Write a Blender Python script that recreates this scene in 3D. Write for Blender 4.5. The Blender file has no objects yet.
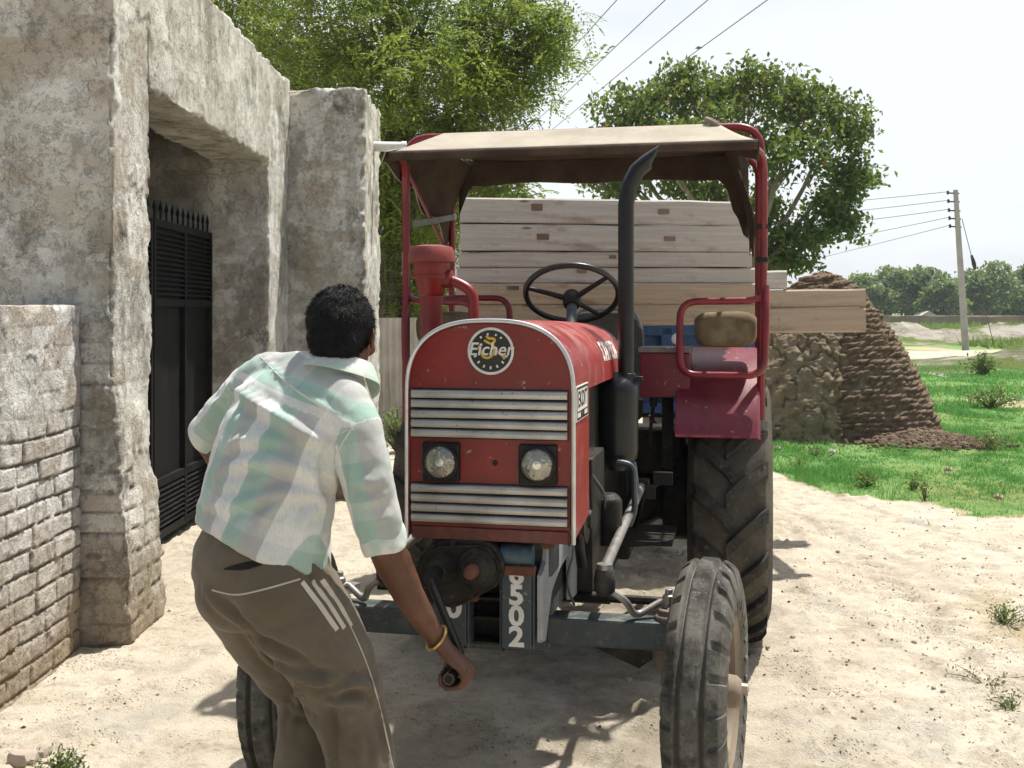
import bpy, math, random
import numpy as np
from mathutils import Vector, Matrix, noise as mnoise
from mathutils.bvhtree import BVHTree

random.seed(11)
RNG = np.random.default_rng(11)
scene = bpy.context.scene
COL = scene.collection
PI = math.pi
FPX, EYE, HOR = 1080.0, 1.5, 312.0          # focal length in px, eye height, horizon row


def P(px, py, d):
    """a point of the photo at a given distance, in metres"""
    return Vector(((px - 512.0) * d / FPX, d, EYE - (py - HOR) * d / FPX))


# ------------------------------------------------------------------ noise
def _hash(ix, iy, iz, seed):
    h = (ix.astype(np.int64) * 374761393 + iy.astype(np.int64) * 668265263 + iz.astype(np.int64) * 2147483647 + seed * 974711) & 0xFFFFFFFF
    h = ((h ^ (h >> 13)) * 1274126177) & 0xFFFFFFFF
    h = h ^ (h >> 16)
    return (h & 0xFFFF).astype(np.float64) / 32767.5 - 1.0


def vnoise(p, scale=1.0, seed=0):
    q = np.asarray(p, dtype=np.float64) * scale
    i = np.floor(q).astype(np.int64)
    f = q - i
    f = f * f * f * (f * (f * 6 - 15) + 10)
    r = 0.0
    for dx in (0, 1):
        wx = f[:, 0] if dx else 1 - f[:, 0]
        for dy in (0, 1):
            wy = f[:, 1] if dy else 1 - f[:, 1]
            for dz in (0, 1):
                wz = f[:, 2] if dz else 1 - f[:, 2]
                r = r + wx * wy * wz * _hash(i[:, 0] + dx, i[:, 1] + dy, i[:, 2] + dz, seed)
    return r


def fbm(p, scale=1.0, octv=4, seed=0, gain=0.5):
    r, a = 0.0, 1.0
    for k in range(octv):
        r = r + a * vnoise(p, scale, seed + 17 * k)
        scale *= 2.03
        a *= gain
    return r


def sstep(a, b, x):
    t = np.clip((x - a) / (b - a), 0, 1)
    return t * t * (3 - 2 * t)


# ------------------------------------------------------------------ mesh builder
class MB:
    def __init__(self):
        self.v = []
        self.f = []

    def add(self, verts, faces, xf=None):
        n = len(self.v)
        if xf is not None:
            verts = [xf @ Vector(p) for p in verts]
        self.v += [tuple(p) for p in verts]
        self.f += [tuple(i + n for i in fc) for fc in faces]
        return self

    def box(self, c, s, rot=None):
        hx, hy, hz = s[0] / 2, s[1] / 2, s[2] / 2
        vs = [Vector((x, y, z)) for z in (-hz, hz) for y in (-hy, hy) for x in (-hx, hx)]
        if rot is not None:
            m = rot if isinstance(rot, Matrix) else Matrix.Rotation(rot[2], 3, 'Z') @ Matrix.Rotation(rot[1], 3, 'Y') @ Matrix.Rotation(rot[0], 3, 'X')
            vs = [m @ p for p in vs]
        c = Vector(c)
        return self.add([p + c for p in vs], [(0, 2, 3, 1), (4, 5, 7, 6), (0, 1, 5, 4), (2, 6, 7, 3), (0, 4, 6, 2), (1, 3, 7, 5)])

    def beam(self, a, b, w, h, up=(0, 0, 1)):
        """rectangular bar from a to b"""
        a, b = Vector(a), Vector(b)
        z = (b - a)
        L = z.length
        z.normalize()
        x = z.cross(Vector(up))
        if x.length < 1e-4:
            x = z.cross(Vector((0, 1, 0)))
        x.normalize()
        y = x.cross(z)
        m = Matrix((x, z, y)).transposed()
        return self.box((a + b) / 2, (w, L, h), m)

    def tube(self, pts, r, n=10, caps=True, closed=False, flat=None):
        """round tube through pts; r a number or one per point; flat = (rx, ry, upvector) per point for ellipses"""
        pts = [Vector(p) for p in pts]
        N = len(pts)
        rs = r if isinstance(r, (list, tuple)) else [r] * N
        base = len(self.v)
        prevx = None
        for i, p in enumerate(pts):
            if closed:
                t = pts[(i + 1) % N] - pts[i - 1]
            else:
                t = pts[min(i + 1, N - 1)] - pts[max(i - 1, 0)]
            t.normalize()
            if prevx is None:
                a = Vector((0, 0, 1)) if abs(t.z) < 0.9 else Vector((1, 0, 0))
                x = t.cross(a).normalized()
            else:
                x = (prevx - t * prevx.dot(t))
                x = x.normalized() if x.length > 1e-6 else t.cross(Vector((0, 0, 1))).normalized()
            prevx = x
            y = t.cross(x)
            for k in range(n):
                a = 2 * PI * k / n
                self.v.append(tuple(p + (x * math.cos(a) + y * math.sin(a)) * rs[i]))
        M = N if closed else N - 1
        for i in range(M):
            j = (i + 1) % N
            for k in range(n):
                l = (k + 1) % n
                self.f.append((base + i * n + k, base + i * n + l, base + j * n + l, base + j * n + k))
        if caps and not closed:
            self.f.append(tuple(base + k for k in reversed(range(n))))
            self.f.append(tuple(base + (N - 1) * n + k for k in range(n)))
        return self

    def rings(self, rings, caps=True):
        """loft: list of rings, each a list of the same number of points"""
        base, n = len(self.v), len(rings[0])
        for rg in rings:
            self.v += [tuple(p) for p in rg]
        for i in range(len(rings) - 1):
            for k in range(n):
                l = (k + 1) % n
                self.f.append((base + i * n + k, base + i * n + l, base + (i + 1) * n + l, base + (i + 1) * n + k))
        if caps:
            self.f.append(tuple(base + k for k in reversed(range(n))))
            self.f.append(tuple(base + (len(rings) - 1) * n + k for k in range(n)))
        return self

    def ell_loft(self, secs, n=20):
        """secs: (centre, xdir, rx, ydir, ry)"""
        R = []
        for c, xd, rx, yd, ry in secs:
            c, xd, yd = Vector(c), Vector(xd).normalized(), Vector(yd).normalized()
            R.append([c + xd * rx * math.cos(2 * PI * k / n) + yd * ry * math.sin(2 * PI * k / n) for k in range(n)])
        return self.rings(R)

    def lathe(self, prof, origin, axis=(0, 0, 1), n=24, caps=True):
        """prof: (r, h) along axis"""
        az = Vector(axis).normalized()
        ax = az.orthogonal().normalized()
        ay = az.cross(ax)
        o = Vector(origin)
        R = [[o + az * h + (ax * math.cos(2 * PI * k / n) + ay * math.sin(2 * PI * k / n)) * max(r, 1e-4) for k in range(n)] for r, h in prof]
        return self.rings(R, caps)

    def ellipsoid(self, c, r, xf=None, nu=20, nv=12):
        c = Vector(c)
        m = xf if xf is not None else Matrix.Identity(3)
        R = []
        for j in range(nv + 1):
            th = PI * (j + 0.02 if j == 0 else (j - 0.02 if j == nv else j)) / nv
            R.append([c + m @ Vector((r[0] * math.sin(th) * math.cos(2 * PI * k / nu), r[1] * math.sin(th) * math.sin(2 * PI * k / nu), -r[2] * math.cos(th))) for k in range(nu)])
        return self.rings(R)

    def prism(self, poly, fn, t0, t1):
        """extrude a 2D polygon; fn(u, v, t) -> 3D"""
        n, b = len(poly), len(self.v)
        self.v += [tuple(fn(u, v, t0)) for u, v in poly] + [tuple(fn(u, v, t1)) for u, v in poly]
        self.f.append(tuple(b + k for k in range(n)))
        self.f.append(tuple(b + n + k for k in reversed(range(n))))
        for k in range(n):
            l = (k + 1) % n
            self.f.append((b + k, b + n + k, b + n + l, b + l))
        return self

    def build(self, name, mat, parent=None, smooth=True, bevel=0, org=None, angle=40, sub=0, seg=2):
        me = bpy.data.meshes.new(name)
        v = self.v
        if org is not None:
            o = Vector(org)
            v = [(p[0] - o.x, p[1] - o.y, p[2] - o.z) for p in v]
        me.from_pydata(v, [], self.f)
        me.update()
        import bmesh
        bm = bmesh.new()
        bm.from_mesh(me)
        bmesh.ops.recalc_face_normals(bm, faces=bm.faces)
        bm.to_mesh(me)
        bm.free()
        return link(name, me, mat, parent, smooth, bevel, angle, sub, seg)


def link(name, me, mat, parent=None, smooth=True, bevel=0, angle=40, sub=0, seg=2):
    ob = bpy.data.objects.new(name, me)
    COL.objects.link(ob)
    if mat is not None:
        me.materials.append(mat)
    if smooth:
        me.polygons.foreach_set('use_smooth', [True] * len(me.polygons))
        if angle < 180:
            me.set_sharp_from_angle(angle=math.radians(angle))
    if parent is not None:
        ob.parent = parent
    if bevel:
        m = ob.modifiers.new('b', 'BEVEL')
        m.width = bevel
        m.segments = seg
        m.limit_method = 'ANGLE'
        m.angle_limit = math.radians(35)
    if sub:
        m = ob.modifiers.new('s', 'SUBSURF')
        m.levels = m.render_levels = sub
    return ob


def np_mesh(name, V, Fq, mat, parent=None, smooth=True, angle=180):
    """fast mesh from numpy arrays; Fq (n,3) or (n,4)"""
    me = bpy.data.meshes.new(name)
    V = np.ascontiguousarray(V, dtype=np.float32)
    Fq = np.ascontiguousarray(Fq, dtype=np.int32)
    k = Fq.shape[1]
    me.vertices.add(len(V))
    me.vertices.foreach_set('co', V.ravel())
    me.loops.add(Fq.size)
    me.loops.foreach_set('vertex_index', Fq.ravel())
    me.polygons.add(len(Fq))
    me.polygons.foreach_set('loop_start', np.arange(0, Fq.size, k, dtype=np.int32))
    me.polygons.foreach_set('loop_total', np.full(len(Fq), k, dtype=np.int32))
    me.update(calc_edges=True)
    me.validate()
    return link(name, me, mat, parent, smooth, angle=angle)


def grid_faces(nu, nv):
    i = np.arange(nu - 1)[:, None] * nv + np.arange(nv - 1)[None, :]
    return np.stack([i, i + nv, i + nv + 1, i + 1], -1).reshape(-1, 4)


def tag(o, label, cat, group=None, kind=None):
    if label:
        o['label'] = label
    if cat:
        o['category'] = cat
    if group:
        o['group'] = group
    if kind:
        o['kind'] = kind
    return o


def empty(name, loc, rz=0.0):
    o = bpy.data.objects.new(name, None)
    o.empty_display_size = 0.1
    COL.objects.link(o)
    o.location = loc
    o.rotation_euler = (0, 0, rz)
    return o


def text_geo(body, size=1.0, extrude=0.0, shear=0.0, bold=0.0, spacing=1.0):
    cu = bpy.data.curves.new('lettering', 'FONT')
    cu.body = body
    cu.size = size
    cu.extrude = extrude
    cu.shear = shear
    cu.offset = bold
    cu.space_character = spacing
    cu.align_x = 'CENTER'
    cu.align_y = 'CENTER'
    cu.resolution_u = 3
    ob = bpy.data.objects.new('lettering', cu)
    COL.objects.link(ob)
    dg = bpy.context.evaluated_depsgraph_get()
    me = bpy.data.meshes.new_from_object(ob.evaluated_get(dg))
    vs = [v.co.copy() for v in me.vertices]
    fs = [tuple(p.vertices) for p in me.polygons]
    bpy.data.objects.remove(ob)
    bpy.data.meshes.remove(me)
    return vs, fs


def eval_mesh(ob):
    dg = bpy.context.evaluated_depsgraph_get()
    return bpy.data.meshes.new_from_object(ob.evaluated_get(dg))


def arc(c, r, a0, a1, ux, uy, n=6):
    c, ux, uy = Vector(c), Vector(ux), Vector(uy)
    return [c + ux * (r * math.cos(a0 + (a1 - a0) * k / n)) + uy * (r * math.sin(a0 + (a1 - a0) * k / n)) for k in range(n + 1)]


def rounded(pts, r, n=5, closed=False):
    """round the corners of a polyline"""
    pts = [Vector(p) for p in pts]
    out = []
    N = len(pts)
    for i, p in enumerate(pts):
        if not closed and i in (0, N - 1):
            out.append(p)
            continue
        a, b = pts[i - 1] - p, pts[(i + 1) % N] - p
        rr = min(r, a.length * 0.48, b.length * 0.48)
        p0, p1 = p + a.normalized() * rr, p + b.normalized() * rr
        for k in range(n + 1):
            t = k / n
            out.append(p0 * (1 - t) ** 2 + p * 2 * t * (1 - t) + p1 * t * t)
    return out


# ------------------------------------------------------------------ materials
class NT:
    def __init__(self, name):
        self.m = bpy.data.materials.new(name)
        self.m.use_nodes = True
        self.t = self.m.node_tree
        self.t.nodes.clear()
        self.out = self.n('ShaderNodeOutputMaterial')
        self.b = self.n('ShaderNodeBsdfPrincipled')
        self.l(self.b.outputs[0], self.out.inputs[0])
        self.co = self.n('ShaderNodeTexCoord').outputs['Object']

    def n(self, typ, **kw):
        nd = self.t.nodes.new(typ)
        for k, v in kw.items():
            setattr(nd, k, v)
        return nd

    def l(self, a, b):
        self.t.links.new(a, b)

    def put(self, sock, v):
        if hasattr(v, 'links'):
            self.l(v, sock)
        elif isinstance(v, (tuple, list)) and len(v) == 3 and sock.type == 'RGBA':
            sock.default_value = (*v, 1)
        else:
            sock.default_value = v

    def scaled(self, s, co=None):
        mp = self.n('ShaderNodeMapping')
        self.l(co or self.co, mp.inputs[0])
        mp.inputs['Scale'].default_value = s if isinstance(s, (tuple, list)) else (s, s, s)
        return mp.outputs[0]

    def noise(self, scale, detail=4, rough=0.55, co=None, dist=0.0, off=None):
        nd = self.n('ShaderNodeTexNoise')
        c = co or self.co
        if off is not None:
            mp = self.n('ShaderNodeMapping')
            self.l(c, mp.inputs[0])
            mp.inputs['Location'].default_value = off
            c = mp.outputs[0]
        self.l(c, nd.inputs['Vector'])
        nd.inputs['Scale'].default_value = scale
        nd.inputs['Detail'].default_value = detail
        nd.inputs['Roughness'].default_value = rough
        nd.inputs['Distortion'].default_value = dist
        return nd.outputs['Fac']

    def voro(self, scale, feature='F1', out='Distance', co=None, rand=1.0):
        nd = self.n('ShaderNodeTexVoronoi', feature=feature)
        self.l(co or self.co, nd.inputs['Vector'])
        nd.inputs['Scale'].default_value = scale
        nd.inputs['Randomness'].default_value = rand
        return nd.outputs[out]

    def ramp(self, v, a, b, lo=0.0, hi=1.0):
        nd = self.n('ShaderNodeMapRange', interpolation_type='SMOOTHSTEP')
        self.put(nd.inputs['Value'], v)
        nd.inputs['From Min'].default_value = a
        nd.inputs['From Max'].default_value = b
        nd.inputs['To Min'].default_value = lo
        nd.inputs['To Max'].default_value = hi
        return nd.outputs[0]

    def math(self, op, a, b=0.0, c=0.0, clamp=False):
        nd = self.n('ShaderNodeMath', operation=op)
        nd.use_clamp = clamp
        self.put(nd.inputs[0], a)
        self.put(nd.inputs[1], b)
        self.put(nd.inputs[2], c)
        return nd.outputs[0]

    def mix(self, f, a, b, mode='MIX'):
        nd = self.n('ShaderNodeMix', data_type='RGBA', blend_type=mode)
        self.put(nd.inputs[0], f)
        self.put(nd.inputs[6], a)
        self.put(nd.inputs[7], b)
        return nd.outputs[2]

    def attr(self, name, out='Fac'):
        return self.n('ShaderNodeAttribute', attribute_name=name).outputs[out]

    def sep(self, v):
        nd = self.n('ShaderNodeSeparateXYZ')
        self.l(v, nd.inputs[0])
        return nd.outputs

    def normal_z(self):
        g = self.n('ShaderNodeNewGeometry')
        return self.sep(g.outputs['Normal'])[2]

    def pos(self):
        return self.n('ShaderNodeNewGeometry').outputs['Position']

    def island(self):
        return self.n('ShaderNodeNewGeometry').outputs['Random Per Island']

    def bump(self, h, strength=0.4, dist=0.01):
        nd = self.n('ShaderNodeBump')
        nd.inputs['Strength'].default_value = strength
        nd.inputs['Distance'].default_value = dist
        self.put(nd.inputs['Height'], h)
        self.l(nd.outputs[0], self.b.inputs['Normal'])
        return nd

    def fin(self, col, rough=0.7, metal=0.0, spec=None):
        self.put(self.b.inputs['Base Color'], col)
        self.put(self.b.inputs['Roughness'], rough)
        self.put(self.b.inputs['Metallic'], metal)
        if spec is not None:
            self.b.inputs['Specular IOR Level'].default_value = spec
        return self.m


def worn(name, col, col2=None, rough=0.5, metal=0.0, dust=0.3, dustc=(0.36, 0.30, 0.22), scale=9.0, chips=0.0, chipc=(0.08, 0.06, 0.05), bump=0.15, spec=None):
    """paint or metal with uneven tone, chips, and dust lying on upward faces"""
    k = NT(name)
    c = k.mix(k.ramp(k.noise(scale, 6), 0.35, 0.7), col, col2 or tuple(x * 0.72 for x in col))
    if chips:
        ch = k.ramp(k.noise(scale * 6, 5, 0.7), 0.66 - 0.06 * chips, 0.70 - 0.06 * chips)
        c = k.mix(ch, c, chipc)
    up = k.ramp(k.normal_z(), 0.1, 0.95, 0.35, 1.0)
    dn = k.math('MULTIPLY', k.ramp(k.noise(scale * 2.3, 8, 0.68, off=(3.1, 1.7, 9.2)), 0.42, 0.72), up)
    dn = k.math('MULTIPLY', dn, dust)
    c = k.mix(dn, c, dustc)
    r = k.math('ADD', rough, k.math('MULTIPLY', dn, 0.4), clamp=True)
    k.bump(k.noise(scale * 14, 4), bump, 0.004)
    return k.fin(c, r, metal, spec)
# ------------------------------------------------------------------ camera, sky, sun
cam = bpy.data.cameras.new('camera')
cam.sensor_width = 36.0
cam.lens = 36.0 * FPX / 1024.0
cam.shift_y = (HOR - 384.0) / 1024.0
cam.clip_start, cam.clip_end = 0.05, 6000
cam_ob = bpy.data.objects.new('camera', cam)
COL.objects.link(cam_ob)
cam_ob.location = (0, 0, EYE)
cam_ob.rotation_euler = (PI / 2, 0, 0)
scene.camera = cam_ob

TO_SUN = Vector((0.42, 0.36, 1.40)).normalized()
SUN_EL = math.asin(TO_SUN.z)
SUN_AZ = math.atan2(TO_SUN.x, TO_SUN.y)
sun = bpy.data.lights.new('sun', 'SUN')
sun.energy = 5.0
sun.angle = math.radians(0.8)
sun.color = (1.0, 0.955, 0.89)
sun_ob = bpy.data.objects.new('sun', sun)
COL.objects.link(sun_ob)
sun_ob.rotation_euler = (-TO_SUN).to_track_quat('-Z', 'Y').to_euler()

world = bpy.data.worlds.new('World')
scene.world = world
world.use_nodes = True
wt = world.node_tree
wt.nodes.clear()
sky = wt.nodes.new('ShaderNodeTexSky')
sky.sky_type = 'NISHITA'
sky.sun_disc = False
sky.sun_elevation = SUN_EL
sky.sun_rotation = SUN_AZ
sky.dust_density = 4.0
sky.ozone_density = 1.0
sky.air_density = 1.0
tc = wt.nodes.new('ShaderNodeTexCoord')
mp = wt.nodes.new('ShaderNodeMapping')
mp.inputs['Scale'].default_value = (1.0, 1.0, 3.0)
nz = wt.nodes.new('ShaderNodeTexNoise')
nz.inputs['Scale'].default_value = 1.6
nz.inputs['Detail'].default_value = 5
nz.inputs['Roughness'].default_value = 0.5
mr = wt.nodes.new('ShaderNodeMapRange')
mr.interpolation_type = 'SMOOTHSTEP'
mr.inputs['From Min'].default_value = 0.30
mr.inputs['From Max'].default_value = 0.62
mr.inputs['To Min'].default_value = 0.50
mr.inputs['To Max'].default_value = 1.0
dt = wt.nodes.new('ShaderNodeVectorMath')
dt.operation = 'DOT_PRODUCT'
dt.inputs[1].default_value = Vector((0.22, 0.95, 0.22)).normalized()     # the veil of cloud is brightest on the sun's side
m2 = wt.nodes.new('ShaderNodeMapRange')
m2.interpolation_type = 'SMOOTHSTEP'
m2.inputs['From Min'].default_value = -0.55
m2.inputs['From Max'].default_value = 0.80
m2.inputs['To Min'].default_value = 0.12
m2.inputs['To Max'].default_value = 0.98
ml = wt.nodes.new('ShaderNodeMath')
ml.operation = 'MULTIPLY'
wt.links.new(tc.outputs['Generated'], dt.inputs[0])
wt.links.new(dt.outputs['Value'], m2.inputs['Value'])
wt.links.new(mr.outputs[0], ml.inputs[0])
wt.links.new(m2.outputs[0], ml.inputs[1])
mx = wt.nodes.new('ShaderNodeMix')
mx.data_type = 'RGBA'
mx.inputs[7].default_value = (7.5, 7.85, 8.2, 1)       # thin white monsoon cloud
bg = wt.nodes.new('ShaderNodeBackground')
bg.inputs[1].default_value = 0.098
wo = wt.nodes.new('ShaderNodeOutputWorld')
for a, b in ((tc.outputs['Generated'], mp.inputs[0]), (mp.outputs[0], nz.inputs['Vector']), (nz.outputs['Fac'], mr.inputs['Value']),
             (ml.outputs[0], mx.inputs[0]), (sky.outputs[0], mx.inputs[6]), (mx.outputs[2], bg.inputs[0]), (bg.outputs[0], wo.inputs[0])):
    wt.links.new(a, b)

vs = scene.view_settings
scene.display_settings.display_device = 'sRGB'
vs.view_transform = 'Standard'
vs.look = 'None'
vs.exposure = 0.42
vs.gamma = 1.0
vs.use_curve_mapping = False
scene.render.engine = 'CYCLES'
scene.cycles.use_denoising = True
scene.cycles.max_bounces = 8
scene.cycles.transparent_max_bounces = 8
scene.cycles.sample_clamp_indirect = 8


# ------------------------------------------------------------------ ground
def axis(fine0, fine1, step, lo, hi, growth=1.10):
    mid = list(np.arange(fine0, fine1 + 1e-6, step))
    a, s = [], step
    x = fine1
    while x < hi:
        s *= growth
        x += s
        a.append(min(x, hi))
    b, s = [], step
    x = fine0
    while x > lo:
        s *= growth
        x -= s
        b.append(max(x, lo))
    return np.array(b[::-1] + mid + a)


def grass_edge(x):
    return np.interp(x, [2.0, 2.45, 2.65, 3.0, 3.4, 3.8, 5.0, 9.0, 30.0], [60.0, 10.4, 9.1, 8.45, 8.15, 7.95, 7.75, 7.9, 7.0])


def grass_mask(X, Y):
    p = np.stack([X, Y, np.zeros_like(X)], 1)
    e = Y - grass_edge(X) + 0.30 * fbm(p, 1.3, 4, 5) + 0.12 * fbm(p, 6.0, 2, 6)
    m = sstep(-0.16, 0.22, e)
    m = m * sstep(1.9, 2.2, X)
    # bare patches and the sunken track further back
    bare = sstep(0.25, 0.6, fbm(p, 0.35, 3, 9)) * sstep(9.5, 14, Y) * 0.55
    m = m * (1 - bare)
    # thin weedy verge on the right of the yard
    q = fbm(p, 2.2, 4, 21)
    verge = sstep(0.05, 0.55, q) * np.exp(-((X - 2.55) / 0.42) ** 2) * np.exp(-((Y - 4.9) / 1.3) ** 2)
    return np.maximum(m, verge * 0.30)


def ground_z(X, Y):
    p = np.stack([X, Y, np.zeros_like(X)], 1)
    near = np.exp(-(np.maximum(0, Y - 14) / 14) ** 2)
    z = 0.016 * fbm(p, 0.9, 3, 1) + 0.012 * fbm(p, 3.2, 3, 2) * near + 0.0075 * fbm(p, 11.0, 3, 3) * near
    clod = np.maximum(0, vnoise(p, 24.0, 4) - 0.34) * 0.05 * near * sstep(-0.3, 0.3, fbm(p, 1.1, 2, 8))
    # lug prints left by a tyre
    tx = X - (2.02 + 0.05 * (Y - 5))
    rut = np.exp(-(tx / 0.13) ** 2) * sstep(4.0, 4.4, Y) * (1 - sstep(6.3, 7.2, Y))
    z = z + clod - rut * (0.016 + 0.016 * np.sin((Y + np.abs(tx)) * 2 * PI / 0.16))
    return z - 0.004


gx = axis(-2.6, 3.6, 0.026, -2500, 2500)
gy = axis(2.6, 9.0, 0.026, -60, 3500)
GX, GY = np.meshgrid(gx, gy, indexing='ij')
fx, fy = GX.ravel(), GY.ravel()
fz = ground_z(fx, fy)
k = NT('sandy earth')
gm = k.attr('grass')
n1 = k.noise(0.8, 6, 0.6)
n2 = k.noise(7.0, 8, 0.65, off=(4, 2, 0))
n3 = k.noise(60.0, 4, 0.6)
sand = k.mix(k.ramp(n1, 0.32, 0.68), (0.55, 0.485, 0.375), (0.70, 0.64, 0.52))
sand = k.mix(k.ramp(n2, 0.42, 0.66, 0, 0.75), sand, (0.43, 0.37, 0.28))
sand = k.mix(k.ramp(n3, 0.35, 0.7, 0, 0.4), sand, (0.66, 0.57, 0.44))
sand = k.mix(k.ramp(k.noise(3.4, 9, 0.75, off=(5, 9, 0)), 0.53, 0.66, 0, 0.55), sand, (0.27, 0.215, 0.145))
sand = k.mix(k.ramp(k.noise(24.0, 6, 0.7, off=(1, 9, 0)), 0.57, 0.68, 0, 0.55), sand, (0.30, 0.24, 0.165))
sand = k.mix(k.ramp(k.noise(1.3, 7, 0.65, off=(15, 2, 0)), 0.52, 0.66, 0, 0.5), sand, (0.46, 0.44, 0.39))
bits = k.ramp(k.noise(120.0, 3, 0.6, off=(7, 7, 0)), 0.64, 0.70)
sand = k.mix(k.math('MULTIPLY', bits, k.ramp(k.noise(1.6, 3), 0.4, 0.6)), sand, (0.16, 0.12, 0.08))
oil = k.math('MULTIPLY', k.ramp(k.noise(2.3, 5, 0.65, off=(11, 3, 0)), 0.36, 0.62), k.attr('oil'))
sand = k.mix(k.math('MULTIPLY', oil, 0.75), sand, (0.20, 0.165, 0.12))
gg = k.mix(k.ramp(k.noise(3.0, 5), 0.3, 0.7), (0.12, 0.24, 0.065), (0.19, 0.31, 0.10))
gg = k.mix(k.ramp(k.noise(0.35, 4), 0.5, 0.72, 0, 0.7), gg, (0.27, 0.26, 0.10))
gnz = k.math('ADD', gm, k.math('MULTIPLY', k.math('SUBTRACT', k.noise(9.0, 5, 0.7), 0.5), 0.5))
sand = k.mix(k.ramp(gnz, 0.05, 0.35, 0.0, 0.8), sand, (0.42, 0.34, 0.19))
c = k.mix(k.ramp(gnz, 0.35, 0.8), sand, gg)
k.bump(k.math('ADD', k.noise(38.0, 7, 0.72), k.math('ADD', k.math('MULTIPLY', k.noise(170.0, 4, 0.7), 0.6), k.math('MULTIPLY', k.ramp(k.voro(55.0), 0.0, 0.35, 1.0, 0.0), k.ramp(k.noise(2.6, 5, 0.65, off=(6, 2, 0)), 0.46, 0.60, 0, 1.1)))), 0.9, 0.018)
M_GROUND = k.fin(c, 0.95, 0, 0.1)
ground = np_mesh('ground', np.stack([fx, fy, fz], 1), grid_faces(len(gx), len(gy)), M_GROUND)
tag(ground, 'pale sandy earth of the farmyard turning to green turf on the far side', None, kind='structure')
ga = ground.data.attributes.new('grass', 'FLOAT', 'POINT')
GMASK = grass_mask(fx, fy)
ga.data.foreach_set('value', GMASK.astype(np.float32))
ga = ground.data.attributes.new('oil', 'FLOAT', 'POINT')
OIL = np.exp(-((fx - 0.35 - 0.2 * (fy - 4.3)) / 0.75) ** 4) * np.exp(-((fy - 5.4) / 2.6) ** 4)
ga.data.foreach_set('value', OIL.astype(np.float32))


def gz(x, y):
    return float(ground_z(np.array([float(x)]), np.array([float(y)]))[0])


# pale track and the earth banks behind the turf
def sheet(name, xs, ys, zf, mat, label):
    XX, YY = np.meshgrid(xs, ys, indexing='ij')
    a, b = XX.ravel(), YY.ravel()
    o = np_mesh(name, np.stack([a, b, zf(a, b)], 1), grid_faces(len(xs), len(ys)), mat)
    return tag(o, label, None, kind='structure')


k = NT('pale bank soil')
c = k.mix(k.ramp(k.noise(0.9, 6), 0.35, 0.65), (0.44, 0.395, 0.325), (0.60, 0.555, 0.475))
gmask = k.math('MULTIPLY', k.ramp(k.noise(0.42, 5, 0.6, off=(5, 1, 0)), 0.42, 0.56), k.ramp(k.normal_z(), 0.75, 0.95))
c = k.mix(k.ramp(k.noise(1.1, 8, 0.7, off=(2, 2, 2)), 0.48, 0.66, 0, 0.6), c, (0.20, 0.165, 0.12))
c = k.mix(gmask, c, (0.17, 0.23, 0.06))
k.bump(k.noise(3.0, 8, 0.75), 1.0, 0.35)
M_BANK = k.fin(c, 0.95, 0, 0.1)


def bank_z(yc, wid, h, seed, x_on):
    def f(a, b):
        p = np.stack([a, b, np.zeros_like(a)], 1)
        s = np.exp(-(((b - yc) + 1.2 * fbm(p, 0.13, 2, seed + 3)) / wid) ** 2)
        up = h * (0.85 + 0.45 * fbm(p, 0.22, 3, seed)) * sstep(x_on, x_on + 2.5, a + 0.6 * (b - yc))
        lump = 0.24 * fbm(p, 0.55, 5, seed + 1, 0.6) * s
        return np.maximum(-0.03, s * np.maximum(up, 0) + lump * sstep(x_on, x_on + 2.5, a)) - 0.02 * (s < 0.05)
    return f


k = NT('track earth')
M_TRACK = k.fin(k.mix(k.ramp(k.noise(1.4, 7, 0.65), 0.35, 0.65), (0.36, 0.32, 0.26), (0.47, 0.43, 0.355)), 0.95, 0, 0.1)
sheet('track', np.linspace(8, 60, 60), np.linspace(32.5, 41.0, 18), lambda a, b: 0.012 + 0.015 * fbm(np.stack([a, b, a * 0], 1), 0.5, 2, 3) * 0 + 0.03,
      M_TRACK, 'pale dirt track crossing behind the turf past the utility pole')
sheet('earth_bank', np.linspace(10.0, 34, 170), np.linspace(24.5, 34.5, 60), bank_z(29.0, 2.2, 0.42, 31, 11.8), M_BANK, 'low pale earth bank on the near side of the track')
sheet('earth_bank', np.linspace(12, 70, 240), np.linspace(45, 66, 60), bank_z(55.0, 4.0, 0.75, 41, 14.0), M_BANK, 'long crumbling earth bank between the track and the brick wall')

# ------------------------------------------------------------------ masonry
def brick_fields(u, z, L, Hc, seed):
    p = np.stack([u, z, np.zeros_like(u)], 1)
    zz = z + 0.010 * fbm(p, 2.0, 2, seed)
    row = np.floor(zz / Hc)
    fzz = zz / Hc - row
    rl = L * (0.85 + 0.3 * (0.5 + 0.5 * _hash(row, row * 0, row * 0, seed + 5)))
    uu = u + (row % 2) * L * 0.5 + 0.22 * L * _hash(row, row * 0 + 3, row * 0, seed) + 0.012 * fbm(p, 3.0, 2, seed + 2)
    colu = np.floor(uu / rl)
    fu = uu / rl - colu
    m = np.minimum(np.minimum(fzz, 1 - fzz) * Hc, np.minimum(fu, 1 - fu) * rl)
    m = m + 0.0035 * fbm(p, 20.0, 3, seed + 3, 0.6) - 0.002 * np.maximum(0, fbm(p, 4.0, 2, seed + 8))
    g = 1 - sstep(0.0015, 0.0085, m)
    return g, _hash(row, colu, row * 0 + 7, seed)


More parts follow.
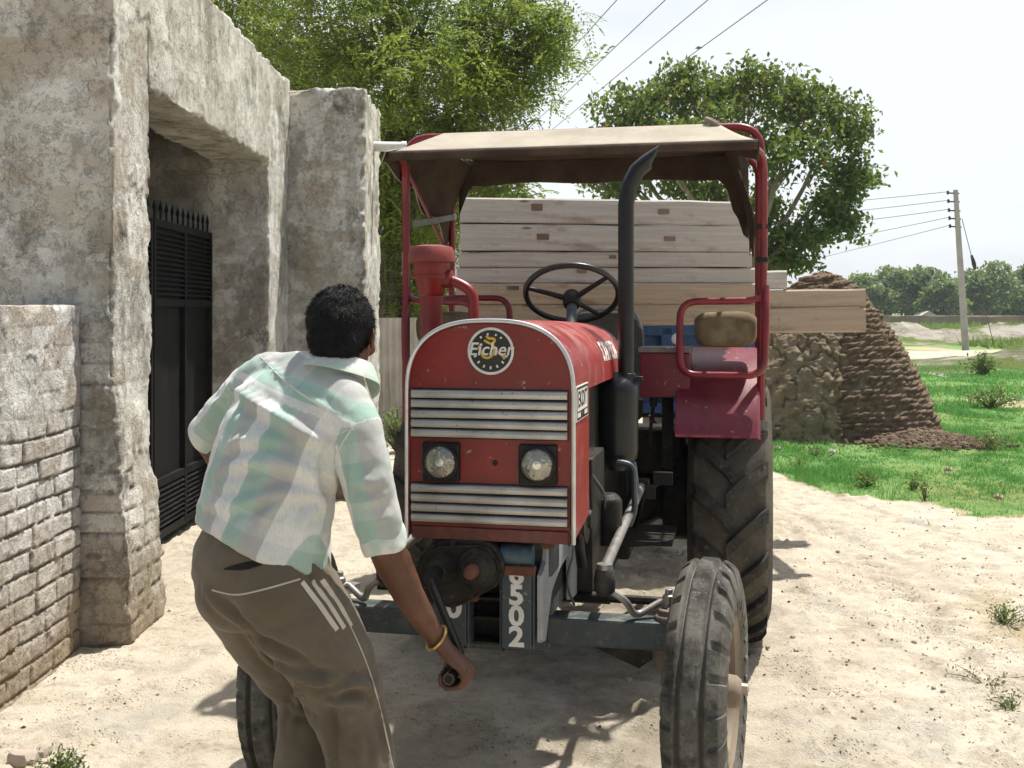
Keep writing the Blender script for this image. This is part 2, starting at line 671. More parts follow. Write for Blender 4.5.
def rough_box(name, xs, ys, zs, mat, parent=None, amp=1.0, bricks=None, faces='xXyYZz', seed=0, chip=0.03, org=(0, 0, 0), flare=0.0):
    """a masonry block: box surface on given grid lines, each vertex pushed by noise, chipped arrises, brick joints where bricks(p) > 0"""
    xs, ys, zs = map(np.asarray, (xs, ys, zs))
    Vs, Fs, Ns, base = [], [], [], 0
    for fc in faces:
        if fc in 'xX':
            A, B = np.meshgrid(ys, zs, indexing='ij')
            c0 = xs[0] if fc == 'x' else xs[-1]
            V = np.stack([np.full(A.size, c0), A.ravel(), B.ravel()], 1)
            nrm, sh = (-1 if fc == 'x' else 1, 0, 0), (len(ys), len(zs))
        elif fc in 'yY':
            A, B = np.meshgrid(xs, zs, indexing='ij')
            c0 = ys[0] if fc == 'y' else ys[-1]
            V = np.stack([A.ravel(), np.full(A.size, c0), B.ravel()], 1)
            nrm, sh = (0, -1 if fc == 'y' else 1, 0), (len(xs), len(zs))
        else:
            A, B = np.meshgrid(xs, ys, indexing='ij')
            c0 = zs[0] if fc == 'z' else zs[-1]
            V = np.stack([A.ravel(), B.ravel(), np.full(A.size, c0)], 1)
            nrm, sh = (0, 0, -1 if fc == 'z' else 1), (len(xs), len(ys))
        Q = grid_faces(*sh)
        if fc in 'xYz':
            Q = Q[:, ::-1] if fc != 'Y' else Q[:, ::-1]
        Vs.append(V)
        Ns.append(np.tile(np.array(nrm, float), (len(V), 1)))
        Fs.append(Q + base)
        base += len(V)
    V, N, Fq = np.concatenate(Vs), np.concatenate(Ns), np.concatenate(Fs)
    key = np.round(V * 20000).astype(np.int64)
    _, first, inv = np.unique(key, axis=0, return_index=True, return_inverse=True)
    inv = inv.ravel()
    W = V[first]
    NS = np.zeros_like(W)
    np.add.at(NS, inv, N)
    Fq = inv[Fq]
    cnt = np.abs(NS).sum(1)                       # 1 on faces, 2 on edges, 3 on corners
    unit = NS / np.maximum(np.linalg.norm(NS, axis=1, keepdims=True), 1e-6)
    # distance to the nearest arris
    dists = []
    for ax, ar in ((0, xs), (1, ys), (2, zs)):
        lo, hi = np.abs(W[:, ax] - ar[0]), np.abs(W[:, ax] - ar[-1])
        dists.append(np.minimum(lo, hi))
    D = np.sort(np.stack(dists, 1), axis=1)[:, 1]
    s0 = seed * 101
    h = 0.007 * fbm(W, 2.2, 2, s0) + 0.0032 * fbm(W, 9.0, 3, s0 + 1) + 0.0026 * fbm(W, 22.0, 3, s0 + 2)
    patch = sstep(0.12, 0.17, fbm(W, 1.9, 5, s0 + 9, 0.62))              # flaked plaster, a step about 6 mm
    h = (h - 0.0055 * patch) * amp
    mort, brk = np.zeros(len(W)), np.zeros(len(W))
    if bricks is not None:
        wb, L, Hc = bricks(W)
        horiz = np.where(np.abs(NS[:, 0]) > 0.5, W[:, 1], W[:, 0])
        g, rnd = brick_fields(horiz, W[:, 2], L, Hc, s0 + 40)
        h = h * (1 - 0.45 * wb) + wb * (-0.012 * g + 0.005 * rnd + 0.0022 * fbm(W, 34.0, 3, s0 + 31, 0.6))
        mort, brk = g * wb, rnd
    W2 = W + unit * h[:, None]
    ch = np.maximum(0, fbm(W, 8.0, 4, s0 + 20, 0.6) * 0.9 + 0.22) * np.exp(-D / (chip * 0.5)) * chip * 0.75
    inward = np.zeros_like(W)
    for ax, ar in ((0, xs), (1, ys), (2, zs)):
        mid = (ar[0] + ar[-1]) / 2
        dd = np.minimum(np.abs(W[:, ax] - ar[0]), np.abs(W[:, ax] - ar[-1]))
        inward[:, ax] = -np.sign(W[:, ax] - mid) * np.exp(-dd / (chip * 0.8))
    W2 = W2 + inward * ch[:, None]
    if flare:
        W2[:, 0] += flare * (1 - sstep(0.15, 1.25, W[:, 2] + 0.15 * fbm(W, 3.0, 2, s0 + 50))) * sstep(-2.3, -1.9, W[:, 0])
    W2 = W2 - np.array(org)
    ob = np_mesh(name, W2, Fq, mat, parent)
    for nm, ar in (('mortar', mort), ('brk', brk), ('flake', patch)):
        at = ob.data.attributes.new(nm, 'FLOAT', 'POINT')
        at.data.foreach_set('value', ar.astype(np.float32))
    return ob


def plaster(name, white, grey, dirt_h=0.8, mould=0.5, tan=0.0):
    k = NT(name)
    k.co = k.pos()
    z = k.sep(k.co)[2]
    c = k.mix(k.ramp(k.noise(2.3, 9, 0.68), 0.42, 0.58), white, grey)
    c = k.mix(k.ramp(k.noise(6.5, 6, 0.65, off=(3, 8, 1)), 0.52, 0.68, 0, 0.38), c, (0.42, 0.385, 0.31))
    c = k.mix(k.math('MULTIPLY', k.attr('flake'), 0.32), c, (0.46, 0.42, 0.345))
    # streaky mould: vertically stretched noise
    st = k.noise(2.4, 8, 0.7, co=k.scaled((1.6, 1.6, 1.0), k.co), off=(1, 5, 2))
    c = k.mix(k.math('MULTIPLY', k.ramp(st, 0.49, 0.60), mould), c, (0.21, 0.195, 0.15))
    dk2 = k.noise(3.2, 9, 0.72, off=(4, 4, 9))
    c = k.mix(k.math('MULTIPLY', k.ramp(dk2, 0.585, 0.66), 0.7), c, (0.085, 0.08, 0.065))
    fl = k.ramp(k.noise(7.5, 10, 0.74, off=(2, 6, 8)), 0.515, 0.545)
    c = k.mix(k.math('MULTIPLY', fl, 0.22), c, (0.40, 0.375, 0.32))
    fl2 = k.ramp(k.noise(11.0, 10, 0.76, off=(7, 3, 3)), 0.56, 0.58)
    c = k.mix(k.math('MULTIPLY', fl2, 0.5), c, white)
    warp = k.n('ShaderNodeMix', data_type='VECTOR')
    nzv = k.n('ShaderNodeTexNoise')
    k.l(k.co, nzv.inputs['Vector'])
    nzv.inputs['Scale'].default_value = 5.0
    nzv.inputs['Detail'].default_value = 6
    warp.inputs[0].default_value = 0.16
    k.l(k.co, warp.inputs[4])
    k.l(nzv.outputs['Color'], warp.inputs[5])
    ck_ = k.voro(3.3, 'DISTANCE_TO_EDGE', 'Distance', warp.outputs[1])
    crk = k.math('MULTIPLY', k.ramp(ck_, 0.0, 0.012, 1.0, 0.0), k.ramp(k.noise(1.4, 3), 0.54, 0.62))
    c = k.mix(k.math('MULTIPLY', crk, 0.3), c, (0.12, 0.105, 0.085))
    sp = k.ramp(k.noise(26.0, 4, 0.7, off=(9, 1, 4)), 0.60, 0.68)
    c = k.mix(k.math('MULTIPLY', sp, 0.4), c, (0.10, 0.09, 0.075))
    c = k.mix(k.math('MULTIPLY', k.ramp(k.attr('brk'), -0.5, 0.9, 0, 0.6), k.ramp(k.noise(3.0, 4), 0.36, 0.56)), c, (0.46, 0.385, 0.29))
    c = k.mix(k.math('MULTIPLY', k.attr('mortar'), 0.72), c, (0.22, 0.19, 0.15))
    if dirt_h:
        d = k.math('ADD', z, k.math('MULTIPLY', k.noise(3.0, 5), 0.7))
        c = k.mix(k.ramp(d, dirt_h * 0.45, dirt_h * 1.5, 0.85, 0.0), c, (0.39, 0.305, 0.205))
    k.bump(k.math('SUBTRACT', k.math('ADD', k.math('ADD', k.noise(30.0, 8, 0.75), k.noise(110.0, 4, 0.7)), k.math('MULTIPLY', fl2, 0.35)), k.math('ADD', k.math('MULTIPLY', fl, 0.4), k.math('MULTIPLY', crk, 0.5))), 0.9, 0.014)
    return k.fin(c, 0.93, 0, 0.15)


M_PLASTER = plaster('limewashed plaster', (0.88, 0.865, 0.785), (0.70, 0.68, 0.59), 0.65, 0.62)
M_LOWWALL = plaster('whitewashed brick', (0.88, 0.87, 0.82), (0.74, 0.72, 0.66), 0.75, 0.40)

ar = np.arange
building = empty('gatehouse', (-1.76, 6.6, 0))
tag(building, 'weathered limewashed gatehouse with a deep square gateway and thick peeling plaster walls', 'gatehouse')
ORG = building.location
GX0 = -1.795


def fineaxis(a, b, s):
    n = max(2, int(round((b - a) / s)) + 1)
    return np.linspace(a, b, n)


def pier_bricks(W):
    # bricks bared low on the pier
    n = fbm(W, 1.5, 3, 77)
    wb = np.maximum(sstep(1.15, 0.55, W[:, 2] + 0.45 * n) * 0.9, 0.20 * sstep(-0.2, 0.3, fbm(W, 0.9, 3, 79)))
    return wb, 0.24, 0.098


near_x = np.concatenate([fineaxis(-6.0, -2.5, 0.25)[:-1], fineaxis(-2.5, GX0, 0.016)])
rough_box('pier', near_x, fineaxis(4.86, 5.365, 0.011), fineaxis(-0.1, 3.37, 0.012), M_PLASTER, building, 1.1, pier_bricks, 'xXyYZ', 3, 0.035, ORG, 0.075)
rough_box('lintel', fineaxis(-2.22, GX0, 0.03), fineaxis(5.345, 8.02, 0.022), fineaxis(2.605, 3.367, 0.018), M_PLASTER, building, 1.0, None, 'xXyYZz', 4, 0.03, ORG)
far_x = np.concatenate([fineaxis(-6.0, -2.6, 0.25)[:-1], fineaxis(-2.6, GX0 - 0.004, 0.03)])
rough_box('pier', far_x, fineaxis(8.0, 8.73, 0.022), fineaxis(-0.1, 3.364, 0.024), M_PLASTER, building, 1.0, pier_bricks, 'xXyYZ', 5, 0.035, ORG)
rough_box('buttress', fineaxis(-2.2, -1.187, 0.020), fineaxis(8.72, 9.75, 0.028), fineaxis(-0.1, 3.31, 0.022), M_PLASTER, building, 1.5, pier_bricks, 'xXyYZ', 6, 0.07, ORG)
b = MB()
b.box((-4.6, 6.6, 1.4), (0.2, 3.6, 2.9))
b.build('inner_wall', M_PLASTER, building, org=ORG)
b = MB()
b.box((-4.13, 6.68, 2.98), (3.8, 2.62, 0.14))
b.build('roof', M_PLASTER, building, org=ORG)

b = MB()
b.tube([(-1.45, 9.3, 2.93), (-0.93, 9.32, 2.925)], 0.042, 14)
b.tube([(-0.95, 9.32, 2.925), (-0.91, 9.32, 2.925)], 0.048, 14)
b.build('rain_spout', worn('spout white', (0.74, 0.73, 0.70), rough=0.5, dust=0.2), building, org=ORG)

low = rough_box('boundary_wall', fineaxis(-2.22, -1.93, 0.03), np.concatenate([fineaxis(2.6, 3.9, 0.03)[:-1], fineaxis(3.9, 4.84, 0.0065)]), fineaxis(-0.1, 1.525, 0.0065), M_LOWWALL, None, 0.9,
                lambda W: (0.12 + 0.88 * sstep(1.30, 0.95, W[:, 2] + 0.35 * fbm(W, 1.6, 3, 55)), 0.215, 0.09), 'xXyYZ', 8, 0.03)
tag(low, 'low whitewashed brick wall with worn bare courses joining the gatehouse pier', 'wall')

# metal gate in the gateway
M_GATE = worn('gate black', (0.007, 0.0075, 0.008), (0.013, 0.013, 0.013), 0.6, 0.0, 0.10, (0.22, 0.19, 0.15), 5, spec=0.12)
gate = empty('metal_gate', (-2.235, 6.68, 0))
tag(gate, 'black sheet metal gate with louvred panels and spiked top inside the gateway', 'gate')
for lf, (y0, y1) in enumerate(((5.38, 6.67), (6.69, 7.985))):
    go = (-2.235, 6.68, 0)
    b = MB()
    yc, w = (y0 + y1) / 2, y1 - y0
    b.box((-2.25, yc, 1.06), (0.006, w - 0.02, 1.96))
    for zz in (0.09, 0.42, 1.56, 2.06):
        b.box((-2.235, yc, zz), (0.036, w, 0.05))
    for yy in (y0 + 0.02, yc, y1 - 0.02):
        b.box((-2.234, yy, 1.08), (0.040, 0.04, 2.0))
    leaf = b.build('gate_leaf', M_GATE, gate, False, 0.003, org=go)
    b = MB()
    for z0, z1 in ((0.13, 0.39), (1.60, 2.02)):
        b = MB()
        n = int((z1 - z0) / 0.032)
        for i in range(n):
            b.box((-2.225, yc, z0 + (i + 0.5) * (z1 - z0) / n), (0.024, w - 0.05, 0.006), (0, 0.75, 0))
        b.build('louvre', M_GATE, leaf, False, org=go)
    b = MB()
    b.box((-2.235, yc, 2.075), (0.02, w - 0.06, 0.02))
    for i in range(11):
        yy = y0 + 0.06 + i * (w - 0.12) / 10
        b.tube([(-2.235, yy, 2.08), (-2.235, yy, 2.14)], 0.007, 6)
        b.lathe([(0.001, 0.08), (0.014, 0.025), (0.006, 0.0)], (-2.235, yy, 2.13), n=6)
    ob = b.build('spike_row', M_GATE, leaf, True, org=go)

# corrugated fence and post beyond the gatehouse
k = NT('corrugated sheet')
c = k.mix(k.ramp(k.noise(3, 6), 0.35, 0.7), (0.52, 0.49, 0.43), (0.40, 0.37, 0.31))
c = k.mix(k.ramp(k.noise(2.0, 6, 0.7, co=k.scaled((6, 6, 0.6))), 0.55, 0.72, 0, 0.7), c, (0.20, 0.15, 0.10))
M_CORR = k.fin(c, 0.75)
fo = Vector((-1.25, 13.0, 0))
n = 260
prof = [(-2.6 + 2.5 * i / n, 13.0 + 0.018 * math.sin(i * 2 * PI / 8.0)) for i in range(n + 1)]
b = MB()
V = [(x, y, -0.02) for x, y in prof] + [(x, y, 1.43) for x, y in prof] + [(x, y + 0.012, -0.02) for x, y in prof] + [(x, y + 0.012, 1.43) for x, y in prof]
m = n + 1
Fc = [(i, i + 1, m + i + 1, m + i) for i in range(n)] + [(2 * m + i, 3 * m + i, 3 * m + i + 1, 2 * m + i + 1) for i in range(n)] + [(m + i, m + i + 1, 3 * m + i + 1, 3 * m + i) for i in range(n)]
b.add(V, Fc)
f = b.build('corrugated_fence', M_CORR, None, True, angle=60, org=fo)
f.location = fo
tag(f, 'pale corrugated fence sheet standing beyond the gatehouse buttress', 'fence')
b = MB()
b.tube([(0, 0, -0.05), (0.01, 0, 1.2), (0.0, 0.0, 2.12)], 0.022, 10)
pp = b.build('metal_post', worn('grey post', (0.42, 0.42, 0.40), rough=0.5, dust=0.2))
pp.location = P(404, 380, 11.0)
pp.location.z = 0
tag(pp, 'thin grey metal post standing between the corrugated fence and the tractor', 'post')

# white house glimpsed under the canopy
M_HOUSE = worn('pale house wall', (0.66, 0.68, 0.70), rough=0.9, dust=0.1, scale=1.0)
ho = P(455, 320, 30.0)
house = empty('white_house', (ho.x, 30.0, 0))
b = MB()
b.box((0, 2.0, 2.35), (3.0, 4.0, 4.7))
b.build('wall', M_HOUSE, house, False, 0.02)
b = MB()
b.box((0, 2.0, 4.78), (3.4, 4.4, 0.16))
b.box((0, 0.1, 5.05), (3.0, 0.12, 0.38))
b.build('roof', M_HOUSE, house, False, 0.02)
for wx in (-0.8, 0.8):
    b = MB()
    b.box((wx, -0.03, 3.3), (0.9, 0.08, 1.1))
    w = b.build('window', worn('window frame', (0.3, 0.36, 0.38), dust=0.1), house, False, 0.01)
    b = MB()
    b.box((wx, -0.075, 3.3), (0.76, 0.02, 0.96))
    b.build('pane', worn('dark glass', (0.02, 0.025, 0.03), rough=0.1, dust=0.05), w, False)
tag(house, 'distant white house glimpsed between the canopy and the stacked planks', 'house')


# ------------------------------------------------------------------ foliage
def leaf_mat(name, cols, trans=0.35, yellow=None, glow=(0.30, 0.42, 0.05)):
    k = NT(name)
    r = k.island()
    c = k.mix(k.ramp(r, 0.0, 0.55), cols[0], cols[1])
    c = k.mix(k.ramp(r, 0.5, 1.0), c, cols[2])
    c = k.mix(k.ramp(k.noise(0.9, 3), 0.35, 0.68, 0, 0.55), c, cols[1])
    if yellow:
        c = k.mix(k.ramp(r, 0.94, 0.97), c, yellow)
    k.put(k.b.inputs['Base Color'], c)
    k.b.inputs['Roughness'].default_value = 0.5
    k.b.inputs['Specular IOR Level'].default_value = 0.35
    tr = k.n('ShaderNodeBsdfTranslucent')
    tint = k.mix(0.5, c, glow)
    k.l(tint, tr.inputs[0])
    ms = k.n('ShaderNodeMixShader')
    ms.inputs[0].default_value = trans
    k.l(k.b.outputs[0], ms.inputs[1])
    k.l(tr.outputs[0], ms.inputs[2])
    k.l(ms.outputs[0], k.out.inputs[0])
    return k.m


def leaves_mesh(name, C, A, L, Wd, mat, parent=None, org=(0, 0, 0), rng=RNG):
    """one folded diamond per leaf; C centres, A axes"""
    n = len(C)
    A = A / np.maximum(np.linalg.norm(A, axis=1, keepdims=True), 1e-6)
    R = rng.normal(size=(n, 3)) + np.array([0, 0, 0.9])
    S = np.cross(A, R)
    S /= np.maximum(np.linalg.norm(S, axis=1, keepdims=True), 1e-6)
    Nn = np.cross(S, A)
    L = np.broadcast_to(L, (n,))[:, None]
    Wd = np.broadcast_to(Wd, (n,))[:, None]
    V = np.stack([C - A * L / 2, C + S * Wd / 2 - A * L * 0.05 + Nn * Wd * 0.15, C + A * L / 2 - Nn * L * 0.08, C - S * Wd / 2 - A * L * 0.05 + Nn * Wd * 0.15], 1).reshape(-1, 3)
    Fq = np.arange(n * 4).reshape(-1, 4)
    return np_mesh(name, V - np.array(org), Fq, mat, parent, smooth=False)


def branch(b, a, c, r0, r1, wob, n=7, seed=0):
    a, c = Vector(a), Vector(c)
    L = (c - a).length
    pts, rs = [], []
    for i in range(n + 1):
        t = i / n
        p = a.lerp(c, t)
        o = mnoise.noise_vector(Vector((seed * 7.3 + t * 2.1, seed * 1.7, t))) * wob * L * math.sin(PI * min(1, t * 1.1) if t < 0.9 else PI * 0.9) 
        p = p + o + Vector((0, 0, 0.06 * L * math.sin(PI * t)))
        pts.append(p)
        rs.append(r0 + (r1 - r0) * t)
    b.tube(pts, rs, 8)
    return pts


def fronds(centers, rng, L=0.30, npair=8, droop=0.4):
    """pinnate fronds: leaflet centres and axes"""
    n = len(centers)
    D = rng.normal(size=(n, 3)) + np.array([0, 0, -droop * 0.6])
    D /= np.linalg.norm(D, axis=1, keepdims=True)
    S = np.cross(D, rng.normal(size=(n, 3)) * 0.4 + np.array([0, 0, 1.0]))
    S /= np.maximum(np.linalg.norm(S, axis=1, keepdims=True), 1e-6)
    Ln = L * (0.7 + 0.6 * rng.random(n))[:, None]
    Cs, As = [], []
    for i in range(npair):
        t = (i + 0.4) / npair
        sag = np.array([0, 0, -1.0]) * (t ** 2) * 0.35 * Ln
        pos = centers + D * Ln * t + sag
        for sd in (-1, 1):
            ax = S * sd + D * 0.55 + np.array([0, 0, -0.15])
            ax = ax / np.linalg.norm(ax, axis=1, keepdims=True)
            Cs.append(pos + ax * 0.05)
            As.append(ax)
    return np.concatenate(Cs), np.concatenate(As)


def clump_points(clumps, rng, per, sub, spread, shell=0.55):
    """clumps: (centre, radii, weight).  Leaf positions gathered in many small sub-clumps near each ellipsoid's skin"""
    out = []
    for c, r, w in clumps:
        ns = max(3, int(sub * w))
        d = rng.normal(size=(ns, 3))
        d /= np.linalg.norm(d, axis=1, keepdims=True)
        rad = (shell + (1 - shell) * rng.random(ns) ** 0.7)[:, None]
        cc = np.array(c) + d * rad * np.array(r) * (0.85 + 0.3 * rng.random(ns))[:, None]
        m = max(1, int(per))
        q = np.repeat(cc, m, axis=0) + rng.normal(size=(ns * m, 3)) * spread * np.array([1, 1, 0.7])
        out.append(q)
    return np.concatenate(out)


def bark(name, c1, c2):
    k = NT(name)
    c = k.mix(k.ramp(k.noise(3, 6, 0.7, co=k.scaled((5, 5, 1))), 0.35, 0.65), c1, c2)
    k.bump(k.noise(6, 6, 0.7, co=k.scaled((5, 5, 1))), 0.9, 0.04)
    return k.fin(c, 0.95, 0, 0.1)


M_BARK = bark('bark', (0.10, 0.078, 0.055), (0.21, 0.17, 0.125))
M_BARK2 = bark('pale bark', (0.24, 0.205, 0.16), (0.36, 0.32, 0.26))
M_NEEM = leaf_mat('neem leaves', ((0.085, 0.125, 0.02), (0.16, 0.215, 0.04), (0.26, 0.30, 0.075)), 0.5)
M_PIPAL = leaf_mat('broad leaves', ((0.05, 0.085, 0.025), (0.095, 0.145, 0.04), (0.15, 0.20, 0.065)), 0.38, (0.30, 0.17, 0.05))

# tall feathery tree behind the gatehouse
rng = np.random.default_rng(5)
base = Vector((-1.95, 14.6, 0))
t1 = empty('feathery_tree', base)
tag(t1, 'tall bright green tree with fine feathery leaves rising behind the gatehouse', 'tree')
D1 = 14.5
cl = []
for px, py, rx, rz, w, dd in ((250, 15, 70, 60, 1.2, 1.5), (330, 20, 90, 80, 1.7, -0.5), (430, 10, 90, 75, 1.7, 0.2), (505, 30, 62, 50, 1.1, -0.3), (545, 45, 30, 26, 0.45, -0.2),
                              (420, 80, 85, 55, 1.5, -0.9), (490, 85, 52, 38, 0.9, 0.2), (330, 90, 70, 60, 1.1, 1.0), (400, 150, 55, 45, 1.0, -0.3), (450, 150, 55, 34, 0.8, 0.3),
                              (395, 215, 42, 40, 0.75, 0.0), (430, 225, 42, 40, 0.7, 1.2), (398, 285, 34, 36, 0.6, 0.4), (425, 300, 30, 30, 0.4, 1.0), (400, 340, 26, 22, 0.35, 0.2),
                              (505, 192, 28, 10, 0.22, 0.1), (470, 200, 30, 12, 0.2, 0.6), (380, -70, 150, 70, 2.0, 0.8), (250, 90, 60, 60, 0.6, 2.5)):
    c = P(px, py, D1 + dd)
    s = D1 / FPX
    cl.append((tuple(c), (rx * s, max(rx * s * 0.9, 0.3), rz * s), w))
b = MB()
tr = branch(b, base + Vector((0, 0, -0.1)), base + Vector((0.35, 0.1, 2.6)), 0.21, 0.16, 0.05, seed=1)
for i, (c, r, w) in enumerate(cl):
    st = base + Vector((0.35, 0.1, 2.6 if c[2] > 2.8 else 1.2))
    mid = st.lerp(Vector(c), 0.5) + Vector((0, 0, 0.25))
    branch(b, st, mid, 0.085, 0.05, 0.06, seed=i + 3)
    branch(b, mid, Vector(c), 0.05, 0.015, 0.08, seed=i + 33)
    for j in range(4):
        e = Vector(c) + Vector([float(q) for q in rng.normal(size=3)]) * 0.5 * r[0]
        branch(b, mid.lerp(Vector(c), 0.6), e, 0.018, 0.006, 0.1, n=4, seed=i * 9 + j)
b.build('trunk', M_BARK, t1, org=base)
cen = clump_points(cl, rng, 9, 60, 0.15, 0.35)
Cc, Aa = fronds(cen, rng)
leaves_mesh('crown', Cc, Aa, 0.068 * (0.6 + 0.8 * rng.random(len(Cc))), 0.027, M_NEEM, t1, base, rng)

# rounded broad-leaved tree on the far side of the trailer
rng = np.random.default_rng(8)
D2 = 22.0
base = P(738, 380, D2)
base.z = 0
t2 = empty('broadleaf_tree', base)
tag(t2, 'rounded broad-leaved tree with pale limbs showing through its crown behind the trailer', 'tree')
cl = []
for px, py, rx, rz, w, dd in ((640, 115, 50, 34, 1.1, 0), (690, 90, 48, 32, 1.1, 0.5), (745, 88, 48, 30, 1.1, -0.3), (800, 105, 48, 34, 1.1, 0.2), (845, 130, 36, 34, 0.8, 0), (850, 175, 32, 26, 0.55, 0.3),
                              (610, 145, 28, 26, 0.45, 0.2), (660, 150, 50, 34, 0.9, -0.6), (720, 140, 52, 38, 1.0, -0.9), (790, 150, 48, 36, 0.85, -0.6), (625, 185, 34, 18, 0.45, 0), (690, 190, 50, 20, 0.6, 0.4),
                              (830, 205, 36, 20, 0.65, 0.2), (800, 235, 34, 18, 0.6, -0.2), (792, 264, 26, 13, 0.38, 0.1), (765, 215, 26, 22, 0.4, 0.4), (845, 228, 22, 15, 0.3, 0.0), (772, 250, 20, 16, 0.3, 0.2), (590, 178, 16, 10, 0.12, 0.3), (740, 200, 40, 24, 0.4, 1)):
    c = P(px, py, D2 + dd)
    s = D2 / FPX
    cl.append((tuple(c), (rx * s * 0.86, rx * s * 0.8, rz * s * 0.86), w))
b = MB()
fork = base + Vector((0.05, 0, 1.75))
branch(b, base + Vector((0, 0, -0.1)), fork, 0.24, 0.17, 0.03, seed=50)
for i, (c, r, w) in enumerate(cl):
    v = Vector(c)
    mid = fork.lerp(v, 0.45) + Vector((0, 0, 0.15))
    branch(b, fork, mid, 0.09, 0.055, 0.05, seed=i + 60)
    branch(b, mid, v, 0.055, 0.018, 0.07, seed=i + 90)
    for j in range(5):
        e = v + Vector([float(np.clip(q, -1.2, 1.2)) for q in rng.normal(size=3)]) * 0.4 * r[2]
        branch(b, mid.lerp(v, 0.35 + 0.12 * j), e, 0.025, 0.007, 0.08, n=4, seed=i * 7 + j + 200)
b.build('trunk', M_BARK2, t2, org=base)
cen = clump_points(cl, rng, 40, 40, 0.165, 0.25)
ax = rng.normal(size=cen.shape) * 0.7 + np.array([0, 0, -0.55])
leaves_mesh('crown', cen, ax, 0.125 * (0.6 + 0.8 * rng.random(len(cen))), 0.08, M_PIPAL, t2, base, rng)

# the row of trees behind the far wall
M_FAR = leaf_mat('far leaves', ((0.12, 0.175, 0.085), (0.17, 0.235, 0.11), (0.22, 0.285, 0.135)), 0.35)  # greens lightened so that distance haze is partly in the leaf colour
far = ((858, 276, 34, 0.0, 'dark green tree in the far row partly hidden by the dung stack'), (890, 270, 32, 4.0, 'bushy rounded tree behind the far wall just past the top of the dung stack'),
       (918, 268, 34, -3, 'taller dark tree in the far row above the small pale tin roof'), (942, 282, 24, -8, 'small rounded tree standing above the paler hay heap by the pole'),
       (968, 272, 26, 3, 'far tree directly behind the utility pole'), (996, 264, 34, -5, 'broad light green tree behind the far wall above the darker hay heap'), (1030, 266, 32, 0, 'far tree cut by the picture edge at the end of the row'),
       (1068, 262, 36, 3, ''), (828, 286, 26, 6, ''))
for i, (px, top, hw, dd, lab) in enumerate(far):
    rng = np.random.default_rng(100 + i)
    d = 128.0 + dd
    s = d / FPX
    bp = P(px, 326, d)
    bp.z = 0
    ztop = EYE + (HOR - top) * s
    if not lab:
        continue
    t = empty('far_tree', bp)
    tag(t, lab, 'tree', 'trees behind the far brick wall')
    cl = []
    for j in range(15):
        a, rr = rng.random() * 2 * PI, rng.random() ** 0.6
        zc = 0.20 + 0.62 * rng.random()
        wid = math.sqrt(max(0.1, 1 - ((zc - 0.45) / 0.62) ** 2))
        cl.append(((bp.x + math.cos(a) * rr * hw * s * 0.75 * wid, d + math.sin(a) * rr * hw * s * 0.6 * wid, ztop * zc), (hw * s * 0.36, hw * s * 0.36, ztop * 0.16), 1))
    cl.append(((bp.x, d, ztop * 0.86), (hw * s * 0.4, hw * s * 0.4, ztop * 0.17), 1.2))
    b = MB()
    branch(b, bp + Vector((0, 0, -0.2)), bp + Vector((0, 0, ztop * 0.6)), 0.30, 0.15, 0.03, seed=i + 400)
    for c, r, w in cl[:7]:
        branch(b, bp + Vector((0, 0, ztop * 0.25)), c, 0.13, 0.05, 0.05, seed=i + 440)
    b.build('trunk', M_BARK, t, org=bp)
    cen = clump_points(cl, rng, 12, 26, 0.32, 0.6)
    leaves_mesh('crown', cen, rng.normal(size=cen.shape) + np.array([0, 0, -0.4]), 0.55 * (0.6 + 0.7 * rng.random(len(cen))), 0.34, M_FAR, t, bp, rng)

# far brick wall, hay heaps, tin roof
k = NT('far brick')
c = k.mix(k.ramp(k.noise(0.5, 6, 0.7), 0.35, 0.65), (0.22, 0.15, 0.12), (0.30, 0.215, 0.17))
c = k.mix(k.ramp(k.noise(1.0, 6, 0.7, co=k.scaled((3, 3, 0.5))), 0.5, 0.7, 0, 0.6), c, (0.15, 0.11, 0.09))
M_FARB = k.fin(c, 0.95)
fw = rough_box('brick_wall', fineaxis(28, 112, 0.7), fineaxis(115.0, 115.4, 0.2), fineaxis(-0.4, 1.12, 0.19), M_FARB, None, 4.0, None, 'xXyYZ', 12, 0.08)
tag(fw, 'long low brown brick wall closing the far side of the field', 'wall')


def heap(name, px, top, hw, d, mat, label, cat, group=None):
    s = d / FPX
    c = P(px, 326, d)
    h = EYE + (HOR - top) * s
    w = hw * s
    b = MB()
    b.lathe([(w, -0.1), (w * 1.02, h * 0.2), (w * 0.97, h * 0.5), (w * 0.8, h * 0.76), (w * 0.5, h * 0.93), (w * 0.2, h), (0.01, h * 1.02)], (0, 0, 0), n=22)
    b.v = [(x * (1 + 0.06 * math.sin(5 * z + 3 * x)), y, z + 0.07 * math.sin(7 * x + 4 * y)) for x, y, z in b.v]
    o = b.build(name, mat)
    o.location = (c.x, d, 0)
    return tag(o, label, cat, group)


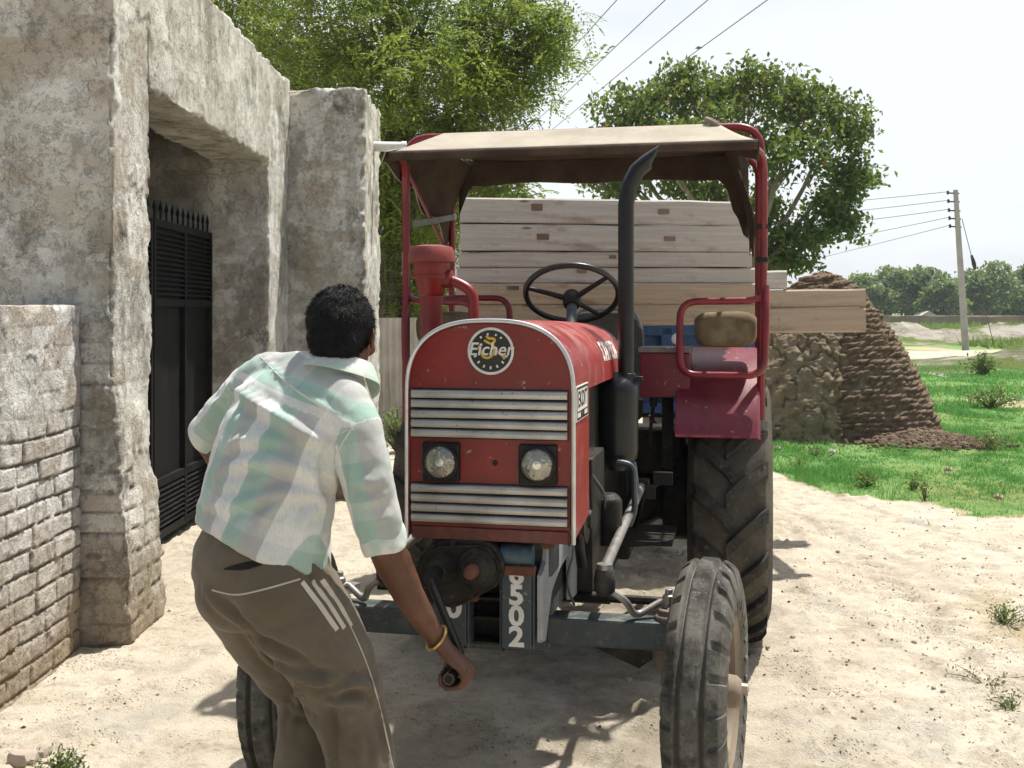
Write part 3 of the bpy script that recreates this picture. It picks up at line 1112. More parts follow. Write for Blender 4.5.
k = NT('old hay')
k.bump(k.noise(9, 6, 0.7), 0.8, 0.1)
M_HAY = k.fin(k.mix(k.ramp(k.noise(3, 6), 0.3, 0.7), (0.33, 0.24, 0.17), (0.23, 0.16, 0.115)), 0.95)
k = NT('dark hay')
k.bump(k.noise(9, 6, 0.7), 0.8, 0.1)
M_HAY2 = k.fin(k.mix(k.ramp(k.noise(3, 6), 0.3, 0.7), (0.21, 0.14, 0.10), (0.13, 0.09, 0.07)), 0.95)
heap('hay_heap', 953, 306.5, 7.2, 119, M_HAY, 'paler rounded hay heap peeping over the far wall beside the utility pole', 'hay heap')
heap('hay_heap', 981, 306, 7.0, 121, M_HAY2, 'darker brown hay heap peeping over the far wall', 'hay heap')
b = MB()
rp = P(929, 318, 118)
b.prism([(-0.95, 1.0), (0.95, 1.0), (0.95, 1.08), (0.0, 1.62), (-0.95, 1.08)], lambda u, v, t: Vector((u, t, v)), 0, 2.4)
b.box((0, 1.2, 0.5), (1.7, 2.2, 1.02))
o = b.build('tin_roofed_hut', worn('pale tin', (0.62, 0.54, 0.46), rough=0.6, dust=0.2), None, False)
o.location = (rp.x, 118, 0)
tag(o, 'tiny hut whose pale roof shows above the far wall', 'hut')

# utility pole with wires
k = NT('pole concrete')
M_POLE = k.fin(k.mix(k.ramp(k.noise(2, 6), 0.3, 0.7), (0.36, 0.34, 0.31), (0.46, 0.44, 0.40)), 0.9)
M_DARK = worn('dark iron', (0.035, 0.033, 0.032), rough=0.6, metal=0.3, dust=0.2)
M_WIRE = worn('wire', (0.10, 0.10, 0.105), rough=0.6, dust=0.0)
DP = 42.0
pb, pt = P(966, 350.6, DP), P(955.5, 190, DP)
pb.z = 0
pole = empty('utility_pole', pb)
tag(pole, 'leaning grey concrete utility pole with black insulators at the edge of the track', 'utility pole')
b = MB()
b.ell_loft([(pb + Vector((0, 0, -0.2)), (1, 0, 0), 0.15, (0, 1, 0), 0.13), (pb.lerp(pt, 0.5), (1, 0, 0), 0.125, (0, 1, 0), 0.11), (pt, (1, 0, 0), 0.095, (0, 1, 0), 0.085)], 8)
b.build('post', M_POLE, pole, True, org=pb)
ins = []
for i, py in enumerate((193.5, 202, 211, 219, 227)):
    c = P(955.8 + (py - 190) * 0.065, py, DP)
    e = c + Vector((-0.32, 0, 0.02))
    b = MB()
    b.beam(c + Vector((0.12, 0, 0)), e, 0.05, 0.05)
    b.lathe([(0.02, -0.06), (0.06, -0.03), (0.03, 0.0), (0.055, 0.03), (0.03, 0.09)], e, n=10)
    b.build('insulator', M_DARK, pole, True, org=pb)
    ins.append(e + Vector((0, 0, 0.05)))
b = MB()
s0 = P(962, 219, DP)
b.tube([s0, P(994, 345, DP + 1.5)], 0.016, 6)
b.build('stay_wire', M_WIRE, pole, True, org=pb)
b = MB()
s1 = P(974, 264, DP + 0.5)
b.tube([s1 + Vector((-0.10, 0, 0.35)), s1 + Vector((-0.03, 0, 0.12)), s1, s1 + Vector((0.04, 0, -0.22))], [0.05, 0.075, 0.09, 0.05], 8)
b.build('stay_insulator', M_DARK, pole, True, org=pb)


def wire(a, c, sag, r, label, group, name='power_wire'):
    a, c = Vector(a), Vector(c)
    pts = []
    for i in range(33):
        t = i / 32
        p = a.lerp(c, t)
        p.z -= sag * 4 * t * (1 - t)
        pts.append(p - a)
    b = MB()
    b.tube(pts, r, 5)
    o = b.build(name, M_WIRE)
    o.location = a
    return tag(o, label, 'wire', group)


for (e, (px, py), d, w) in zip(ins, ((640, 208), (640, 222), (640, 236), (660, 268), (690, 285)), (60, 60, 60, 110, 150), ('topmost', 'second', 'third', 'fourth', 'lowest')):
    wire(e, P(px, py, d), 0.25, 0.012, w + ' wire running from the utility pole towards the broad-leaved tree', 'wires strung from the utility pole')
for x0, z0, lab in ((1.78, 7.0, 'overhead line crossing the sky nearest the feathery tree'), (2.62, 7.0, 'second overhead line out from the feathery tree'),
                    (3.36, 7.0, 'third overhead line crossing the sky between the two trees'), (4.42, 7.02, 'overhead line passing across the top of the broad-leaved tree')):
    dx = -0.169
    wire((x0 - dx * 16, 3.0, z0 + 0.02), (x0 + dx * 46, 65.0, z0 - 0.02), 0.12, 0.009, lab, 'power lines crossing over the yard')

# ------------------------------------------------------------------ turf, weeds
M_GRASS = leaf_mat('grass blades', ((0.085, 0.215, 0.05), (0.13, 0.30, 0.075), (0.20, 0.37, 0.12)), 0.45, (0.42, 0.39, 0.2), (0.14, 0.42, 0.08))
M_WEED = leaf_mat('weed leaves', ((0.055, 0.11, 0.03), (0.10, 0.17, 0.05), (0.17, 0.23, 0.08)), 0.35)


def blades(name, X, Y, Hh, Wd, mat, rng, parent=None, org=(0, 0, 0), zz=None):
    n = len(X)
    Z = ground_z(X, Y) if zz is None else zz
    a = rng.random(n) * 2 * PI
    lean = rng.normal(size=(n, 2)) * 0.45
    sx, sy = np.cos(a) * Wd / 2, np.sin(a) * Wd / 2
    B = np.stack([X, Y, Z - 0.01], 1)
    S = np.stack([sx, sy, np.zeros(n)], 1)
    T = np.stack([lean[:, 0] * Hh, lean[:, 1] * Hh, Hh], 1)
    V = np.stack([B - S, B + S, B + T], 1).reshape(-1, 3) - np.array(org)
    return np_mesh(name, V, np.arange(n * 3).reshape(-1, 3), mat, parent, smooth=False)


rng = np.random.default_rng(3)


def scatter_grass(n, x0, x1, y0, y1, h, w, thr):
    # samples denser towards the camera
    y = y0 * (y1 / y0) ** rng.random(n)
    x = x0 + (x1 - x0) * rng.random(n)
    keep = np.abs(x - 0.0) < y * 0.85
    x, y = x[keep], y[keep]
    m = grass_mask(x, y)
    kp = rng.random(len(x)) < m * thr * (0.25 + 0.75 * sstep(-0.35, 0.15, fbm(np.stack([x, y, x * 0], 1), 1.8, 4, 66)))
    x, y = x[kp], y[kp]
    p = np.stack([x, y, x * 0], 1)
    tuft = 0.6 + 0.9 * sstep(-0.2, 0.7, fbm(p, 1.1, 3, 61)) + 0.5 * sstep(0.3, 0.7, fbm(p, 4.0, 2, 63))
    return x, y, h * tuft * (0.5 + 0.9 * rng.random(len(x))) * (y / 10) ** 0.25, w * (y / 9) ** 0.8


x1_, y1_, h1, w1 = scatter_grass(400000, 2.0, 13.0, 7.3, 17.0, 0.045, 0.010, 0.95)
x2_, y2_, h2, w2 = scatter_grass(150000, 2.4, 24.0, 16.0, 33.0, 0.055, 0.012, 0.9)
g = blades('grass', np.concatenate([x1_, x2_]), np.concatenate([y1_, y2_]), np.concatenate([h1, h2]), np.concatenate([w1, w2]), M_GRASS, rng)
tag(g, 'short bright green grass growing beside and behind the dung stack', 'grass', kind='stuff')
# far verge in front of the brick wall
n = 26000
x = 20 + 50 * rng.random(n)
y = np.where(rng.random(n) < 0.5, 42 + 7 * rng.random(n), 62 + 46 * rng.random(n) ** 1.5)
p = np.stack([x, y, x * 0], 1)
kp = fbm(p, 0.12, 3, 91) > -0.25
x, y = x[kp], y[kp]
g = blades('verge_grass', x, y, (0.22 + 0.35 * rng.random(len(x))) * (y / 60) ** 0.5, 0.14 * (y / 60), leaf_mat('dry verge', ((0.12, 0.18, 0.05), (0.19, 0.25, 0.08), (0.28, 0.32, 0.14)), 0.3), rng, zz=np.zeros(len(x)))
tag(g, 'pale rough grass along the track and before the far wall', 'grass', kind='stuff')


def weed(name, px, py, h, w, n, leaf, label, mat=None, group=None, d=None, cat='weed'):
    d = d or FPX * EYE / (py - HOR)
    c = P(px, py, d)
    c.z = gz(c.x, c.y) if d < 24 else c.z
    rg = np.random.default_rng(int(px * 7 + py))
    o = empty(name, c)
    tag(o, label, cat, group)
    b = MB()
    cs = []
    for i in range(max(4, n // 14)):
        a, t = rg.random() * 2 * PI, rg.random() ** 0.7
        tip = Vector((math.cos(a) * w * t, math.sin(a) * w * t, h * (1 - 0.45 * t) * (0.7 + 0.4 * rg.random())))
        pts = [Vector((0, 0, -0.02)), tip * 0.5 + Vector((0, 0, 0.12 * h)), tip]
        b.tube(pts, [0.006 * h / 0.3 + 0.001, 0.004 * h / 0.3 + 0.001, 0.0015], 4)
        for j in range(14):
            s = 0.15 + 0.85 * rg.random()
            q = (pts[0].lerp(pts[1], s * 2) if s < 0.5 else pts[1].lerp(pts[2], s * 2 - 1))
            cs.append(np.array(q) + rg.normal(size=3) * leaf * 0.8)
    b.build('stem', M_BARK, o)
    cs = np.array(cs)
    cs[:, 2] = np.maximum(cs[:, 2], 0.01)
    leaves_mesh('foliage', cs, rg.normal(size=cs.shape) + np.array([0, 0, 0.5]), leaf * (0.6 + 0.8 * rg.random(len(cs))), leaf * 0.42, mat or M_WEED, o, (0, 0, 0), rg)
    return o


weed('shrub', 983, 378, 0.62, 0.42, 460, 0.10, 'grey-green shrub at the foot of the pale earth bank', d=25.5, cat='shrub')
weed('shrub', 992, 408, 0.34, 0.50, 420, 0.07, 'low spreading shrub in the turf right of the dung stack', cat='shrub')
weed('shrub', 990, 448, 0.20, 0.40, 240, 0.05, 'straggly weed in the turf nearer than the spreading shrub')
weed('weed', 868, 487, 0.15, 0.17, 190, 0.035, 'dark leafy weed clump in the grass below the dung stack', )
weed('weed', 912, 490, 0.15, 0.11, 110, 0.035, 'upright single weed in the grass close to the bare earth', )
weed('weed', 925, 500, 0.20, 0.06, 80, 0.03, 'thin taller weed stalk at the border of grass and earth', )
weed('weed', 800, 466, 0.11, 0.22, 150, 0.03, 'small pale flowering weeds beside the rear tyre', )
weed('weed', 815, 456, 0.13, 0.16, 120, 0.03, 'second weed patch at the foot of the lighter end of the dung stack', )
weed('weed', 905, 440, 0.22, 0.10, 60, 0.035, 'weed growing through the crumbs at the base of the dung stack', )
weed('grass_tuft', 1005, 622, 0.09, 0.17, 230, 0.022, 'dry green tuft on the bare earth at the edge of the yard', cat='grass tuft')
weed('grass_tuft', 985, 678, 0.045, 0.18, 110, 0.018, 'flat brownish weed tuft nearer than the dry green one', leaf_mat('dry weed', ((0.18, 0.16, 0.07), (0.24, 0.22, 0.09), (0.20, 0.15, 0.08)), 0.2), cat='grass tuft')
weed('grass_tuft', 1012, 705, 0.06, 0.12, 90, 0.018, 'scruffy weed tuft lowest at the edge of the bare earth', cat='grass tuft')
weed('grass_tuft', 62, 766, 0.06, 0.11, 200, 0.02, 'small green weed by the broken stones under the brick wall', cat='grass tuft')
weed('shrub', 398, 405, 0.55, 0.30, 300, 0.07, 'green shrub growing at the corner of the gatehouse buttress', d=11.4, cat='shrub')

# ------------------------------------------------------------------ dung stack
def dung_stack():
    c = Vector((3.86, 13.4, 0))
    o = empty('dung_stack', c)
    tag(o, 'big conical stack of dried dung cakes with a plastered lighter end standing on the turf', 'dung stack')
    zz = np.array([0, 0.36, 0.82, 1.23, 1.64, 1.82, 1.95, 2.03])
    rr = np.array([1.36, 1.25, 1.06, 0.82, 0.55, 0.40, 0.24, 0.01])
    nu, nv = 420, 210
    th = np.linspace(0, 2 * PI, nu, endpoint=False)
    t = np.linspace(0, 1, nv)
    z = 2.03 * (1 - (1 - t) ** 1.15)
    TH, ZZ = np.meshgrid(th, z, indexing='ij')
    TH, ZZ = TH.ravel(), ZZ.ravel()
    R = np.interp(ZZ, zz, rr)
    # squarer footprint
    sq = 1.0 / (np.abs(np.cos(TH)) ** 3 + np.abs(np.sin(TH)) ** 3) ** (1 / 3)
    R = R * (0.55 + 0.45 * sq)
    x, y = R * np.cos(TH) * 1.02, R * np.sin(TH) * 0.75
    p = np.stack([x, y, ZZ], 1)
    side = x + 0.10 * fbm(p, 2.2, 4, 3, 0.6) - 0.00 - (ZZ - 0.6) * 0.10
    dark = sstep(-0.03, 0.05, side)
    dark = np.maximum(dark, sstep(1.28, 1.36, ZZ + 0.06 * fbm(p, 3, 2, 4)))
    # stacked cakes: rows of overlapping lumps
    row = ZZ / 0.066 + 0.5 * fbm(p, 2.2, 2, 12)
    fr = row - np.floor(row)
    arcl = TH * np.maximum(R, 0.2) / 0.15 + np.floor(row) * 0.37 + 0.4 * fbm(p, 5, 2, 14)
    fa = np.abs((arcl - np.floor(arcl)) - 0.5) * 2
    cake = (1 - np.abs(2 * fr - 1) ** 3) * (1 - fa ** 5) * (0.6 + 0.4 * _hash(np.floor(row), np.floor(arcl), row * 0, 3))
    lump = 0.042 * cake + 0.016 * fbm(p, 10.0, 4, 15, 0.6)
    crack = np.abs(fbm(p * np.array([1, 1, 0.6]), 5.2, 3, 18))
    crust = 0.022 * fbm(p, 7.0, 4, 16, 0.6) + 0.020 * np.abs(fbm(p, 13.0, 3, 17)) - 0.035 * (1 - sstep(0.0, 0.10, crack))
    d = np.where(dark > 0.5, lump, crust + 0.05)
    nx, ny = np.cos(TH), np.sin(TH) * 1.2
    V = np.stack([x + nx * d, y + ny * d, ZZ + 0.35 * d - 0.03], 1)
    F1 = []
    i = np.arange(nu)
    for j in range(nv - 1):
        F1.append(np.stack([i * nv + j, ((i + 1) % nu) * nv + j, ((i + 1) % nu) * nv + j + 1, i * nv + j + 1], 1))
    Fq = np.concatenate(F1)
    fd = dark[Fq].mean(1) > 0.5
    k1 = NT('dung cakes')
    cc = k1.mix(k1.ramp(k1.noise(11, 5, 0.6), 0.3, 0.7), (0.135, 0.095, 0.064), (0.235, 0.175, 0.122))
    k1.bump(k1.noise(40, 5, 0.7), 0.8, 0.03)
    m1 = k1.fin(cc, 0.95, 0, 0.1)
    k2 = NT('dung plaster')
    cc = k2.mix(k2.ramp(k2.noise(5, 6, 0.65), 0.3, 0.7), (0.195, 0.15, 0.098), (0.285, 0.23, 0.16))
    cc = k2.mix(k2.ramp(k2.noise(17, 4), 0.55, 0.7, 0, 0.6), cc, (0.10, 0.075, 0.05))
    k2.bump(k2.noise(36, 5, 0.7), 0.7, 0.03)
    m2 = k2.fin(cc, 0.95, 0, 0.1)
    for nm, sel, mt, lb in (('cake_pile', fd, m1, None), ('plastered_end', ~fd, m2, 'lighter cracked plastered end of the dung stack')):
        fs = Fq[sel]
        us, inv = np.unique(fs, return_inverse=True)
        ob = np_mesh(nm, V[us], inv.reshape(-1, 4), mt, o)
        if lb:
            ob['label'] = lb
    # loose crumbs at the foot
    rg = np.random.default_rng(2)
    n = 1000
    u = rg.normal(size=(n, 2))
    X = 4.75 + 0.36 * u[:, 0]
    Y = 12.25 + 0.22 * u[:, 1]
    b = MB()
    hump = 0.13 * np.exp(-((X - 4.7) / 0.5) ** 2 - ((Y - 12.35) / 0.25) ** 2)
    for q in range(n):
        s = 0.012 + 0.032 * rg.random() ** 2
        m = Matrix.Rotation(rg.random() * 6, 3, 'Z') @ Matrix.Rotation(rg.random() * 3, 3, 'X')
        b.ellipsoid((X[q], Y[q], float(hump[q]) + s * 0.3), (s * 1.4, s, s * 0.7), m, 6, 4)
    cr = b.build('dung_crumbs', m1, None, True)
    tag(cr, 'loose dark crumbs fallen at the foot of the dung stack', 'dung crumbs', kind='stuff')


dung_stack()

# ------------------------------------------------------------------ stones, litter
k = NT('broken brick')
M_STONE = k.fin(k.mix(k.ramp(k.noise(12, 5), 0.3, 0.7), (0.33, 0.27, 0.21), (0.45, 0.40, 0.34)), 0.9)


def stone(px, py, r, label, seed, group=None, cat='stone', mat=None, flat=0.6):
    d = FPX * EYE / (py - HOR)
    c = P(px, py, d)
    z = gz(c.x, c.y)
    rg = np.random.default_rng(seed)
    b = MB()
    b.ellipsoid((0, 0, 0), (r, r * 0.8, r * flat), None, 14, 9)
    A = np.array(b.v)
    nn = fbm(A / r, 1.1, 3, seed)
    A = A * (1 + 0.3 * nn)[:, None]
    q = np.array([0.75, 0.5, 0.7]) * r
    A = np.clip(A, -q * 1.2, q)
    b.v = [tuple(p) for p in A]
    o = b.build('stone', mat or M_STONE, None, True, angle=30)
    o.location = (c.x, c.y, z + r * flat * 0.45)
    o.rotation_euler = (0, 0, rg.random() * 6)
    return tag(o, label, cat, group)


stone(22, 762, 0.055, 'larger broken stone on the earth under the brick wall', 1)
stone(44, 753, 0.04, 'angular stone resting against the larger broken one', 2)
stone(66, 750, 0.028, 'small chip of stone beside the green weed', 3)
rg = np.random.default_rng(77)
spots = []
while len(spots) < 46:
    px, py = rg.uniform(560, 1020), rg.uniform(520, 766)
    if px < 775 and py < 766 and rg.random() < 0.8:
        continue
    spots.append((px, py))
for i, (px, py) in enumerate(spots):
    stone(px, py, 0.006 + 0.012 * rg.random() ** 2, 'small pebble scattered on the sandy earth of the yard', 100 + i, 'pebbles scattered over the yard', 'pebble')
M_PAPER = worn('paper', (0.75, 0.74, 0.72), rough=0.8, dust=0.1)
M_PINK = worn('faded wrapper', (0.55, 0.38, 0.33), rough=0.6, dust=0.1)
for px, py, mt, lab in ((777, 452, M_PINK, 'pink scrap of wrapper on the grass beside the rear tyre'), (832, 455, M_PAPER, 'pale blue-white scrap of paper on grass before the dung stack'),
                        (948, 472, M_PINK, 'pink wrapper on the grass right of the dung stack'), (998, 501, M_PINK, 'crumpled wrapper near the edge of the grass')):
    d = FPX * EYE / (py - HOR)
    c = P(px, py, d)
    b = MB()
    n = 6
    vv = [((i / n - 0.5) * 0.06, (j / n - 0.5) * 0.05, 0.02 + 0.012 * math.sin(i * 2.1 + j) + 0.015 * math.cos(j * 2.7 - i)) for i in range(n + 1) for j in range(n + 1)]
    m = n + 1
    b.add(vv, [(i * m + j, (i + 1) * m + j, (i + 1) * m + j + 1, i * m + j + 1) for i in range(n) for j in range(n)])
    o = b.build('wrapper', mt)
    s = o.modifiers.new('t', 'SOLIDIFY')
    s.thickness = 0.002
    o.location = (c.x, c.y, gz(c.x, c.y) + 0.02)
    tag(o, lab, 'litter')

# dry bits lying about the yard
rg = np.random.default_rng(31)
n = 10000
dx_, dy_ = rg.uniform(-2.0, 4.2, n), 2.9 * (9.0 / 2.9) ** rg.random(n)
dx_ = np.concatenate([dx_, rg.normal(2.55, 0.28, 1500), rg.normal(2.0, 0.12, 500)])
dy_ = np.concatenate([dy_, rg.normal(4.7, 0.75, 1500), rg.normal(5.2, 0.7, 500)])
pp_ = np.stack([dx_, dy_, dx_ * 0], 1)
kp = fbm(pp_, 0.9, 3, 44) + 0.5 * sstep(1.0, 2.6, dx_) > 0.12 - 0.5 * rg.random(len(dx_))
dx_, dy_ = dx_[kp], dy_[kp]
kp = grass_mask(dx_, dy_) < 0.5
dx_, dy_ = dx_[kp], dy_[kp]
n = len(dx_)
cz_ = ground_z(dx_, dy_) + 0.004
an = rg.random(n) * 2 * PI
axd = np.stack([np.cos(an), np.sin(an), rg.normal(size=n) * 0.15], 1)
lnn = 0.004 + 0.020 * rg.random(n) ** 4
k = NT('dry bits')
c = k.mix(k.island(), (0.15, 0.115, 0.075), (0.42, 0.36, 0.27))
M_BITS = k.fin(c, 0.9, 0, 0.1)
lit = leaves_mesh('dry_litter', np.stack([dx_, dy_, cz_], 1), axd, lnn, lnn * (0.25 + 0.5 * rg.random(n)), M_BITS, None, (0, 0, 0), rg)
tag(lit, 'dry leaf bits and straw strewn over the sandy earth', 'litter', kind='stuff')

# thin dusty air over the field
b = MB()
b.box((40, 75, 6.0), (320, 190, 14.4))
k = NT('dusty air')
k.t.nodes.remove(k.b)
vol = k.n('ShaderNodeVolumePrincipled')
vol.inputs['Color'].default_value = (0.90, 0.94, 1.0, 1)
vol.inputs['Density'].default_value = 0.0005
vol.inputs['Anisotropy'].default_value = 0.3
k.l(vol.outputs[0], k.out.inputs['Volume'])
hz = b.build('haze', k.m, None, False)
tag(hz, 'thin dusty summer air lying over the field', 'haze', kind='stuff')
# ------------------------------------------------------------------ tractor (local axes: x to its side, y backwards, z up; origin on the ground under the front axle)
YAW = math.radians(12.0)
TO = Vector((-0.01, 3.34, 0))
tractor = empty('tractor', TO, -YAW)
tag(tractor, 'old red tractor with a canvas canopy, dented grille and worn tyres standing in the yard', 'tractor')
CS, SN = math.cos(YAW), math.sin(YAW)


def LOC(px, py, d):
    p = P(px, py, d) - TO
    return Vector((p.x * CS - p.y * SN, p.x * SN + p.y * CS, p.z))


def WLD(p):
    return Vector((TO.x + p[0] * CS + p[1] * SN, TO.y - p[0] * SN + p[1] * CS, p[2]))


RED = worn('red paint', (0.225, 0.010, 0.008), (0.15, 0.008, 0.0065), 0.36, 0.0, 0.12, (0.36, 0.2, 0.14), 5, 0.3, (0.36, 0.20, 0.16), 0.08)
RED_HOOD = worn('faded red hood paint', (0.30, 0.018, 0.018), (0.21, 0.015, 0.014), 0.34, 0.0, 0.48, (0.50, 0.32, 0.27), 4, 0.1, (0.50, 0.33, 0.27), 0.06)
MAROON = worn('maroon fender paint', (0.185, 0.010, 0.024), (0.13, 0.008, 0.019), 0.36, 0.0, 0.08, (0.40, 0.27, 0.22), 6, 0.35, (0.42, 0.34, 0.30), 0.08)
TUBE_RED = worn('red tube paint', (0.23, 0.012, 0.020), (0.16, 0.010, 0.015), 0.32, 0.0, 0.14, (0.36, 0.25, 0.2), 12, 0.8, (0.09, 0.05, 0.04), 0.05)
SILVER = worn('dull aluminium', (0.50, 0.49, 0.46), (0.36, 0.345, 0.31), 0.42, 0.65, 0.35, (0.38, 0.34, 0.27), 10, 0.4, (0.2, 0.18, 0.15), 0.08)
TRIM = worn('chrome trim', (0.66, 0.66, 0.66), (0.5, 0.5, 0.49), 0.30, 0.7, 0.2, (0.42, 0.38, 0.3), 10)
BLACK = worn('black metal', (0.010, 0.010, 0.011), (0.018, 0.018, 0.018), 0.42, 0.2, 0.14, (0.20, 0.17, 0.13), 8, 0.3, (0.10, 0.06, 0.04), spec=0.25)
BLACKPIPE = worn('exhaust black', (0.008, 0.009, 0.010), (0.014, 0.016, 0.018), 0.33, 0.3, 0.06, (0.18, 0.15, 0.12), 8)
GREASY = worn('greasy iron', (0.014, 0.014, 0.0135), (0.030, 0.027, 0.023), 0.5, 0.2, 0.32, (0.20, 0.165, 0.12), 12, 0.5, (0.13, 0.075, 0.045), 0.4, spec=0.2)
BLUEGREY = worn('worn blue-grey iron', (0.035, 0.055, 0.062), (0.055, 0.07, 0.07), 0.5, 0.2, 0.55, (0.27, 0.23, 0.17), 9, 0.9, (0.16, 0.12, 0.09), 0.3)
LIGHTGREY = worn('light grey bracket paint', (0.34, 0.355, 0.355), (0.25, 0.26, 0.26), 0.55, 0.1, 0.4, (0.36, 0.31, 0.24), 9, 0.8, (0.14, 0.11, 0.08), 0.2)
STEEL = worn('bare steel', (0.36, 0.35, 0.33), (0.22, 0.21, 0.19), 0.4, 0.6, 0.35, (0.32, 0.27, 0.2), 14, 0.5, (0.14, 0.08, 0.05), 0.15)
RUST = worn('rust', (0.15, 0.055, 0.028), (0.09, 0.035, 0.022), 0.85, 0.1, 0.2, (0.26, 0.17, 0.10), 18, 0.5, (0.05, 0.03, 0.02), 0.5)
BLUE = worn('worn blue paint', (0.018, 0.085, 0.20), (0.015, 0.055, 0.13), 0.5, 0.0, 0.3, (0.3, 0.26, 0.2), 8, 1.0, (0.11, 0.07, 0.05))
WHITE = worn('white paint', (0.72, 0.71, 0.67), (0.60, 0.58, 0.53), 0.6, 0.0, 0.12, (0.4, 0.34, 0.27), 25, 0.5, (0.25, 0.2, 0.18))
YELLOW = worn('yellow paint', (0.66, 0.44, 0.05), (0.5, 0.33, 0.05), 0.6, 0.0, 0.1)
PLATE = worn('dark number plate', (0.035, 0.05, 0.056), (0.05, 0.06, 0.062), 0.55, 0.1, 0.3, (0.2, 0.18, 0.14), 10, 0.5, (0.2, 0.19, 0.17))


def rubber(name, dust, dustc=(0.33, 0.28, 0.20)):
    k = NT(name)
    c = k.mix(k.ramp(k.noise(6, 6, 0.65), 0.36, 0.64), (0.022, 0.022, 0.022), (0.055, 0.052, 0.047))
    dn = k.ramp(k.noise(9, 8, 0.7, off=(2, 5, 1)), 0.36, 0.66)
    c = k.mix(k.math('MULTIPLY', dn, dust), c, dustc)
    c = k.mix(k.math('MULTIPLY', k.attr('groove'), min(1.0, dust * 1.2)), c, tuple(x * 0.8 for x in dustc))
    sc = k.ramp(k.noise(40, 6, 0.75, off=(1, 1, 5)), 0.56, 0.66, 0, 0.45)
    c = k.mix(sc, c, tuple(x * 1.25 for x in dustc))
    k.bump(k.noise(50, 7, 0.75), 0.6, 0.008)
    return k.fin(c, 0.88, 0, 0.12)


RUB_REAR = rubber('rear tyre rubber', 0.50, (0.185, 0.16, 0.12))
RUB_LUG = rubber('worn lug rubber', 0.22, (0.20, 0.18, 0.14))
RUB_FRONT = rubber('front tyre rubber', 0.50, (0.27, 0.255, 0.215))
RUB_PLAIN = rubber('trailer tyre rubber', 0.6)

HX = 0.022                        # hood centre line
HW, ZT, ZS = 0.236, 1.476, 1.272  # half width, top, springing of the arch
HY0, HY1 = -0.36, 1.04


def hood_pt(s, y, off=0.0):
    """s in [-1, 1] round the arch from one side to the other"""
    a = PI / 2 * (1 - s)
    e = 2 / 2.6
    taper = 1 - 0.035 * max(0, (y - HY0)) / (HY1 - HY0)
    w, h = HW * taper + off, (ZT - ZS) + off
    drop = -0.018 * ((y - HY0) / (HY1 - HY0)) ** 2
    ca, sa = math.cos(a), math.sin(a)
    return Vector((HX + math.copysign(abs(ca) ** e, ca) * w, y, ZS + drop + abs(sa) ** e * h))


# hood shell
b = MB()
NS_ = 40
prof_s = [-1 + 2 * i / NS_ for i in range(NS_ + 1)]
ys = [HY0 + (HY1 - HY0) * i / 16 for i in range(17)]
outer = [[hood_pt(s, y) for s in prof_s] for y in ys]
inner = [[hood_pt(s, y, -0.006) for s in prof_s] for y in ys]
for Rg, flip in ((outer, 0), (inner, 1)):
    base, n = len(b.v), NS_ + 1
    for r in Rg:
        b.v += [tuple(p) for p in r]
    for i in range(len(Rg) - 1):
        for q in range(n - 1):
            b.f.append((base + i * n + q, base + i * n + q + 1, base + (i + 1) * n + q + 1, base + (i + 1) * n + q))
hood = b.build('hood', RED_HOOD, tractor, True, angle=50)
for sd in (-1, 1):                                                     # side cheeks
    b = MB()
    x = HX + sd * (HW - 0.003)
    b.prism([(HY0, 0.872), (-0.06, 0.895), (-0.055, ZS - 0.002), (HY0, ZS - 0.002)], lambda u, v, t, x=x: Vector((x + t, u, v)), -0.003, 0.003)
    b.build('side_panel', RED_HOOD, tractor, False, 0.0015)
# front panel
fp = [(HX + HW - 0.012, 0.872)] + [(hood_pt(s, HY0).x * 0.985 + HX * 0.015, hood_pt(s, HY0).z - 0.008) for s in prof_s[::-1]] + [(HX - HW + 0.012, 0.872)]
b = MB()
b.prism(fp, lambda u, v, t: Vector((u, t, v)), HY0 + 0.004, HY0 + 0.014)
front = b.build('front_panel', RED, tractor, False)
edge = [Vector((HX + HW, HY0 - 0.003, 0.868))] + [hood_pt(s, HY0 - 0.003) for s in prof_s[::-1]] + [Vector((HX - HW, HY0 - 0.003, 0.868))]
b = MB()
b.tube(edge, 0.0062, 8)
b.build('trim', TRIM, tractor)
# dark sill under the grille
b = MB()
b.box((HX, HY0 + 0.000, 0.885), (2 * HW - 0.03, 0.012, 0.034))
b.build('sill', worn('dull dark red', (0.13, 0.02, 0.015), (0.08, 0.018, 0.014), 0.5, 0, 0.3), tractor, False, 0.002)

zrow = [1.272, 1.2445, 1.217, 1.1895, 1.163]
zlow = [1.010, 0.982, 0.955, 0.927]
for rows in (zrow, zlow):
    for z in rows:
        b = MB()
        pr = [(-0.004, -0.0115), (-0.014, -0.010), (-0.018, -0.003), (-0.018, 0.004), (-0.013, 0.010), (-0.004, 0.0115), (0.004, 0.0115), (0.004, -0.0115)]
        b.prism(pr, lambda u, v, t, z=z: Vector((t, HY0 + u, z + v + 0.0009 * math.sin(t * 21 + z * 90))), HX - HW + 0.016, HX + HW - 0.016)
        b.build('grille_bar', SILVER, tractor, True, angle=50)
    b = MB()
    b.box((HX, HY0 + 0.003, (rows[0] + rows[-1]) / 2), (2 * HW - 0.03, 0.004, rows[0] - rows[-1] + 0.03))
    b.build('grille_backing', BLACK, tractor, False)

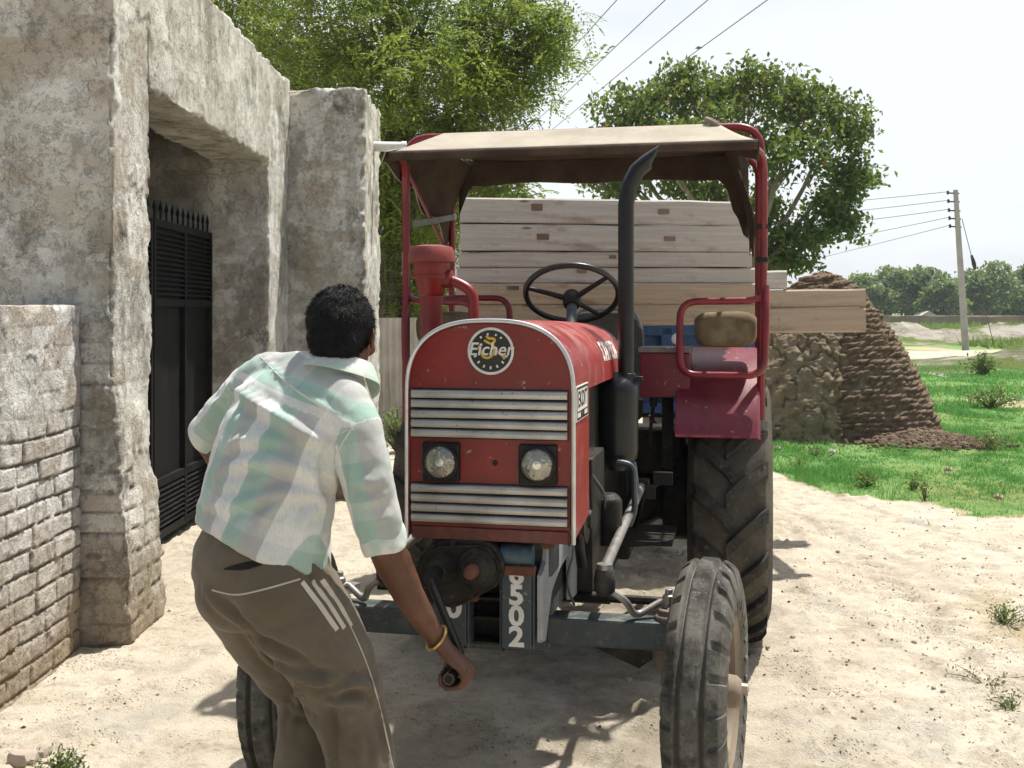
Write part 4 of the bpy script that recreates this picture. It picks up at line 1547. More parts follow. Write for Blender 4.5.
# headlights
k = NT('headlight glass')
w = k.noise(34, 4, 0.6)
rr = k.math('MULTIPLY', k.ramp(k.voro(40), 0.1, 0.6), 0.5)
LENS = k.fin(k.mix(k.ramp(w, 0.35, 0.7), (0.36, 0.35, 0.30), (0.20, 0.195, 0.17)), 0.10, 0.55)
k.bump(k.voro(110), 0.35, 0.004)
for lx in (-0.136, 0.138):
    c = Vector((HX + lx, HY0, 1.083))
    b = MB()
    b.box(c + Vector((0, -0.002, 0)), (0.106, 0.02, 0.108))
    bz = b.build('headlight', BLACK, tractor, False, 0.004)
    b = MB()
    b.lathe([(0.052, 0.008), (0.052, 0.02), (0.046, 0.024), (0.045, 0.016)], c, (0, -1, 0), 32, False)
    b.build('bezel', BLACK, bz)
    b = MB()
    b.lathe([(0.047, 0.012), (0.045, 0.018), (0.036, 0.0235), (0.02, 0.0275), (0.006, 0.029)], c, (0, -1, 0), 32)
    b.build('lens', LENS, bz)
    b = MB()
    b.lathe([(0.013, 0.0275), (0.012, 0.0315), (0.004, 0.033)], c + Vector((0.002, 0, 0.002)), (0, -1, 0), 16)
    b.build('bulb_cap', worn('bulb cap', (0.75, 0.74, 0.7), rough=0.15, metal=0.8, dust=0), bz)
b = MB()
b.lathe([(0.008, 0.0), (0.008, 0.001), (0.002, 0.0015)], (HX + 0.016, HY0 + 0.0035, 1.083), (0, -1, 0), 12)
b.build('keyhole', BLACK, tractor)

# round emblem
EC = Vector((HX + 0.004, HY0 + 0.0035, 1.392))
b = MB()
b.lathe([(0.0655, 0.0), (0.0655, 0.002), (0.059, 0.0028), (0.058, 0.001)], EC, (0, -1, 0), 40, False)
emb = b.build('emblem', WHITE, tractor)
b = MB()
b.lathe([(0.0592, 0.0), (0.0592, 0.0014), (0.001, 0.0015)], EC, (0, -1, 0), 40)
b.build('black_disc', worn('black enamel', (0.008, 0.009, 0.007), (0.016, 0.018, 0.012), 0.5, dust=0.04), emb)


def onface(verts, c, dy):
    return [Vector((c.x + p.x, c.y - dy + p.z, c.z + p.y)) for p in verts]


vsx, fsx = text_geo('Eicher', 0.050, 0.0004, 0.22, 0.0006, 1.0)
b = MB()
b.add(onface(vsx, EC + Vector((0, 0, 0.004)), 0.0050), fsx)
b.build('lettering', WHITE, emb, False)
yl = MB()
for pts, r in ((((-0.030, 0.004), (-0.022, -0.016), (-0.008, -0.020), (0.006, -0.012), (0.012, 0.004), (0.008, 0.018), (-0.008, 0.024), (-0.018, 0.030)), 0.0034),
               (((-0.012, 0.042), (-0.004, 0.034), (0.006, 0.036), (0.014, 0.030), (0.004, 0.020)), 0.0036),
               (((0.012, 0.004), (0.024, -0.006), (0.034, -0.012), (0.040, -0.022)), 0.0032), (((-0.030, 0.004), (-0.034, 0.012), (-0.024, 0.018)), 0.003)):
    q = rounded([EC + Vector((u, -0.0036, v)) for u, v in pts], 0.012, 4)
    n0 = len(yl.v)
    yl.tube(q, r, 8)
    yl.v[n0:] = [(x, EC.y - 0.0036 + (y - EC.y + 0.0036) * 0.15, z) for x, y, z in yl.v[n0:]]
yl.build('figure', YELLOW, emb)
b = MB()
for k_ in range(13):
    a = PI * (1.10 + 0.80 * k_ / 12)
    if k_ % 2 == 0:
        b.box(EC + Vector((0.046 * math.cos(a), -0.0022, 0.046 * math.sin(a))), (0.008, 0.0008, 0.005), (0, -a, 0))
for a in (0.9, 1.25, 1.75, 2.2):
    b.box(EC + Vector((0.047 * math.cos(a), -0.0022, 0.047 * math.sin(a))), (0.006, 0.0008, 0.005), (0, -a + 0.3, 0))
b.build('rim_marks', WHITE, emb, False)

# white brushed name on the hood's side, bent round the sheet metal
vsx, fsx = text_geo('STAR PUTRA', 0.085, 0.0, 0.0, 0.003, 1.0)
b = MB()
mv = []
for p in vsx:
    s = 0.55 - (p.y - 0.0) * 3.6
    mv.append(hood_pt(min(0.98, s + 0.20), 0.60 + p.x * 0.95, 0.0018))
b.add(mv, fsx)
b.build('lettering', WHITE, hood, False)
# name plate on the cheek
xq = HX + HW + 0.0015
b = MB()
b.box((xq, -0.215, 1.245), (0.004, 0.225, 0.098))
pl = b.build('name_plate', WHITE, tractor, False, 0.001)
b = MB()
for z, h in ((1.288, 0.006), (1.222, 0.003), (1.203, 0.006)):
    b.box((xq + 0.0022, -0.215, z), (0.0012, 0.205, h))
for yy in (-0.3165, -0.1135):
    b.box((xq + 0.0022, yy, 1.245), (0.0012, 0.006, 0.09))
b.build('border', BLACK, pl, False)
for body, sz, zc in (('EKDIT', 0.062, 1.254), ('ENGINE', 0.020, 1.2125)):
    vsx, fsx = text_geo(body, sz, 0.0, 0.0, 0.0012, 1.0)
    b = MB()
    b.add([Vector((xq + 0.0026, -0.215 + p.x, zc + p.y)) for p in vsx], fsx)
    b.build('lettering', BLACK, pl, False)

# body under the hood
b = MB()
b.box((HX, 0.30, 1.06), (0.36, 0.78, 0.52))
b.box((HX, 0.30, 0.80), (0.30, 1.1, 0.30))
b.box((HX, 0.83, 1.10), (0.30, 0.30, 0.30))
b.build('engine', GREASY, tractor, False, 0.02)
b = MB()
b.box((HX, -0.27, 1.05), (0.42, 0.12, 0.36))
b.build('radiator', BLACK, tractor, False, 0.008)
b = MB()
b.lathe([(0.075, 0), (0.075, 0.012), (0.055, 0.016), (0.055, 0.030), (0.075, 0.034), (0.075, 0.046), (0.03, 0.05), (0.028, 0.06)], (HX + 0.17, 0.05, 0.86), (1, 0, 0), 24)
b.lathe([(0.11, 0), (0.11, 0.02), (0.02, 0.03)], (HX + 0.15, 0.05, 0.86), (1, 0, 0), 24)
b.build('pulley', GREASY, tractor)
b = MB()
b.beam((HX + 0.18, 0.0, 0.95), (HX + 0.21, -0.02, 0.72), 0.02, 0.03)
b.beam((HX + 0.19, 0.12, 0.98), (HX + 0.20, 0.22, 0.70), 0.014, 0.02)
b.box((HX + 0.175, 0.25, 0.83), (0.10, 0.30, 0.42))
b.lathe([(0.05, 0), (0.05, 0.15), (0.03, 0.17)], (HX + 0.24, 0.36, 0.72), (0, 0, 1), 18)
b.build('fuel_pump', GREASY, tractor, True, 0.006, angle=35)
b = MB()
b.tube(rounded([(HX + 0.25, 0.55, 0.97), (HX + 0.31, 0.55, 0.96), (HX + 0.315, 0.55, 0.80), (HX + 0.29, 0.60, 0.74)], 0.05), 0.011, 8)
b.tube(rounded([(HX + 0.20, 0.10, 1.02), (HX + 0.26, 0.15, 0.92), (HX + 0.22, 0.42, 0.80)], 0.05), 0.006, 6)
b.tube(rounded([(HX + 0.17, -0.08, 0.88), (HX + 0.20, -0.09, 0.80), (HX + 0.17, -0.10, 0.70), (HX + 0.19, -0.05, 0.62)], 0.05), 0.004, 6)
b.build('fuel_pipe', worn('blue-grey pipe', (0.08, 0.10, 0.11), rough=0.4, metal=0.4), tractor)
# clutch housing, gearbox, rear axle
b = MB()
b.box((HX, 1.10, 0.66), (0.34, 0.66, 0.44))
b.box((HX, 1.72, 0.68), (0.42, 0.66, 0.50))
b.box((HX, 1.86, 0.86), (0.84, 0.30, 0.20))
for sd in (-1, 1):
    b.lathe([(0.05, 0.0), (0.21, 0.0), (0.22, 0.02), (0.22, 0.11), (0.20, 0.13), (0.05, 0.13)], (HX + sd * 0.33, 1.84, 0.66), (sd, 0, 0), 28)
b.lathe([(0.19, -0.02), (0.17, 0.02), (0.105, 0.12), (0.10, 0.34), (0.14, 0.36), (0.14, 0.40)], (HX + 0.18, 1.85, 0.63), (1, 0, 0), 24)
b.lathe([(0.19, -0.02), (0.17, 0.02), (0.105, 0.12), (0.10, 0.34), (0.14, 0.36), (0.14, 0.40)], (HX - 0.18, 1.85, 0.63), (-1, 0, 0), 24)
b.build('transmission', GREASY, tractor, True, 0.02, angle=35)
for sd in (-1, 1):
    b = MB()
    b.box((HX + sd * 0.30, 1.12, 0.60), (0.24, 0.34, 0.018))
    b.beam((HX + sd * 0.20, 1.12, 0.56), (HX + sd * 0.40, 1.12, 0.58), 0.03, 0.03)
    b.build('footplate', GREASY, tractor, False, 0.003)
for (x0, y0, z0), (x1, y1, z1) in (((0.25, 1.05, 0.62), (0.34, 0.96, 0.80)), ((0.28, 1.15, 0.62), (0.40, 1.06, 0.84))):
    b = MB()
    b.tube([(x0, y0, z0), (x0 + 0.04, y0 - 0.04, z0 + 0.14), (x1, y1, z1)], 0.010, 6)
    b.box((x1, y1 - 0.01, z1), (0.075, 0.03, 0.05))
    b.build('pedal', GREASY, tractor, True, angle=40)
b = MB()
b.tube([(0.16, 1.2, 0.85), (0.19, 1.15, 1.06)], 0.009, 6)
b.ellipsoid((0.19, 1.15, 1.08), (0.022, 0.022, 0.024))
b.build('gear_lever', GREASY, tractor, True, angle=40)
b = MB()
b.tube([(0.30, 1.50, 0.86), (0.33, 1.45, 1.10)], 0.009, 6)
b.lathe([(0.016, 0), (0.016, 0.05), (0.005, 0.055)], (0.33, 1.45, 1.09), n=10)
b.build('gear_lever', GREASY, tractor, True, angle=40)

# starter gear case at the nose, below the grille
CC = LOC(450, 572, 3.02)
C2 = LOC(482, 563, 3.02)
b = MB()
def capsule(c1, r1, c2, r2, n=14):
    d = math.atan2(c2[1] - c1[1], c2[0] - c1[0])
    L = math.hypot(c2[0] - c1[0], c2[1] - c1[1])
    off = math.acos(max(-1, min(1, (r1 - r2) / max(L, 1e-6))))
    out = [(c1[0] + r1 * math.cos(d + off + (2 * PI - 2 * off) * i / n), c1[1] + r1 * math.sin(d + off + (2 * PI - 2 * off) * i / n)) for i in range(n + 1)]
    out += [(c2[0] + r2 * math.cos(d - off + 2 * off * i / n), c2[1] + r2 * math.sin(d - off + 2 * off * i / n)) for i in range(n + 1)]
    return out
b.prism(capsule((CC.x, CC.z), 0.094, (C2.x, C2.z), 0.072), lambda u, v, t: Vector((u, t, v)), CC.y - 0.02, CC.y + 0.10)
b.prism(capsule((CC.x, CC.z), 0.080, (C2.x, C2.z), 0.060), lambda u, v, t: Vector((u, t, v)), CC.y - 0.035, CC.y - 0.015)
for a in range(9):
    t = a * 2 * PI / 9
    b.lathe([(0.011, 0), (0.011, 0.012), (0.004, 0.015)], (CC.x + 0.086 * math.cos(t), CC.y - 0.018, CC.z + 0.086 * math.sin(t)), (0, -1, 0), 6)
b.lathe([(0.010, 0), (0.010, 0.02), (0.004, 0.024)], (CC.x + 0.02, CC.y + 0.03, CC.z + 0.09), (0, 0, 1), 6)
b.lathe([(0.055, 0.0), (0.055, 0.03), (0.045, 0.032), (0.040, 0.05), (0.032, 0.052)], (C2.x, CC.y - 0.02, C2.z), (0, -1, 0), 24)
case = b.build('starter_gear_case', GREASY, tractor, True, 0.004, angle=35)
b = MB()
b.lathe([(0.02, 0.0), (0.018, 0.055), (0.012, 0.06), (0.011, 0.075), (0.004, 0.078)], (C2.x - 0.004, CC.y - 0.05, C2.z), (0, -1, 0), 14)
b.build('shaft_bolt', RUST, case)
SH = LOC(441, 570, 2.97)
b = MB()
b.lathe([(0.044, 0.0), (0.042, 0.02), (0.033, 0.03), (0.028, 0.055), (0.026, 0.075), (0.020, 0.077)], (SH.x, CC.y - 0.02, SH.z), (0, -1, 0), 24)
b.build('shaft_collar', GREASY, case)

# bolster, number plates, brackets
zb = 0.62
b = MB()
b.box((HX - 0.02, -0.06, 0.80), (0.36, 0.40, 0.10))
b.box((HX - 0.02, -0.05, 0.64), (0.20, 0.26, 0.20))
b.box((HX, -0.03, 0.72), (0.30, 0.30, 0.20))
b.build('chassis_frame', BLUEGREY, tractor, False, 0.008)
RP = LOC(517.5, 609, 3.0)
def plate(c, w, h, digits, pitch, size, rot=0.0):
    b = MB()
    b.box(c, (w, 0.03, h))
    b.box(c + Vector((w / 2 + 0.004, 0.02, 0)), (0.006, 0.06, h + 0.01))
    b.box(c + Vector((-w / 2 - 0.004, 0.02, 0)), (0.006, 0.06, h + 0.01))
    p = b.build('number_plate', PLATE, tractor, False, 0.004)
    for i, dch in enumerate(digits):
        vv, ff = text_geo(dch, size, 0.0006, 0.0, 0.0028)
        b = MB()
        b.add([Vector((c.x + q.x * 1.12, c.y - 0.0158 + q.z, c.z + h / 2 - 0.010 - pitch * i + q.y)) for q in vv], ff)
        b.build('digit', WHITE, p, False)
    return p
plate(RP, 0.085, 0.215, '6502', 0.0575, 0.076)
LPt = LOC(455, 612, 3.03)
plate(LPt, 0.072, 0.175, ' 0', 0.062, 0.085)
b = MB()
b.tube([RP + Vector((-0.045, 0.0, 0.150)), RP + Vector((0.045, 0.0, 0.150))], 0.030, 14)
b.build('cross_tube', worn('blue tube', (0.03, 0.075, 0.105), (0.04, 0.07, 0.08), 0.45, 0.1, 0.45), tractor)
b = MB()
b.box(RP + Vector((0, -0.014, 0.112)), (0.105, 0.03, 0.026))
b.build('rusty_bar', RUST, tractor, False, 0.003)
b = MB()
b.box(LPt + Vector((0.04, -0.012, 0.05)), (0.06, 0.03, 0.024))
b.box(LPt + Vector((0.01, 0.01, 0.095)), (0.05, 0.03, 0.03))
b.build('rusty_bar', RUST, tractor, False, 0.003)
MID = LOC(485, 615, 3.06)
b = MB()
b.box(MID + Vector((0, 0.05, 0)), (0.115, 0.01, 0.16))
for zz in (-0.075, -0.005, 0.05):
    b.box(MID + Vector((0, 0.02, zz)), (0.115, 0.07, 0.008))
for xx in (-0.056, 0.056):
    b.box(MID + Vector((xx, 0.02, -0.01)), (0.008, 0.07, 0.17))
b.build('step_frame', GREASY, tractor, False, 0.002)
# light grey side bracket with its cut-out
BK = LOC(536, 648, 2.99)
def bz(px, py):
    q = LOC(px, py, 2.99)
    return (q.x, q.z)
by0 = LOC(536, 600, 2.99).y
bxp = LOC(536, 600, 2.99).x
b = MB()
# plate runs back along y: outline in (y, z)
poly = [(0.0, 0.585), (0.018, 0.580), (0.030, 0.64), (0.045, 0.70), (0.085, 0.745), (0.125, 0.765), (0.140, 0.74), (0.142, 0.62), (0.175, 0.62), (0.18, 0.865), (0.03, 0.865), (0.02, 0.80), (0.0, 0.77)]
b.prism([(by0 + (u - 0.0) * 2.3, v) for u, v in poly], lambda u, v, t: Vector((bxp + 0.002 + (u - by0) * 0.09 + t, u, v)), 0.0, 0.016)
b.build('side_bracket', LIGHTGREY, tractor, False, 0.003)
b = MB()
b.box(LOC(548, 540, 2.98), (0.035, 0.03, 0.045))
b.build('rusty_lug', RUST, tractor, False, 0.004)

# front axle
b = MB()
b.box((-0.03, 0.0, 0.535), (1.06, 0.085, 0.085))
b.box((0, 0.0, 0.535), (0.26, 0.12, 0.13))
axle = b.build('front_axle', BLUEGREY, tractor, False, 0.008)
STEER = math.radians(6.0)
RF, WF, TRF = 0.385, 0.165, 0.605


def ring_mesh(name, rfun, xs, na, mat, parent, groove=None):
    """surface of revolution about x with angle dependent radius"""
    th = np.linspace(0, 2 * PI, na, endpoint=False)
    X, T = np.meshgrid(xs, th, indexing='ij')
    R, Gv, XO = rfun(X, T)
    V = np.stack([XO, -R * np.cos(T), R * np.sin(T)], -1).reshape(-1, 3)
    nx = len(xs)
    i = np.arange(nx - 1)[:, None] * na
    j = np.arange(na)[None, :]
    jn = (j + 1) % na
    Fq = np.stack([i + j, i + jn, i + na + jn, i + na + j], -1).reshape(-1, 4)
    ob = np_mesh(name, V, Fq, mat, parent, True, angle=32)
    at = ob.data.attributes.new('groove', 'FLOAT', 'POINT')
    at.data.foreach_set('value', Gv.reshape(-1).astype(np.float32))
    return ob


def tyre_profile(u, R, rin, W):
    """u from 0 (one bead) to 1 (other bead): (x, r, crown weight)"""
    x = np.zeros_like(u)
    r = np.zeros_like(u)
    # side walls 0..0.28 and 0.72..1, crown between
    s = np.clip(u / 0.28, 0, 1)
    s2 = np.clip((1 - u) / 0.28, 0, 1)
    sh = R - 0.030
    for sgn, q, m in ((-1, s, u < 0.28), (1, s2, u > 0.72)):
        rr_ = rin + (sh - rin) * q
        xx = sgn * W / 2 * (0.80 + 0.25 * np.sin(PI * np.clip(q, 0, 1) ** 0.9) + 0.10 * q)
        x = np.where(m, xx, x)
        r = np.where(m, rr_, r)
    c = (u >= 0.28) & (u <= 0.72)
    t = (u - 0.5) / 0.22
    x = np.where(c, t * W / 2 * 0.90, x)
    r = np.where(c, R - 0.030 * np.abs(t) ** 2.6, r)
    return x, r, c


def front_wheel(x0, rz):
    e = empty('front_wheel', (x0, 0.0, RF - 0.006))
    e.parent = tractor
    e.rotation_euler = (0, 0, rz)
    rin = 0.215

    def rf(X, T):
        x, r, c = tyre_profile(X, RF, rin, WF)
        t = (X - 0.5) / 0.22
        g = np.zeros_like(r)
        gr = np.exp(-((np.abs(t) - 0.42) / 0.085) ** 2) * c                        # two ring grooves
        NB = 26
        ph = (T * NB / (2 * PI) + np.where(t > 0, 0.5, 0.0)) % 1.0
        notch = sstep(0.0, 0.06, ph) * (1 - sstep(0.24, 0.32, ph))
        shoulder = sstep(0.62, 0.72, np.abs(t)) * (np.abs(t) < 1.9)
        r = r - 0.024 * gr - 0.019 * notch * shoulder
        worn_ = 0.002 * np.sin(T * 7 + X * 9)
        g = np.clip(gr + notch * shoulder * 0.6 + (~c) * 0.45, 0, 1)
        return r + worn_, g, x
    us = np.concatenate([np.linspace(0, 0.26, 12), np.linspace(0.275, 0.725, 58), np.linspace(0.74, 1, 12)])
    ring_mesh('tyre', rf, us, 416, RUB_FRONT, e)
    DUSTY = worn('dusty wheel disc', (0.20, 0.15, 0.10), (0.27, 0.22, 0.16), 0.8, 0.1, 0.6, (0.38, 0.31, 0.23), 8)
    b = MB()
    sx = 1 if x0 > 0 else -1
    b.lathe([(0.222, -0.075), (0.215, -0.068), (0.195, -0.062), (0.190, -0.02), (0.188, 0.03), (0.196, 0.060), (0.215, 0.067), (0.222, 0.074)], (0, 0, 0), (1, 0, 0), 40, False)
    b.lathe([(0.190, -0.010), (0.15, 0.000), (0.11, 0.010), (0.07, -0.012), (0.062, -0.012)], (0, 0, 0), (sx, 0, 0), 32, False)
    b.lathe([(0.190, -0.018), (0.15, -0.008), (0.11, 0.002), (0.07, -0.02), (0.062, -0.02)], (0, 0, 0), (sx, 0, 0), 32, False)
    b.build('rim', DUSTY, e)
    b = MB()
    b.lathe([(0.066, -0.06), (0.066, 0.0), (0.052, 0.012), (0.046, 0.085), (0.036, 0.098), (0.02, 0.102), (0.002, 0.104)], (0, 0, 0), (sx, 0, 0), 24)
    for q in range(6):
        a = q * PI / 3 + 0.3
        b.lathe([(0.013, 0), (0.013, 0.016), (0.006, 0.02)], (sx * 0.004, 0.09 * math.cos(a), 0.09 * math.sin(a)), (sx, 0, 0), 6)
    b.build('hub', DUSTY, e)
    b = MB()
    b.lathe([(0.016, 0.10), (0.015, 0.118), (0.005, 0.122)], (0, 0, 0.012), (sx, 0, 0), 8)
    b.build('hub_cap', worn('hub nut', (0.55, 0.44, 0.36), rough=0.5, metal=0.2), e)
    return e


front_wheel(TRF, -STEER)
front_wheel(-0.705, math.radians(7.5))
for sd in (-1, 1):
    b = MB()
    x = sd * (TRF - 0.115) if sd > 0 else -0.560
    b.lathe([(0.042, -0.10), (0.042, 0.055), (0.030, 0.06), (0.030, 0.075)], (x, 0, 0.535), n=18)
    b.tube([(x, 0, RF), (x + sd * 0.10, -0.0 - 0.01 * sd, RF)], 0.042, 14)
    b.build('steering_knuckle', worn('dusty knuckle', (0.17, 0.135, 0.10), (0.10, 0.085, 0.07), 0.8, 0.1, 0.6, (0.36, 0.29, 0.21), 14), tractor, True, 0.004, angle=35)
    b = MB()
    ax_ = x
    b.tube(rounded([(ax_, 0.0, 0.612), (ax_ - sd * 0.02, 0.03, 0.625), (ax_ - sd * 0.10, -0.02, 0.585), (ax_ - sd * 0.12, -0.05, 0.64), (ax_ - sd * 0.175, -0.06, 0.675)], 0.06), 0.0115, 8)
    b.beam((ax_ + sd * 0.02, 0.0, 0.60), (ax_ - sd * 0.02, 0.10, 0.60), 0.05, 0.028)
    b.lathe([(0.02, 0), (0.02, 0.035), (0.012, 0.04), (0.012, 0.055)], (ax_, 0.02, 0.61), n=8)
    b.build('steering_arm', STEEL, tractor, True, 0.002, angle=35)
    # ball joint + drag link back to the gearbox side
    j = Vector((ax_ - sd * 0.185, -0.06, 0.70))
    b = MB()
    b.lathe([(0.018, -0.045), (0.032, -0.03), (0.034, 0.0), (0.028, 0.03), (0.016, 0.042)], j, n=14)
    b.build('ball_joint', worn('black boot', (0.012, 0.012, 0.012), rough=0.6, dust=0.3), tractor)
    e_ = Vector((HX + sd * 0.30, 0.98, 0.82)) if sd > 0 else Vector((HX - 0.30, 0.9, 0.82))
    b = MB()
    b.tube([j + Vector((0, 0.01, 0.035)), e_], [0.0165, 0.0165], 10)
    b.lathe([(0.024, 0), (0.024, 0.02)], j + Vector((0, 0, 0.03)), (0, 0, 1), 12)
    b.build('drag_link', STEEL, tractor)
    b = MB()
    b.beam(e_ + Vector((0, 0, 0.01)), e_ + Vector((-sd * 0.10, 0.03, -0.18)), 0.03, 0.05)
    b.lathe([(0.028, -0.03), (0.028, 0.03)], e_, (sd, 0, 0), 12)
    b.build('drop_arm', GREASY, tractor, True, 0.004, angle=35)
b = MB()
b.tube([(-TRF + 0.14, 0.12, 0.60), (TRF - 0.14, 0.12, 0.60)], 0.014, 8)
b.tube([(-0.22, 0.12, 0.60), (0.30, 0.12, 0.60)], 0.019, 10)
b.build('tie_rod', GREASY, tractor)
b = MB()
b.prism([(0.20, 0.50), (0.44, 0.50), (0.44, 0.45), (0.40, 0.42), (0.28, 0.47)], lambda u, v, t: Vector((u, t, v)), 0.01, 0.05)
b.build('axle_stay', GREASY, tractor, False, 0.004)

# exhaust
XE = LOC(626, 300, 3.92)
ZE0 = 1.5 - 66 * 3.92 / FPX
b = MB()
z_ = lambda py: EYE - (py - HOR) * 3.92 / FPX
tip = LOC(661, 154, 3.92)
pth = [Vector((XE.x, XE.y, z_(386))), Vector((XE.x, XE.y, z_(300))), Vector((XE.x, XE.y, z_(205))), Vector((XE.x + 0.012, XE.y, z_(186))), Vector((XE.x + 0.040, XE.y, z_(171))), Vector((XE.x + 0.075, XE.y, z_(163))), Vector((XE.x + 0.118, XE.y, z_(155)))]
b.tube(pth, [0.029, 0.029, 0.029, 0.030, 0.030, 0.030, 0.030], 18, True)
# slash cut tip: squeeze the last ring to a slanted edge
n_ = 18
last = b.v[-n_:]
cz = sum(p[2] for p in last) / n_
for i in range(n_):
    x, y, z = last[i]
    off = (z - cz) / 0.03
    b.v[len(b.v) - n_ + i] = (x + 0.042 * off - 0.012, y, z + 0.012 * off)
ex = b.build('exhaust', BLACKPIPE, tractor, True, angle=50)
mc = LOC(617, 420, 3.92)
b = MB()
b.lathe([(0.03, z_(372)), (0.05, z_(378)), (0.074, z_(384)), (0.077, z_(392)), (0.077, z_(450)), (0.073, z_(458)), (0.05, z_(463)), (0.03, z_(470))], (mc.x, mc.y, 0), n=28)
b.build('muffler', BLACKPIPE, ex, True, angle=50)
b = MB()
b.lathe([(0.036, z_(384)), (0.036, z_(373))], (XE.x, XE.y, 0), n=18)
b.box((XE.x + 0.045, XE.y - 0.01, z_(379)), (0.035, 0.02, 0.022))
b.tube([(mc.x, mc.y, z_(400)), (HX + 0.15, mc.y, z_(396))], 0.03, 12)
b.build('clamp', BLACKPIPE, ex, True, 0.002, angle=40)
b = MB()
b.tube(rounded([(mc.x + 0.02, mc.y - 0.02, z_(462)), (mc.x + 0.06, mc.y - 0.02, z_(460)), (mc.x + 0.07, mc.y, z_(490))], 0.03), 0.012, 8)
b.build('drain_pipe', BLUEGREY, ex)

# air cleaner
AC = LOC(431.5, 300, 3.92)
b = MB()
b.lathe([(0.040, 1.30), (0.040, z_(296)), (0.045, z_(295)), (0.048, z_(293)), (0.050, z_(288)), (0.066, z_(276)), (0.067, z_(262)), (0.064, z_(256))], (AC.x, AC.y, 0), n=28)
ac = b.build('air_cleaner', RED, tractor, True, angle=45)
b = MB()
b.lathe([(0.060, z_(263)), (0.085, z_(262.5)), (0.086, z_(260)), (0.083, z_(252)), (0.074, z_(247)), (0.04, z_(245.2)), (0.002, z_(245))], (AC.x, AC.y, 0), n=32)
b.build('cap', worn('dusty red cap', (0.25, 0.035, 0.03), (0.17, 0.03, 0.026), 0.6, 0, 0.5, (0.32, 0.19, 0.14), 9), ac, True, angle=45)
b = MB()
b.tube(rounded([(AC.x + 0.05, AC.y, z_(279)), (AC.x + 0.10, AC.y, z_(283)), (AC.x + 0.155, AC.y, z_(292)), (AC.x + 0.16, AC.y, z_(330))], 0.04), 0.020, 12)
b.lathe([(0.034, -0.01), (0.034, 0.02), (0.024, 0.025)], (AC.x + 0.055, AC.y, z_(279)), (1, 0, -0.1), 14)
b.lathe([(0.072, -0.006), (0.072, 0.006)], (AC.x, AC.y, z_(277)), n=24)
b.build('intake_pipe', RED, ac, True, angle=45)

# dash cowl, steering wheel
b = MB()
rg_ = [[Vector((HX + (p.x - HX) * f, y, ZS + (p.z - ZS) * f - dz)) for p in [hood_pt(s, HY1) for s in prof_s]] for y, f, dz in ((1.02, 0.985, 0.0), (1.12, 0.97, 0.0), (1.17, 0.90, 0.01), (1.18, 0.5, 0.05))]
b.rings([r + [Vector((HX - HW * 0.5, r[0].y, 0.95)), Vector((HX + HW * 0.5, r[0].y, 0.95))][::-1] for r in rg_])
b.build('dash_cowl', BLACK, tractor, True, angle=50)
SWc = LOC(572, 294, 4.34)
SW = empty('steering_wheel', SWc)
SW.parent = tractor
tilt = math.radians(-36)
SW.rotation_euler = (tilt, 0, YAW * 0.6)
b = MB()
b.tube([(0.186 * math.cos(2 * PI * i / 56), 0.186 * math.sin(2 * PI * i / 56), 0) for i in range(56)], 0.0125, 10, closed=True)
b.build('rim', worn('black bakelite', (0.010, 0.010, 0.010), (0.016, 0.016, 0.016), 0.33, dust=0.1), SW)
b = MB()
for a in (math.radians(-167), math.radians(-38), math.radians(52)):
    d = Vector((math.cos(a), math.sin(a), 0))
    b.tube([d * 0.02 + Vector((0, 0, -0.025)), d * 0.10 + Vector((0, 0, -0.012)), d * 0.182], [0.0125, 0.010, 0.009], 8)
b.lathe([(0.03, -0.06), (0.036, -0.05), (0.038, -0.015), (0.028, 0.004), (0.002, 0.006)], (0, 0, 0), n=20)
b.build('spoke', BLACK, SW, True, angle=45)
b = MB()
b.tube([(0, 0, -0.05), (0, -0.0, -0.40)], 0.021, 14)
b.build('column', BLUEGREY, SW)

# seat
SC = Vector((0.05, 1.72, 0))
b = MB()
b.ell_loft([((SC.x, 1.70, 0.97), (1, 0, 0), 0.16, (0, 1, 0), 0.14), ((SC.x, 1.70, 1.02), (1, 0, 0), 0.21, (0, 1, 0), 0.20), ((SC.x, 1.70, 1.10), (1, 0, 0), 0.215, (0, 1, 0), 0.205), ((SC.x, 1.70, 1.125), (1, 0, 0), 0.17, (0, 1, 0), 0.16)], 24)
SEATM = worn('worn grey vinyl', (0.085, 0.08, 0.065), (0.13, 0.12, 0.095), 0.7, 0, 0.4, (0.27, 0.23, 0.17), 7)
seat = b.build('seat', SEATM, tractor)
b = MB()
Rr = []
for y, f in ((1.90, 0.75), (1.895, 0.97), (1.93, 1.0), (1.975, 0.97), (1.985, 0.7)):
    r = []
    for k_ in range(28):
        a = 2 * PI * k_ / 28
        ca, sa = math.cos(a), math.sin(a)
        xx, zz = math.copysign(abs(ca) ** 0.6, ca) * 0.205 * f, math.copysign(abs(sa) ** 0.6, sa) * 0.165 * f
        r.append(Vector((SC.x + xx, y + 0.10 * (xx / 0.205) ** 2 * -0.6 + 0.05 * zz, 1.335 + zz)))
    Rr.append(r)
b.rings(Rr)
b.build('backrest', SEATM, tractor)
b = MB()
b.tube(rounded([(SC.x - 0.14, 1.86, 1.40), (SC.x - 0.12, 1.84, 1.512), (SC.x + 0.16, 1.84, 1.516), (SC.x + 0.19, 1.86, 1.42)], 0.07), 0.009, 8)
b.build('seat_rail', STEEL, tractor)
b = MB()
b.box((SC.x, 1.72, 0.94), (0.12, 0.2, 0.12))
b.build('seat_bracket', GREASY, tractor, False, 0.006)

